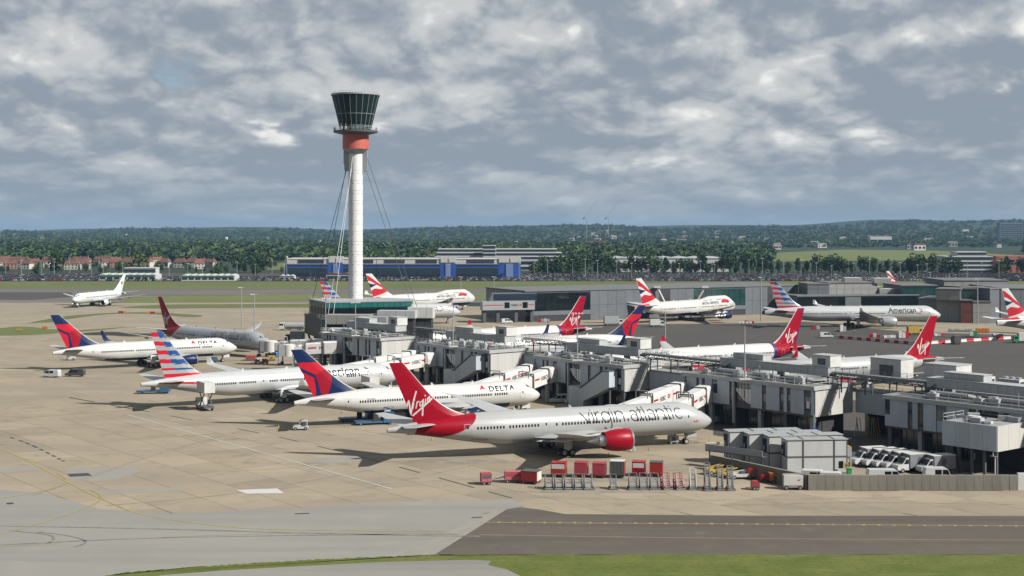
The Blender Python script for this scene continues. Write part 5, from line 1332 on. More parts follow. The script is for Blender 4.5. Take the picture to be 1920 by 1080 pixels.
# ------------------------------------------------------------------ ground support equipment
BR = mat('cart_red', (.48, .025, .02), .5, c2=(.38, .02, .018), scale=1.5); BRP = mat('cart_faded_red', (.46, .05, .075), .55, c2=(.38, .04, .06), scale=1.5); PINK = mat('cart_pink', (.55, .14, .18), .5, c2=(.48, .12, .15), scale=1.5)
CHAR = mat('cart_charcoal', (.07, .075, .08), .6, c2=(.10, .10, .10), scale=1.5)
def cart(label, p, rz, w, d, h, m, side=None, front=None, roof=None, panels=4, pitched=False):
    t = thing('baggage_cart', label, 'baggage cart', p, rz, 'red baggage carts parked in a row')
    b = MB(); b.box(-w/2, w/2, -d/2, d/2, .45, h); bx = b.build('box', m, t)
    for i in range(panels):
        b = MB(); x0, x1 = -w/2+w*i/panels, -w/2+w*(i+1)/panels; b.box(x0+.04, x1-.04, -d/2-.05, -d/2+.01, .55, h*.60 if front is not None else h-.12); b.build('slat', m if not side else m, bx)
    if front is not None:
        b = MB(); b.box(-w/2+.1, w/2-.1, -d/2-.04, -d/2+.01, h*.62, h-.15); b.build('curtain', front, bx)
    if side is not None:
        b = MB(); b.box(w/2-.01, w/2+.05, -d/2+.05, d/2-.05, .55, h-.1); b.build('side_panel', side, bx)
    for x in (-w/2, w/2):
        for y in (-d/2, d/2): b = MB(); b.beam((x, y, .4), (x, y, h+.12), .09); b.build('corner_post', m, t)
    b = MB(); b.box(-w/2-.05, w/2+.05, -d/2-.05, d/2+.05, h, h+.07); b.build('roof', roof or m, t)
    b = MB(); b.box(-w/2, w/2, -d/2+.1, d/2-.1, .3, .45); b.beam((-w/2, 0, .35), (-w/2-1.0, 0, .25), .1); b.build('chassis', DGREY, t)
    put_wheels(t, [(-w/2+.35, -d/2+.15), (w/2-.35, -d/2+.15), (-w/2+.35, d/2-.15), (w/2-.35, d/2-.15)], .24, .16)
cart('small pink cart at the left end of the cart row', gp(911, 908), .2, 1.5, 1.6, 1.7, PINK, panels=2, roof=BRP, front=DGREY)
cart('low pink covered cart, second from the left', gp(962, 904), .1, 2.6, 1.5, 1.7, PINK, panels=2, front=BRP); cart('red cart with grey side beside the low pink one', gp(996, 906), -.35, 2.6, 2.2, 2.0, BR, side=OFFW, roof=DGREY)
for (x, y, lab, m, fr, sd, rf, w) in ((1048, 894, 'red cart with white curtain behind the left step group', BR, OFFW, BR, BR, 2.3), (1090, 894, 'faded red closed cart, left of two alike', BRP, None, BRP, BRP, 2.0), (1124, 895, 'faded red closed cart, right of two alike', BRP, None, BRP, BRP, 2.0),
        (1158, 895, 'tall charcoal cart with red side panel', CHAR, None, BR, OFFW, 2.3), (1198, 892, 'dark red cart with white top panel', REDD, OFFW, BR, BR, 2.0), (1231, 893, 'brownish red cart with dark roof', BR, None, BRP, DGREY, 2.0)):
    cart(lab, gp(x, y), -.18, w, 2.0, 2.35 if 'charcoal' not in lab else 2.7, m, side=sd, front=fr, roof=rf)
STEPG = mat('step_grey', (.30, .31, .31), .5, metal=.3, c2=(.2, .2, .2), scale=3.)
def steps(label, p, rz, h=2.0, w=1.0, m=STEPG, tall=False):
    t = thing('access_steps', label, 'steps', p, rz, 'wheeled access steps in the front row')
    n = int(h/.3); dp = .55*h if not tall else .42*h
    b = MB()
    for s in (-w/2, w/2):
        b.beam((s, -dp, .12), (s, 0, h), .12, .2); b.beam((s, 0, 0.1), (s, 0, h), .1); b.beam((s, -dp, .85), (s, 0, h+.8), .07); b.beam((s, -dp, .12), (s, -dp, .85), .07); b.beam((s, 0, h), (s, .9, h), .12); b.beam((s, .9, h), (s, .1, .1), .09); b.beam((s, .9, .2), (s, 0, h), .08); b.beam((s, 0, h), (s, 0, h+.85), .07); b.beam((s, .9, 0.2), (s, .9, h+.85), .08); b.beam((s, 0, h+.85), (s, .9, h+.85), .07); b.beam((s, 0, h+.45), (s, .9, h+.45), .06); b.beam((s, -dp, .25), (s, .9, .25), .12)
    b.beam((-w/2, .9, h+.85), (w/2, .9, h+.85), .07); b.beam((-w/2, .9, .25), (w/2, .9, .25), .1); b.beam((-w/2, .9, h*.6), (w/2, .9, h*.6), .07); b.build('frame', m, t)
    for i in range(n):
        u = (i+.5)/n; b = MB(); b.box(-w/2, w/2, -dp*(1-u)-.16, -dp*(1-u)+.13, h*u-.05, h*u+.05); b.build('tread', GALV, t)
    b = MB(); b.box(-w/2, w/2, 0, .8, h-.03, h+.03); b.build('platform', GALV, t)
    put_wheels(t, [(-w/2-.1, -dp), (w/2+.1, -dp), (-w/2-.1, .5), (w/2+.1, .5)], .2, .12)
pos = ('leftmost', 'second', 'middle', 'fourth', 'rightmost')
for i in range(5): steps('short grey wheeled steps, %s of the left group of five' % pos[i], gp(1030+i*18.3, 917), .1, 1.35, 1.2)
steps('single short grey steps standing alone between the step groups', gp(1150, 917), 0, 1.3, .9)
for i in range(3): steps('short grey wheeled steps, %s of the group of three' % ('left', 'middle', 'right')[i], gp(1187+i*20, 917), .05, 1.5, 1.2)
for i in range(2): steps('red-framed wheeled steps, %s one' % ('left', 'right')[i], gp(1249+i*24, 917), .3, 1.5, 1.1, BR)
steps('white ladder-like steps right of the red ones', gp(1299, 917), 0, 2.2, .9, OFFW, True)
for i, (x, h) in enumerate(((1326, 3.2), (1350, 2.6), (1369, 2.7))): steps('tall narrow wheeled ladder, %s of three' % ('left', 'middle', 'right')[i], gp(x, 918), 0, h, .75, STEPG, True)
def belt_loader(label, p, rz, m=YELLOW, group='belt loaders by the barrier'):
    t = thing('belt_loader', label, 'belt loader', p, rz, group)
    b = MB(); b.box(-1.9, 1.9, -.75, .75, .35, .85); b.build('chassis', m, t)
    b = MB(); b.beam((-1.9, .2, .8), (1.9, .2, 1.25), .8, .18); b.build('belt', DGREY, t); b = MB(); b.beam((-1.9, -.25, .9), (1.9, -.25, 1.35), .08, .2); b.beam((-1.9, .65, .9), (1.9, .65, 1.35), .08, .2); b.build('belt_rail', m, t)
    b = MB(); b.box(-.3, .5, -.75, -.3, .85, 1.25); b.beam((.4, -.5, 1.2), (.6, -.5, 1.7), .05); b.build('seat', DGREY, t); put_wheels(t, [(-1.3, -.7), (1.3, -.7), (-1.3, .7), (1.3, .7)], .32, .22)
belt_loader('yellow belt loader farthest left by the barrier wall', gp(1341, 888), .5); belt_loader('yellow belt loader in the middle by the barrier wall', gp(1365, 893), .3); belt_loader('pale grey belt loader right of the two yellow ones', gp(1390, 897), .1, OFFW)
def gpu(label, p, rz, m, w=2.4, d=1.4, h=1.5, roof=None):
    t = thing('power_unit', label, 'generator trailer', p, rz, 'generator trailers by the barrier')
    b = MB(); b.xprism([(-w/2, .4), (w/2, .4), (w/2, h*.75), (w/2-.3, h), (-w/2+.15, h), (-w/2, h-.2)], -d/2, d/2); bd = b.build('housing', m, t)
    for s in (-1, 1):
        b = MB(); b.box(-w*.3, w*.1, s*d/2-.03, s*d/2+.03, .6, h*.75); b.build('grille', DGREY, bd)
    b = MB(); b.box(-w/2, w/2, -d/2+.05, d/2-.05, .28, .4); b.beam((-w/2, 0, .35), (-w/2-.9, 0, .3), .08); b.build('chassis', DGREY, t)
    if roof: b = MB(); b.box(-w/2-.2, w/2+.2, -d/2-.1, d/2+.1, h, h+.08); b.build('canopy', roof, t)
    put_wheels(t, [(-w/2+.4, -d/2), (w/2-.4, -d/2), (-w/2+.4, d/2), (w/2-.4, d/2)], .28, .18)
gpu('large red generator trailer by the barrier wall', gp(1416, 897), -.2, BR, 2.4, 1.6, 1.7); gpu('red trailer under the orange canopy edge', gp(1436, 903), .2, BR, 1.8, 1.3, 1.2); gpu('orange generator trailer beside the white cart', gp(1456, 905), .1, ORANGE, 2.2, 1.4, 1.6, ORANGE); gpu('small red box trailer standing alone in front', gp(1416, 918), 0, BR, 1.25, 1.2, 1.35)
t = thing('service_cart', 'white covered cart with ladder on its roof at the barrier corner', 'cart', gp(1487, 917), -.05)
b = MB(); b.xprism([(-1.5, .7), (1.4, .7), (1.45, 2.2), (-1.5, 2.2)], -.8, .8); b.build('body', OFFW, t); b = MB()
for y in (-.5, .2): b.beam((-1.5, y, 2.32), (2.0, y, 2.42), .07)
for i in range(9): b.beam((-1.4+i*.4, -.5, 2.35), (-1.4+i*.4, .2, 2.35), .04)
b.build('ladder', GALV, t); b = MB(); b.box(-1.5, 1.4, -.7, .7, .4, .7); b.build('chassis', OFFW, t); b = MB(); b.poly([(.5, -.815, 1.5), (1.0, -.815, 1.7), (.9, -.815, 1.45), (.7, -.815, 1.4)]); b.build('logo', LETRED, t, fix=False); put_wheels(t, [(-1.1, -.65), (1.0, -.65), (-1.1, .65), (1.0, .65)], .33, .2)
# tugs, loaders
def tug(label, p, rz, m=VANW):
    t = thing('baggage_tug', label, 'tug', p, rz)
    b = MB(); b.xprism([(-1.5, .35), (1.5, .35), (1.5, .95), (.3, 1.05), (-.1, .75), (-1.5, .75)], -.75, .75); b.build('body', m, t)
    b = MB()
    for x in (-1.25, .15):
        for y in (-.68, .68): b.beam((x, y, .7), (x, y, 1.85), .08)
    b.box(-1.35, .25, -.75, .75, 1.85, 1.95); b.build('cab_frame', m, t); b = MB(); b.box(-.9, -.5, -.6, .6, .75, 1.35); b.build('seat', DGREY, t); put_wheels(t, [(-1, -.7), (1, -.7), (-1, .7), (1, .7)], .34, .22)
tug('small white open-sided tug alone on the apron', gp(564, 806), R_(185)); tug('white tug under the tail of the far twin-jet', gp(132, 675), R_(10))
BLU = mat('loader_blue', (.035, .15, .33), .5, c2=(.025, .10, .22), scale=1.5)
def loader(label, p, rz, raised=0.0):
    t = thing('cargo_loader', label, 'cargo loader', p, rz, 'blue cargo loaders')
    b = MB(); b.box(-4.5, 1.2, -1.3, 1.3, .4, .75); b.build('deck', BLU, t); b = MB()
    for i in range(9): b.cyl((-4.2+i*.5, -1.2, .82), (-4.2+i*.5, 1.2, .82), .07, n=8)
    b.build('roller', GALV, t, kind='stuff'); b = MB(); b.box(1.2, 3.4, -1.4, 1.4, .4, 1.5+raised); b.build('front_platform', BLU, t)
    b = MB(); b.box(1.4, 3.2, -1.5, -1.1, 1.5+raised, 1.6+raised); railing(b, [(1.3, -1.35), (3.3, -1.35), (3.3, 1.35)], 1.5+raised, 1.1, 1, .06); b.build('railing', BLU, t)
    b = MB(); b.box(-.9, .1, -1.3, -.5, .75, 2.4); b.build('cab', DARKIN, t); b = MB(); b.box(1.5, 2.8, -.9, .3, 1.5+raised, 2.0+raised); b.build('control_box', OFFW, t)
    put_wheels(t, [(-3.5, -1.1), (2.5, -1.1), (-3.5, 1.1), (2.5, 1.1)], .35, .3)
loader('blue cargo loader beside the striped-fin airliner tail', gp(292, 737), .05); loader('blue cargo loader under the second twin-jet, left one', gp(676, 789), .3); loader('blue loader with railings under the second twin-jet, right one', gp(706, 795), .3, 1.0)
def highlift(label, p, rz, h=4.2, m=OFFW, boxm=OFFW):
    t = thing('catering_truck', label, 'catering truck', p, rz, 'high-lift catering trucks')
    b = MB(); b.box(-3.2, 1.6, -1.1, 1.1, .6, .9); b.build('chassis', DGREY, t); b = MB(); b.xprism([(1.6, .5), (3.4, .5), (3.4, 1.5), (3.1, 2.5), (1.6, 2.5)], -1.1, 1.1); c = b.build('cab', m, t)
    b = MB(); b.poly([(3.43, -.95, 1.5), (3.43, .95, 1.5), (3.16, .95, 2.35), (3.16, -.95, 2.35)]); 
    for s in (-1, 1): b.poly([(2.0, s*1.11, 1.5), (3.2, s*1.11, 1.5), (3.0, s*1.11, 2.3), (2.0, s*1.11, 2.3)])
    b.build('window', GLASS, c, fix=False)
    b = MB(); k = h-.9
    for y in (-.9, .9):
        b.beam((-2.6, y, .9), (.9, y, .9+k), .18); b.beam((.9, y, .9), (-2.6, y, .9+k), .18)
    b.build('scissor_lift', DGREY, t); b = MB(); b.box(-3.4, 2.0, -1.2, 1.2, h, h+2.3); bx = b.build('cargo_box', boxm, t)
    for i in range(4):
        b = MB(); b.box(-3.4+1.35*i+.05, -3.4+1.35*(i+1)-.05, -1.25, -1.19, h+.1, h+2.2); b.build('panel', boxm, bx)
    b = MB(); b.box(2.0, 3.6, -1.2, 1.2, h, h+.12); railing(b, [(2.0, -1.15), (3.5, -1.15)], h+.1, 1.0, 1, .06); b.build('front_platform', GALV, t); put_wheels(t, [(2.4, -.95), (-2.2, -.95), (2.4, .95), (-2.2, .95)], .45, .3)
highlift('catering truck with raised white box at the striped-fin airliner tail', gp(384, 768), R_(121), 4.0); highlift('catering truck with raised box against the silver airliner forward door', gp(692, 752), R_(118), 3.6)
highlift('raised catering box under the farthest red fin behind the pier', gp(1065, 643), R_(190), 3.0, OFFW, GREYP)
# cones
for i, (x, y) in enumerate(((1141, 857), (1217, 844), (522, 803), (511, 765), (641, 774), (810, 826), (978, 827), (1330, 829), (1100, 842))):
    t = thing('traffic_cone', 'small yellow apron cone ' + ('ahead of the red engine', 'right of the red engine', 'left of the small white tug', 'far behind the small tug', 'below the second twin-jet tail', 'under the nearest airliner rear', 'under the nearest fuselage', 'by the nearest nose gear', 'below the red engine')[i], 'cone', gp(x, y)); b = MB(); b.box(-.2, .2, -.2, .2, 0, .04); b.build('base', DGREY, t); b = MB(); b.cyl((0, 0, .04), (0, 0, .8), .16, .03, 10); b.build('body', YELLOW, t)
t = thing('engine_steps', 'small wheeled maintenance steps under the red engine intake', 'steps', gp(1186, 847), .4); b = MB(); b.beam((-.4, -.3, .1), (-.4, .4, 1.3), .06); b.beam((.4, -.3, .1), (.4, .4, 1.3), .06); b.beam((-.4, .4, 0), (-.4, .4, 1.9), .05); b.beam((.4, .4, 0), (.4, .4, 1.9), .05); b.build('frame', GALV, t)
for i in range(4): b = MB(); b.box(-.4, .4, -.3+.17*i, -.1+.17*i, .3*i+.2, .3*i+.25); b.build('tread', GALV, t)
t = thing('ground_power_cart', 'grey ground power cart ahead of the nearest nose gear', 'cart', gp(1262, 832), .3); b = MB(); b.box(-.9, .9, -.6, .6, .4, 1.5); b.build('housing', GREYP, t); b = MB(); b.box(-.5, .3, -.63, -.58, .7, 1.3); b.build('grille', DGREY, t); put_wheels(t, [(-.6, -.5), (.6, -.5), (-.6, .5), (.6, .5)], .25, .15)
t = thing('tow_bar', 'white and yellow tow bar lying ahead of the nearest nose', 'tow bar', gp(1345, 833), .1); b = MB(); b.beam((-2.2, 0, .35), (2.4, 0, .35), .14); b.build('bar', OFFW, t); b = MB(); b.cb(.2, 0, .35, .5, .3, .4); b.build('joint', YELLOW, t); put_wheels(t, [(.2, -.3), (.2, .3)], .22, .12)
t = thing('passenger_steps', 'bright blue sloping steps at the nose of the shaded silver airliner', 'steps', gp(505, 668), R_(-40)); b = MB(); b.xprism([(-1, 3.6), (-1, 3.0), (4.2, .3), (4.6, .3), (4.6, 1.2), (0, 3.9)], -.9, .9); b.build('flight', mat('step_blue', (.06, .30, .62), .5), t); b = MB(); b.box(-1, 3, -.8, .8, .4, .9); b.beam((0, 0, .9), (0, 0, 3), .3); b.build('chassis', DGREY, t); put_wheels(t, [(-.6, -.8), (2.6, -.8), (-.6, .8), (2.6, .8)])
for i, (x, y, m, w, l) in enumerate(((470, 676, BR, 3.2, 'red trolley beside the shaded silver airliner nose'), (484, 681, OFFW, 2.2, 'white crate trolley below the shaded silver nose'), (497, 682, ORANGE, 2.0, 'orange and white crate left of the idle bridge'), (510, 676, YELLOW, 2.0, 'yellow mesh cage left of the idle bridge'), (402, 679, BLU, 2.0, 'blue machine under the far twin-jet nose'))): gpu(l, gp(x, y), .2, m, w, 1.4, 1.5)
# fuel bowser
t = thing('fuel_tanker', 'white fuel tanker truck passing left of the tower podium', 'tanker', gp(548, 619), R_(182)); b = MB(); b.cyl((-4.6, 0, 1.9), (2.6, 0, 1.9), 1.25, n=20); b.build('tank', SILVER, t, smooth=50); b = MB(); b.xprism([(3.0, .6), (5, .6), (5, 1.8), (4.6, 3.0), (3.0, 3.0)], -1.2, 1.2); b.build('cab', OFFW, t); b = MB(); b.box(3.4, 5.03, -1.22, 1.22, 1.9, 2.6); b.build('window', GLASS, t); b = MB(); b.box(-4.7, 4.8, -1, 1, .5, .85); b.build('chassis', DGREY, t); put_wheels(t, [(x, y) for x in (4, 1.2, -2.6, -3.8) for y in (-1, 1)], .5, .3)
def truck(label, p, rz, m, L_=6.0, h=3.2, cab=OFFW):
    t = thing('truck', label, 'truck', p, rz, 'service trucks'); b = MB(); b.box(-L_/2, L_/2-1.9, -1.15, 1.15, .8, h); b.build('cargo_box', m, t); b = MB(); b.xprism([(L_/2-1.8, .5), (L_/2, .5), (L_/2, 1.4), (L_/2-.4, 2.5), (L_/2-1.8, 2.5)], -1.1, 1.1); c = b.build('cab', cab, t)
    b = MB()
    for s in (-1, 1): b.poly([(L_/2-1.5, s*1.11, 1.5), (L_/2-.3, s*1.11, 1.5), (L_/2-.5, s*1.11, 2.3), (L_/2-1.5, s*1.11, 2.3)])
    b.poly([(L_/2+.0, -.95, 1.55), (L_/2, .95, 1.55), (L_/2-.3, .95, 2.4), (L_/2-.3, -.95, 2.4)]); b.build('window', GLASS, c, fix=False); b = MB(); b.box(-L_/2, L_/2-.2, -.9, .9, .45, .78); b.build('chassis', DGREY, t); put_wheels(t, [(L_/2-.9, -.95), (-L_/2+1.2, -.95), (L_/2-.9, .95), (-L_/2+1.2, .95)], .45, .3)
truck('grey and navy box truck by the podium corner', gp(553, 640), R_(180), GREYP, 7, 3.6, CHAR); truck('white truck below the centre jumbo tail', gp(1232, 613), R_(5), OFFW); truck('green and white catering truck at the right edge', gp(1920, 643), R_(180), OFFW, 8, 3.6, GREEN); truck('grey truck left of the centre jumbo', gp(1150, 610), R_(10), GREYP, 8, 3.8)
truck('yellow truck behind the striped-fin airliner engine', gp(1716, 628), R_(5), YELLOW, 6, 3.2, YELLOW); truck('yellow tractor unit under the dark terminal bridge', gp(985, 598), R_(20), YELLOW, 4, 2.4, YELLOW); truck('black machine beside the red and white barriers', gp(1792, 645), R_(90), CHAR, 4.5, 3.0, CHAR)
# barriers
BW = mat('barrier_white', (.66, .65, .63), .6, c2=(.55, .54, .51), scale=2.)
def jersey(p, rz, m, L_, lab, me={}):
    k = (m.name, round(L_, 2))
    if k not in me:
        b = MB(); b.add(*loft([[(x, y, z) for y, z in ((-.28, 0), (.28, 0), (.24, .3), (.12, .55), (.12, 1.05), (-.12, 1.05), (-.12, .55), (-.24, .3))] for x in (-L_/2+.03, L_/2-.03)], 8)); me[k] = b.mesh('traffic_barrier', m)
    o = bpy.data.objects.new('traffic_barrier', me[k]); link(o); o.location = p; o.rotation_euler = (0, 0, rz); tag(o, lab, 'barrier', 'red and white barriers beside the taxiway')
A_, B_ = gp(1566, 634), gp(1722, 647); n = 18
for i in range(n):
    p = A_.lerp(B_, (i+.5)/n); jersey(p, math.atan2(B_.y-A_.y, B_.x-A_.x), LETRED if i % 2 else BW, (B_-A_).length/n, 'dark red plastic barrier in the line below the long silver airliner' if i % 2 else 'white plastic barrier in the line below the long silver airliner')
A_, B_ = gp(1745, 645), gp(1825, 640); C_ = gp(1935, 633); n = 6
for i in range(n):
    p = A_.lerp(B_, (i+.5)/n); jersey(p, math.atan2(B_.y-A_.y, B_.x-A_.x), LETRED if i % 2 else BW, (B_-A_).length/n, 'red block barrier right of the rightmost fin' if i % 2 else 'white block barrier right of the rightmost fin')
for i in range(8):
    p = B_.lerp(C_, (i+.5)/8); jersey(p, math.atan2(C_.y-B_.y, C_.x-B_.x), LETRED if i % 2 else BW, (C_-B_).length/8, 'red block barrier near the right edge' if i % 2 else 'white block barrier near the right edge')
MIX = [(1640, 633, OFFW, 4, 1.6, 'white crated goods in front of the silver engine'), (1668, 634, OFFW, 5, 1.4, 'low white pallet stack right of the silver engine'), (1694, 634, BW, 4, 2.6, 'tall white caged pallet left of the yellow truck'), (1760, 630, GREYP, 4, 1.2, 'grey pallet stack right of the rightmost red fin'), (1825, 630, GREEN, 3, 2.0, 'green cabinet by the orange arch'), (1842, 624, ORANGE, 5, 1.8, 'orange tent arch near the right edge'), (1870, 632, BW, 4, 1.6, 'white pallets near the right edge'), (1800, 622, GALV, 9, 1.2, 'grey steel rack row in front of the red brick pier'), (1530, 618, GREYP, 3, 1.5, 'grey trolley under the long silver airliner tail'), (1580, 622, GALV, 2.5, 2.8, 'steel steps at the rear door of the long silver airliner'), (1405, 606, BR, 4, 1.2, 'red trolley ahead of the centre jumbo'), (1450, 612, OFFW, 5, 1.0, 'low white dolly right of the centre jumbo'), (1020, 604, GREYP, 5, 1.6, 'grey equipment heap below the terminal glass')]
for x, y, m, w, h, l in MIX:
    t = thing('equipment_stack', l, 'equipment', gp(x, y), rnd.uniform(-.2, .2)); n = max(2, int(w/1.2))
    for i in range(n):
        hh = h*rnd.uniform(.7, 1.0); b = MB(); b.box(-w/2+w*i/n+.06, -w/2+w*(i+1)/n-.06, -.6, .6, .15, hh); b.build('crate', m if rnd.random() < .75 else rnd.choice([OFFW, GREYP, LETRED]), t)
    b = MB(); b.box(-w/2, w/2, -.65, .65, 0, .15); b.build('pallet', DGREY, t)

# people in high-visibility vests
SKIN = mat('skin', (.42, .26, .19), .6); NAVYW = mat('work_trousers', (.02, .025, .05), .8); HIVIS = mat('hi_vis_yellow', (.55, .70, .06), .6); HAIR = mat('hair_dark', (.03, .02, .015), .8)
def skinned(name, V, E, Rr, m, parent, root=0):
    me = bpy.data.meshes.new(name); me.from_pydata(V, E, []); me.materials.append(m); o = bpy.data.objects.new(name, me); link(o, parent)
    md = o.modifiers.new('skin', 'SKIN'); md.use_smooth_shade = True
    if not me.skin_vertices: me.skin_vertices.new()
    for i, r_ in enumerate(Rr): me.skin_vertices[0].data[i].radius = (r_ if isinstance(r_, tuple) else (r_, r_)); me.skin_vertices[0].data[i].use_root = (i == root)
    o.modifiers.new('sub', 'SUBSURF').levels = 1; o.modifiers['sub'].render_levels = 1; return o
def person(label, p, rz, arm=0.0):
    t = thing('person', label, 'person', p, rz, 'ground crew')
    V = [(0, 0, .95), (0, 0, 1.2), (0, 0, 1.42), (0, 0, 1.52), (0, .01, 1.62), (0, .02, 1.72)]; E = [(0, 1), (1, 2), (2, 3), (3, 4), (4, 5)]; Rr = [(.16, .11), (.15, .11), (.17, .11), .06, (.075, .09), (.07, .085)]
    for s in (-1, 1):
        i = len(V); V += [(s*.2, 0, 1.42), (s*.27, .02+.1*arm, 1.15), (s*.26, .12+.25*arm, .92+.15*arm), (s*.25, .17+.3*arm, .84+.17*arm)]; E += [(2, i), (i, i+1), (i+1, i+2), (i+2, i+3)]; Rr += [.07, .05, .036, (.03, .042)]
        i = len(V); V += [(s*.1, 0, .88), (s*.12, .03, .5), (s*.12, 0, .1), (s*.13, .15, .05)]; E += [(0, i), (i, i+1), (i+1, i+2), (i+2, i+3)]; Rr += [.1, .07, .05, (.045, .035)]
    skinned('body', V, E, Rr, NAVYW, t)
    skinned('vest', [(0, 0, .92), (0, 0, 1.2), (0, 0, 1.44), (-.2, 0, 1.43), (.2, 0, 1.43)], [(0, 1), (1, 2), (2, 3), (2, 4)], [(.19, .14), (.18, .135), (.19, .135), .085, .085], HIVIS, t)
    b = MB(); b.lathe([(.01, 1.53), (.07, 1.56), (.085, 1.64), (.085, 1.70), (.06, 1.79), (.01, 1.81)], 12); h = b.build('head', SKIN, t, smooth=80)
    b = MB(); b.lathe([(.093, 1.69), (.09, 1.75), (.065, 1.81), (.01, 1.83)], 12, (0, -.012, 0)); b.build('hair', HAIR, h, smooth=80)
    b = MB(); b.cb(0, .09, 1.66, .025, .03, .035); b.build('nose', SKIN, h)
    b = MB()
    for s in (-.03, .03): b.cb(s, .083, 1.69, .02, .01, .012)
    b.build('eyes', HAIR, h)
    b = MB(); b.cb(0, .082, 1.60, .045, .01, .01); b.build('mouth', REDD, h)
lp_ = gp(706, 795); c_, s_ = math.cos(.3), math.sin(.3)
person('crew member in yellow-green vest on the blue loader at the twin-jet hold', (lp_.x+1.7*c_+.7*s_, lp_.y+1.7*s_-.7*c_, 2.5), 2.8, .8)
person('crew member in yellow-green vest beside the long silver airliner gear', gp(1601, 626), 1.0); person('crew member in yellow-green vest beside the white van by the barriers', gp(1562, 631), -.5)
# ------------------------------------------------------------------ terminal buildings on the far side
TPAN = mat('terminal_panel', (.15, .168, .19), .5, c2=(.13, .145, .165), scale=.3, var=.05)
TPAL = mat('terminal_pale', (.34, .34, .33), .6, c2=(.29, .29, .28), scale=.3)
TGL = mat('terminal_glass', (.018, .055, .055), .07, spec=.8, c2=(.03, .085, .08), scale=.25)
TROOF = mat('terminal_roof', (.17, .175, .18), .7, c2=(.14, .145, .15), scale=.1)
BRK = mat('red_brick', (.17, .045, .032), .8, c2=(.12, .032, .025), scale=.5)
def hall(label, p, q, depth, h, pieces, z0=0, roofm=None, base=None, piece_z=(.0, 1.0)):
    """building whose front runs from p to q; pieces: (share, kind) left to right"""
    p, q = Vector(p), Vector(q); d = q-p; Ln = d.length; t = thing('terminal_building', label, 'building', p, math.atan2(d.y, d.x), 'terminal buildings')
    b = MB(); b.box(.1, Ln-.1, .25, depth, z0, h); b.build('core', TPAN, t)
    b = MB(); b.box(-.3, Ln+.3, -.3, depth+.3, h, h+.5); b.build('roof', roofm or TROOF, t)
    tot = sum(w for w, _ in pieces); x = 0
    za, zb = lerp(z0, h, piece_z[0]), lerp(z0, h, piece_z[1])
    for w, k in pieces:
        w = w/tot*Ln; x1 = x+w
        if k == 'p' or k == 'w' or k == 'r':
            n = max(1, int(w/4)); m = {'p': TPAN, 'w': TPAL, 'r': BRK}[k]
            for i in range(n):
                for j in range(2):
                    b = MB(); zz0, zz1 = lerp(za, zb, j/2), lerp(za, zb, (j+1)/2); b.box(x+w*i/n+.05, x+w*(i+1)/n-.05, 0, .3, zz0+.04, zz1-.04); b.build('panel', m, t)
        elif k == 'g' or k == 't' or k == 'd':
            n = max(1, int(w/3)); m = {'g': GLASS, 't': TGL, 'd': DARKIN}[k]
            for i in range(n):
                for j in range(2):
                    b = MB(); zz0, zz1 = lerp(za, zb, .35+.3*j), lerp(za, zb, .35+.3*(j+1)); b.box(x+w*i/n+.08, x+w*(i+1)/n-.08, .05, .3, zz0+.06, zz1-.06); b.build('pane', m, t)
            b = MB(); b.box(x, x1, 0, .3, lerp(za, zb, .2), lerp(za, zb, .34)); b.box(x, x1, .15, .3, lerp(za, zb, 0), lerp(za, zb, .2), 1); b.build('spandrel', [TPAN, UNDER], t)
        x = x1
    return t
hall('long grey terminal hall with dark glass bays behind the centre jumbo', at(985, 590), at(1497, 655), 40, 13.0, [(112, 'g'), (125, 'p'), (20, 'd'), (45, 'p'), (100, 't'), (45, 'p'), (10, 'd'), (45, 'p'), (8, 'w')])
t = thing('terminal_bridge', 'grey elevated bridge with red stripe and two dark windows, right of the jumbo', 'bridge', at(905, 583), math.atan2(5, 21)); Ln = 23
b = MB(); b.box(0, Ln, 0, 5, 5.4, 9.2); b.build('tube', GREYP, t); b = MB(); b.box(.4, 9, -.04, .02, 7.4, 7.7); b.box(20, 22.6, -.04, .02, 7.4, 7.7); b.build('red_stripe', LETRED, t)
for x in (9.6, 17.6):
    b = MB(); b.box(x, x+2.2, -.05, .02, 6.2, 8.7); b.build('window', GLASS, t)
b = MB(); b.add([(12.3+v[0]*1.2, -.03, 7.0+v[1]*1.1) for v in HS_V], HS_F); b.build('lettering', LETTER, t, fix=False)
b = MB()
for tr in LOGO: b.poly([(16.1+p_[0]*1.2, -.03, 6.95+p_[1]*1.0) for p_ in tr])
b.build('logo', LETRED, t, fix=False)
for x in (1, 7, 15, 22):
    b = MB(); b.box(x-.7, x+.7, 1, 4, 0, 5.4); b.build('column', DGREY, t)
b = MB(); b.xprism([(3, 9.2), (24, 9.2), (24, 12.6), (4.5, 12.6)], 1, 6); b.build('upper_deck', TPAN, t)
b = MB(); b.box(5, 24, .9, 1.0, 9.6, 12.2); b.build('window_band', GLASSB, t)
hall('low grey terminal wing with a ribbon of windows behind the long silver airliner', at(1495, 628), at(1722, 640), 30, 9.0, [(90, 'g'), (30, 'p'), (110, 'g')])
hall('grey upper box on the low terminal wing', at(1514, 640), at(1555, 641), 14, 14.2, [(40, 'p')], 9.1); hall('pale upper block on the low terminal wing', at(1553, 642), at(1645, 646), 18, 14.6, [(92, 'w')], 9.1)
hall('terminal block with beige box and brick-red pier at the right', at(1722, 596), at(1800, 588), 26, 9.5, [(34, 'p'), (44, 'w')]); hall('beige upper box above the terminal entrance', at(1755, 588), at(1800, 584), 16, 14.0, [(45, 'w')], 9.6)
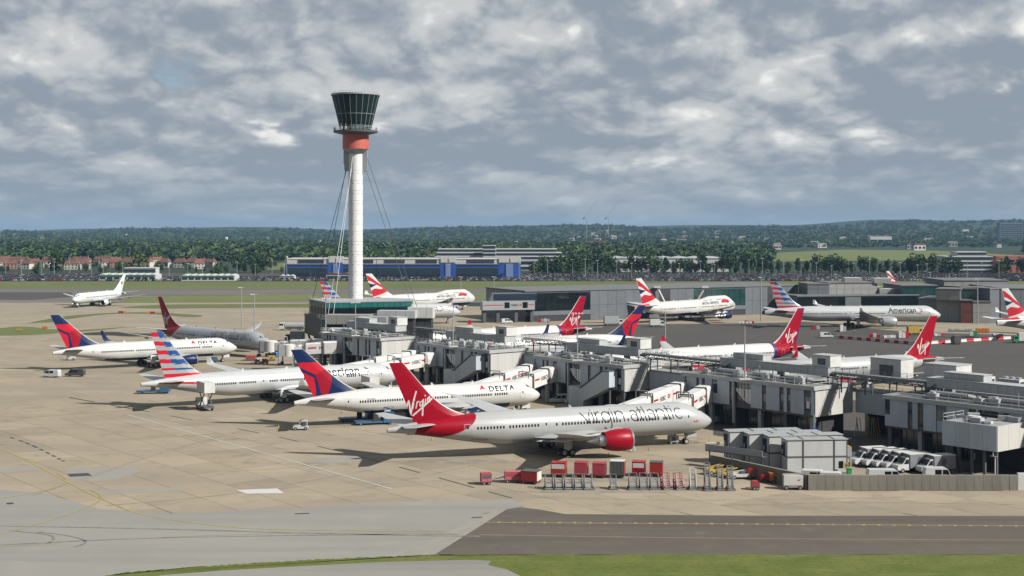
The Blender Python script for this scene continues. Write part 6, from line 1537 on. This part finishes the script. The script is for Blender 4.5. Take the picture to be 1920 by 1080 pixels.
hall('brick-red stair pier between pale walls', at(1801, 584), at(1823, 583), 12, 9.4, [(20, 'r')]); hall('pale wall block right of the brick-red pier', at(1824, 583), at(1858, 582), 20, 9.0, [(34, 'w')]); hall('glazed upper drum on the terminal at right', at(1803, 590), at(1857, 588), 20, 14.2, [(54, 't')], 9.5, piece_z=(-.5, 1.0)); hall('tall grey wall block beside the right-edge fin', at(1856, 583), at(1874, 585), 30, 14.4, [(18, 'p')])
hall('grey terminal behind the right-edge fin', at(1876, 600), at(2060, 600), 40, 13.8, [(100, 'p'), (60, 'w')]); hall('flat white canopy roof on the terminal at right', at(1770, 640), at(1890, 640), 30, 15.8, [(100, 'w')], 13.6)
hall('dark glazed link roof right of the centre', at(1690, 640), at(1800, 642), 25, 13.4, [(110, 't')])
for x, z, l in ((1655, 14.6, 'white plant box on the far terminal roof'), (1600, 14.8, 'small grey plant box on the far terminal roof'), (1665, 9.6, 'pale plant box low on the far terminal roof'), (1695, 9.6, 'white roof unit beside the glazed link')):
    t = thing('plant_room', l, 'plant room', at(x, 645, z)); b = MB(); b.box(-4, 4, 0, 5, 0, 2.4); b.build('casing', OFFW, t)
    for k in range(4): b = MB(); b.box(-4+2*k+.08, -2+2*k-.08, -.06, .02, .2, 2.2); b.build('panel', TPAL, t)
for x0, x1, l in ((1232, 1250, 'left'), (1322, 1300, 'right')):
    t = thing('strut', 'white leaning strut by the terminal glass, %s of the jumbo hump' % l, 'strut', at(x1, 618)); b = MB(); a = at(x0, 618)-at(x1, 618); b.cyl((0, 0, 5), (a.x, a.y, 13.8), .5, n=10); b.build('tube', OFFW, t, smooth=50); b = MB(); b.cb(a.x, a.y, 13.9, 3, 2, .8); b.build('head', OFFW, t)
for i, (x, y, h) in enumerate(((1427, 602, 19), (864, 562, 13), (926, 562, 13), (1247, 634, 10), (1567, 560, 14), (1737, 560, 12), (1833, 607, 19), (1744, 545, 12))):
    mast('pale lighting mast ' + ('in front of the grey hall, centre right', 'on the far grass behind the jumbo', 'at the far terminal left end', 'behind the pier below the centre jumbo', 'above the striped fin', 'above the long silver airliner', 'before the brick-red pier', 'far behind the glazed link')[i], gp(x, y), h, 2, False, .22)

# ------------------------------------------------------------------ beyond the runway
def tri_cloud(n, rx, rz, zc, size, seed, squash=1.0):
    r = np.random.default_rng(seed); d = r.normal(size=(n, 3)); d /= np.linalg.norm(d, axis=1)[:, None]
    lob = 1+.28*np.sin(d[:, 0]*4.1+seed)*np.cos(d[:, 1]*3.7+seed*2)+.18*np.sin(d[:, 2]*7+seed)
    rad = (r.random(n)**.35)*lob
    c = d*rad[:, None]*np.array([rx, rx, rz]); c[:, 2] += zc
    a = r.normal(size=(n, 3)); a /= np.linalg.norm(a, axis=1)[:, None]; b = np.cross(a, r.normal(size=(n, 3))); b /= np.linalg.norm(b, axis=1)[:, None]
    s = size*(.6+.8*r.random(n))[:, None]
    v = np.stack([c-a*s-b*s*.7, c+a*s-b*s*.7, c+a*s*.8+b*s*.7, c-a*s*.8+b*s*.7], 1).reshape(-1, 3)
    return v, np.arange(4*n).reshape(-1, 4)
def leaf_mat(name, c1, c2, scale, var=.25):
    return mat(name, c1, .9, c2=c2, scale=scale, var=var, spec=.15, detail=3)
LEAVES = [leaf_mat('leaves_dark', (.030, .060, .022), (.050, .088, .030), .35), leaf_mat('leaves_mid', (.042, .080, .028), (.062, .108, .036), .35), leaf_mat('leaves_light', (.065, .105, .035), (.09, .13, .042), .35)]
LEAVES += [leaf_mat('leaves_blue', (.026, .055, .030), (.040, .075, .038), .35), leaf_mat('leaves_olive', (.075, .095, .030), (.10, .12, .045), .35)]
BARK = mat('bark', (.05, .04, .03), .9)
TREE_ME = []
for k in range(6):
    h = 1.0; b = MB(); b.cyl((0, 0, 0), (0, 0, .45), .028, .018, 7)
    for j in range(5):
        a = j*1.3+k; b.cyl((0, 0, .25+.04*j), (.2*math.cos(a), .2*math.sin(a), .5+.05*j), .012, .005, 5)
    tr = b.mesh('trunk', BARK)
    slim = k % 3 == 2
    v, f = tri_cloud(420, .22 if slim else .36, .42, .57, .045, k+1)
    me = bpy.data.meshes.new('crown'); me.from_pydata(v.tolist(), [], f.tolist()); me.materials.append(LEAVES[(0, 1, 0, 2, 1, 0)[k]]); me.update()
    TREE_ME.append((tr, me))
def tree(p, h, k, label, group):
    t = thing('tree', label, 'tree', p, rnd.random()*6.28, group); t.scale = (h*rnd.uniform(.85, 1.2), h*rnd.uniform(.85, 1.2), h)
    for n, me in zip(('trunk', 'crown'), TREE_ME[k]):
        o = bpy.data.objects.new(n, me); link(o, t)
TR = random.Random(3)
x = 1035
while x < 1790:
    x += TR.uniform(9, 20); y = TR.uniform(510.5, 514)
    tree(gp(x, y, 0), TR.uniform(9, 19), TR.choice([0, 1, 2, 4, 5]), 'dark tree in the belt behind the far car park' if x < 1450 else 'dark tree in the belt below the open field', 'tree belt behind the car park')
for x in range(1035, 1800, 26): tree(gp(x+TR.uniform(-8, 8), 513.5), TR.uniform(5, 8), TR.choice([0, 1, 3]), 'low shrubby tree at the edge of the far car park', 'low trees at the car park edge')
for i in range(58):
    x = TR.uniform(-10, 530); y = TR.choice([TR.uniform(498, 505), TR.uniform(509, 516.5)]); tree(gp(x, y), TR.uniform(5, 9.5), TR.choice([0, 1, 4, 5, 3]), 'tree among the red-roofed houses' if y < 510 else 'tree in front of the red-roofed houses', 'trees round the houses')
for x, y, h, k in ((262, 516, 20, 3), (106, 514, 22, 0), (488, 512, 20, 1), (448, 510, 17, 0), (225, 515, 13, 4)): tree(gp(x, y), h, k, 'large rounded tree standing taller than the houses', 'tall trees by the houses')
for i in range(26):
    x = 545+i*17+TR.uniform(-5, 5); tree(gp(x, 519.5), TR.uniform(4, 7), TR.choice([0, 1, 5]), 'small tree in front of the long blue office', 'small trees before the blue office')
for i in range(14): tree(gp(985+TR.uniform(0, 100), TR.uniform(511, 515)), TR.uniform(10, 18), TR.choice([0, 1, 5]), 'dark tree beside the stepped white office', 'trees by the white office')
for i in range(12): tree(gp(1840+TR.uniform(0, 90), TR.uniform(510, 514)), TR.uniform(8, 16), TR.choice([0, 1, 5]), 'dark tree by the glass office at right', 'trees by the glass office')

# woods: one mass of small crowns
def far_blob(seed, n):
    v, f = tri_cloud(n, .5, .45, .5, .12, seed); return v, f
r = np.random.default_rng(11); pts = []
def wood(n, d0, d1, a0, a1, h0, h1):
    for _ in range(n):
        d = math.sqrt(r.uniform(d0*d0, d1*d1)); a = r.uniform(a0, a1); pts.append((a*d, d, r.uniform(h0, h1)))
wood(1300, 1720, 2200, -.42, .06, 10, 18); wood(2200, 1950, 2900, -.42, .42, 10, 17); wood(2600, 2700, 4200, -.42, .42, 8, 15); wood(350, 1650, 2000, .06, .19, 10, 16); wood(700, 2000, 2600, .1, .42, 8, 14); wood(2200, 4200, 6500, -.42, .42, 10, 16); wood(120, 1660, 1800, -.42, -.20, 9, 14); wood(260, 1560, 1800, -.20, .0, 9, 15)
field_r = [(1450, 1900, 468, 491)]
def build_wood(sel, name, lab):
    V_, F_, M_ = [], [], []; off = 0; bl = [far_blob(s, 56) for s in range(5)]
    for i, (x, y, h) in enumerate(sel):
        v, f = bl[i % 5]; w = h*r.uniform(1.0, 1.9); z = hill(x, y) if y > 2400 else 0
        vv = v*np.array([w, w, h])+np.array([x, y, z-.3]); V_.append(vv); F_.append(f+off); off += len(vv); M_ += [int(r.integers(0, 10)) if r.random() < .6 else int(3+3*math.sin(x*.011)*math.cos(y*.006)+2)]*len(f)
    V_ = np.concatenate(V_); F_ = np.concatenate(F_); me = bpy.data.meshes.new(name); nv, nf = len(V_), len(F_)
    me.vertices.add(nv); me.vertices.foreach_set('co', V_.ravel()); me.loops.add(nf*4); me.loops.foreach_set('vertex_index', F_.ravel().astype(np.int32)); me.polygons.add(nf); me.polygons.foreach_set('loop_start', np.arange(0, nf*4, 4, dtype=np.int32)); 
    for m in LEAVES: me.materials.append(m)
    me.polygons.foreach_set('material_index', np.array([(0, 0, 0, 3, 3, 1, 1, 1, 2, 4)[k] for k in M_], dtype=np.int32)); me.update(calc_edges=True); me.validate()
    o = bpy.data.objects.new(name, me); link(o); tag(o, lab, 'woodland', kind='stuff')
def in_field(x, y):
    px = 960+x/y*FPX; py = HOR+FPX*CAMH/y
    return (1440 < px < 1930 and 464 < py < 492) or (495 < px < 565 and 489 < py < 507)
build_wood([p for p in pts if not in_field(p[0], p[1])], 'woodland', 'dense dark green woodland stretching to the hazy horizon')

# houses
RT = [mat('roof_tile_red', (.17, .065, .05), .85, c2=(.13, .055, .045), scale=.6), mat('roof_tile_brown', (.16, .075, .055), .85, c2=(.12, .06, .05), scale=.6), mat('roof_tile_orange', (.23, .09, .06), .85, c2=(.18, .075, .055), scale=.6)]
WL = [mat('render_white', (.60, .57, .52), .8), mat('brick_tan', (.30, .17, .12), .85), mat('render_cream', (.50, .45, .38), .8)]
def house(i, p, rz, w, d, h, rh, rm, wm):
    t = thing('house', '%s house %s the far left trees' % (('red-roofed', 'brown-roofed', 'orange-roofed')[rm], ('amid', 'behind', 'beside')[i % 3]), 'house', p, rz, 'red-roofed houses beyond the runway')
    b = MB(); b.box(-w/2, w/2, -d/2, d/2, 0, h); b.build('wall', WL[wm], t)
    b = MB(); e = .4; b.add([(-w/2-e, -d/2-e, h), (w/2+e, -d/2-e, h), (w/2+e, d/2+e, h), (-w/2-e, d/2+e, h), (-w/2+1.2, 0, h+rh), (w/2-1.2, 0, h+rh)], [(0, 1, 5, 4), (1, 2, 5), (2, 3, 4, 5), (3, 0, 4), (3, 2, 1, 0)]); rf = b.build('roof', RT[rm], t)
    b = MB(); b.cb(w*.3, .6, h+rh, .9, .9, 2.2); b.build('chimney', WL[1], rf)
    for k in range(max(2, int(w/3.2))):
        for zz in (1.0, 3.6):
            b = MB(); x = -w/2+w*(k+.5)/max(2, int(w/3.2)); b.box(x-.7, x+.7, -d/2-.05, -d/2+.05, zz, zz+1.3); b.build('window', GLASSB, t)
hs = random.Random(5); k = 0
for row, (y, xs_) in enumerate(((501, range(2, 400, 17)), (496.5, range(-8, 330, 19)), (505, (20, 48, 135, 158, 330, 372)))):
    for x in xs_:
        if hs.random() < .22: continue
        house(k, gp(x+hs.uniform(-5, 5), y+hs.uniform(-1, 1)), hs.uniform(-.5, .5), hs.uniform(9, 15), 8, 5.6, hs.uniform(3, 4.2), hs.choice([0, 0, 1, 2]), hs.choice([0, 1, 2, 0])); k += 1
t = thing('house', 'tall brick house with steep roof left of the other houses', 'house', gp(66, 488)); b = MB(); b.box(-5, 5, -5, 5, 0, 14); b.build('wall', WL[1], t); b = MB(); b.add([(-5, -5, 14), (5, -5, 14), (5, 5, 14), (-5, 5, 14), (0, 0, 18)], [(0, 1, 4), (1, 2, 4), (2, 3, 4), (3, 0, 4)]); b.build('roof', RT[0], t)

# offices and sheds
COB = mat('cladding_blue', (.02, .08, .36), .45, c2=(.03, .10, .42), scale=.1); COBL = mat('cladding_pale_blue', (.20, .28, .55), .5); OWH = mat('office_white', (.60, .60, .58), .6)
def office(label, px0, px1, d, segs, ztop, depth=30, d1=None):
    """segs: (share, kind)"""
    p, q = at(px0, d), at(px1, d1 or d); v = q-p; Ln = v.length; t = thing('office_building', label, 'building', p, math.atan2(v.y, v.x), 'offices beyond the runway'); tot = sum(s for s, _ in segs); x = 0
    b = MB(); b.box(.2, Ln-.2, .4, depth, 0, ztop-.6); b.build('core', OWH, t); b = MB(); b.box(0, Ln, .1, depth, ztop-.6, ztop); b.build('roof', OWH, t)
    for w, k in segs:
        w = w/tot*Ln
        if k == 'glass':
            for j, (a, e, m) in enumerate(((.0, .30, GLASSB), (.32, .52, GLASSB), (.52, .58, COB), (.58, .70, GLASSB), (.70, .74, COBL))):
                b = MB(); b.box(x+.1, x+w-.1, 0, .4, ztop*a, ztop*e); b.build('window_band', m, t)
            b = MB(); b.box(x+w*.25, x+w*.9, .05, .4, ztop*.78, ztop*.95); b.build('plant_louvre', DARKIN, t)
        elif k == 'blue':
            n = 3
            for i in range(n): b = MB(); b.box(x+w*i/n, x+w*(i+1)/n-.3, -.6*(i % 2), .4, 0, ztop*.74); b.build('stair_panel', COB if i % 2 == 0 else COBL, t)
            for i in range(2): b = MB(); b.box(x+w*i/2+.5, x+w*(i+1)/2-.5, -.5, 3, ztop*.8, ztop+2.0); b.build('vent_tower', OWH, t)
        elif k == 'band':
            nf = max(2, int(ztop/3.4))
            for j in range(nf): b = MB(); b.box(x+.3, x+w-.3, -.05, .4, ztop*(j+.25)/nf, ztop*(j+.72)/nf); b.build('window_band', GLASSB, t)
        x += w
    return t
office('long blue-glass office block with white roof behind the tower', 535, 706, 1120, [(5, 'blue'), (75, 'glass'), (30, 'blue'), (62, 'glass')], 16.0, 40); office('right half of the long blue office, with striped stair towers', 706, 977, 1120, [(58, 'glass'), (60, 'glass'), (30, 'blue'), (78, 'glass'), (42, 'blue')], 16.0, 40)
for i in range(4): office('stepped white office behind the blue block, %s storey' % ('lowest', 'second', 'third', 'top')[i], 812+i*3, 1072-i*9, 1330+i*6, [(1, 'band')], 10+i*3.6, 30)
office('white rooftop pavilion on the stepped office', 905, 930, 1325, [(1, 'band')], 24.5, 14); office('glass office at the far right among trees', 1772, 1862, 1240, [(1, 'band')], 15.5, 30); office('upper glass storey of the far right office', 1795, 1850, 1252, [(1, 'band')], 19.5, 20)
hb = thing('office_building', 'red brick office at the far right edge', 'building', at(1868, 1260), 0, 'offices beyond the runway'); b = MB(); b.box(0, 40, 0, 25, 0, 15.5); b.build('wall', mat('brick_orange', (.36, .13, .085), .8), hb)
for i in range(6): b = MB(); b.box(2+6*i, 5+6*i, -.06, .1, 7, 12); b.build('window', GLASSB, hb)
def shed(label, px0, px1, d, h, m, roofm, depth=40, green=False, bays=8):
    p, q = at(px0, d), at(px1, d); Ln = (q-p).length; t = thing('warehouse', label, 'warehouse', p, 0, 'low sheds beyond the runway'); b = MB(); b.box(0, Ln, 0, depth, 0, h); b.build('wall', m, t)
    for i in range(bays):
        b = MB(); x0, x1 = Ln*i/bays, Ln*(i+1)/bays; b.add([(x0, -.6, h), (x1, -.6, h), (x1, depth, h), (x0, depth, h), ((x0+x1)/2, -.6, h+1.2), ((x0+x1)/2, depth, h+1.2)], [(0, 1, 4), (1, 2, 5, 4), (2, 3, 5), (3, 0, 4, 5), (3, 2, 1, 0)]); b.build('roof', roofm, t)
        b = MB(); b.box(x0+.6, x1-.6, -.12, .02, h*.25, h*.62); b.build('window', GLASSB, t)
    if green: b = MB(); b.box(0, Ln, -.7, -.62, h-.6, h+.1); b.build('fascia', GREEN, t)
shed('long pale warehouse with low white roof behind the tree belt', 1152, 1366, 1290, 12.5, OWH, WHITE, 70, bays=7); shed('white shed with green fascia left of the taxiing airliner', 186, 292, 1062, 4.5, OWH, WHITE, 18, True); shed('white shed with green fascia right of the taxiing airliner fin', 340, 440, 1058, 4.0, OWH, WHITE, 18, True)
office('small green and white office above the low sheds', 232, 292, 1090, [(1, 'band')], 9.5, 12); shed('low white canopy by the car park left of the blue office', 524, 552, 1075, 3.2, OWH, WHITE, 8, bays=3); shed('orange-roofed kiosk in front of the blue office', 612, 662, 1095, 4.2, OWH, RT[2], 12, bays=2)
# distant town on the right
tw = random.Random(9)
for i in range(70):
    x = tw.choice([tw.uniform(1060, 1480), tw.uniform(1060, 1920), tw.uniform(0, 1000)]); d = tw.uniform(2600, 5200); p = at(x, d); w, h = tw.uniform(8, 26), tw.uniform(6, 12)
    t = thing('distant_building', tw.choice(['pale block in the hazy distant town', 'white-walled shed in the hazy distance', 'small red-roofed block in the hazy distance']) , 'building', (p.x, p.y, hill(p.x, p.y)), tw.uniform(-.4, .4), 'buildings of the distant town')
    b = MB(); b.box(-w/2, w/2, 0, 12, 0, h); b.build('wall', tw.choice([OWH, WL[0], WL[2], TPAL]), t); b = MB(); b.xprism([(-w/2-.5, h), (w/2+.5, h), (w/2-2, h+3), (-w/2+2, h+3)], -.5, 12.5); b.build('roof', tw.choice([RT[0], WHITE, ROOFL, RT[1]]), t)
    for k in range(3): b = MB(); b.box(-w/2+w*(k+.2)/3, -w/2+w*(k+.8)/3, -.1, .05, h*.3, h*.7); b.build('window', GLASSB, t)
t = thing('distant_building', 'grey tower block with a notched top on the right horizon', 'building', at(1888, 3800, 0), 0); b = MB(); b.box(-20, 45, 0, 25, 0, 58); b.build('wall', TPAN, t)
for i in range(7): b = MB(); b.box(-18, 43, -.2, .1, 15+6*i, 18+6*i); b.build('window_band', GLASSB, t)
shed('long white shed on the hazy right horizon', 1632, 1672, 3500, 22, OWH, WHITE, 30, bays=3)
for x, l in ((1100, 'left'), (1141, 'right')):
    t = thing('tower_crane', 'slim construction crane on the hazy horizon, the %s one' % l, 'crane', at(x, 4200, 15)); b = MB()
    for s in (-1, 1): b.beam((s, 0, 0), (s, 0, 62), .8)
    for i in range(10): b.beam((-1, 0, 6*i), (1, 0, 6*i+6), .4)
    b.build('mast', GREYP, t); b = MB(); b.beam((-10, 0, 58), (30, 0, 112), 1.1); b.beam((0, 0, 62), (-10, 0, 66), .8); b.build('jib', GREYP, t); b = MB(); b.cb(-9, 0, 59, 6, 3, 4); b.build('counterweight', DGREY, t)
# car park
CARM = {n: mat('car_'+n, c, .3, coat=.4) for n, c in dict(white=(.62, .62, .62), silver=(.40, .41, .42), grey=(.13, .135, .14), black=(.02, .02, .022), blue=(.03, .06, .16), red=(.30, .025, .02)).items()}
CARN = ['white', 'silver', 'silver', 'grey', 'grey', 'black', 'black', 'blue', 'red']
def car_geo():
    b = MB(); b.xprism([(-2.1, .3), (2.1, .3), (2.15, .75), (1.2, .9), (-2.0, .95), (-2.15, .7)], -.85, .85, 0); b.xprism([(-1.7, .93), (.95, .9), (.4, 1.42), (-1.3, 1.45)], -.75, .75, 1); b.box(-1.2, .3, -.68, .68, 1.43, 1.47, 0)
    for x in (-1.35, 1.35): b.cyl((x, -.87, .32), (x, .87, .32), .32, n=8, m=2)
    return b
cg = car_geo(); CME = {n: cg.mesh('car', [CARM[n], GLASS, BLACK]) for n in CARM}
cr = random.Random(21); spots = []
for row in range(13):
    d = 1062+row*11.5
    x = -.40*d
    while x < .40*d:
        x += 2.75
        if cr.random() < .16 or (row > 6 and -.30 < x/d < -.17): continue
        spots.append((x, d+cr.uniform(-.4, .4), row))
near = [s for s in spots if s[2] == 0][:300]; rest = [s for s in spots if s not in set(near)]
for i, (x, y, _) in enumerate(near):
    n = cr.choice(CARN); o = bpy.data.objects.new('car', CME[n]); link(o); o.location = (x, y, 0); o.rotation_euler = (0, 0, math.pi/2*cr.choice([1, -1])+cr.uniform(-.05, .05)); tag(o, '%s car in the nearest row of the far car park' % n, 'car', 'cars in the far car park')
cv = np.array(cg.v); cf = [np.array([len(f)] + list(f)) for f in cg.f]
V_, F_, M_ = [], [], []; off = 0
for (x, y, _) in rest:
    a = math.pi/2*cr.choice([1, -1]); R2 = np.array([[math.cos(a), -math.sin(a), 0], [math.sin(a), math.cos(a), 0], [0, 0, 1]])
    V_.append(cv@R2.T+np.array([x, y, 0])); ci = cr.randrange(len(CARN)); cm = list(CARM).index(CARN[ci])
    for f, m in zip(cg.f, cg.m): F_.append(tuple(k+off for k in f)); M_.append(cm if m == 0 else 5+m)
    off += len(cv)
me = bpy.data.meshes.new('parked_cars'); me.from_pydata(np.concatenate(V_).tolist(), [], F_)
for n in CARM: me.materials.append(CARM[n])
me.materials.append(GLASS); me.materials.append(BLACK); me.polygons.foreach_set('material_index', M_); me.update()
o = bpy.data.objects.new('parked_cars', me); link(o); tag(o, 'packed rows of parked cars further back in the far car park', 'cars', kind='stuff')
# car park lamp posts: one kind, copied
proto = None
lp = random.Random(4)
for i in range(64):
    x = -20+i*31+lp.uniform(-9, 9); y = lp.choice([513, 516, 519, 522])
    lab = 'slim pale lamp post in the far car park'
    if proto is None:
        t = thing('lamp_post', lab, 'lamp post', (0, 0, 0), 0, 'lamp posts of the far car park'); b = MB(); b.cyl((0, 0, 0), (0, 0, 1), .018, .012, 6); b.build('pole', GALV, t); b = MB(); b.box(-.09, .09, -.03, .03, .985, 1.01); b.build('lamp_head', OFFW, t); proto = tree_of(t); o = t
    else: o = copy_tree(proto)
    o.location = gp(x, y); h = lp.uniform(10, 15); o.scale = (h, h, h)
# signs on the far taxiways
for i, (x, y, m, l) in enumerate(((226, 588, LETRED, 'red taxiway sign on the left grass island'), (233, 588, YELLOW, 'yellow taxiway sign on the left grass island'), (278, 589, YELLOW, 'yellow taxiway sign right on the grass island'), (286, 589, LETRED, 'red taxiway sign right on the grass island'), (36, 621, YELLOW, 'yellow taxiway sign on the lower left grass'), (84, 618, ORANGE, 'orange taxiway sign on the lower left grass'), (300, 560, DGREY, 'dark taxiway sign on the far grass strip'))):
    t = thing('taxiway_sign', l, 'sign', gp(x, y)); b = MB(); b.box(-1.1, 1.1, -.12, .12, .3, 1.2); b.build('board', m, t)
    for s in (-.8, .8): b = MB(); b.beam((s, 0, 0), (s, 0, .35), .08); b.build('leg', DGREY, t)
# haze
b = MB(); b.box(-9000, 9000, -4000, 14000, -8, 135); hz = b.build('haze', [], None)
hm = bpy.data.materials.new('haze'); hm.use_nodes = True; nt = hm.node_tree; nt.nodes.clear(); pv = nt.nodes.new('ShaderNodeVolumePrincipled'); pv.inputs['Color'].default_value = (.24, .41, .64, 1); pv.inputs['Density'].default_value = HAZE_D; pv.inputs['Anisotropy'].default_value = 0.0
om = nt.nodes.new('ShaderNodeOutputMaterial'); nt.links.new(pv.outputs[0], om.inputs['Volume']); hz.data.materials.append(hm); tag(hz, 'thin bluish haze over the whole airfield', 'haze', kind='stuff')
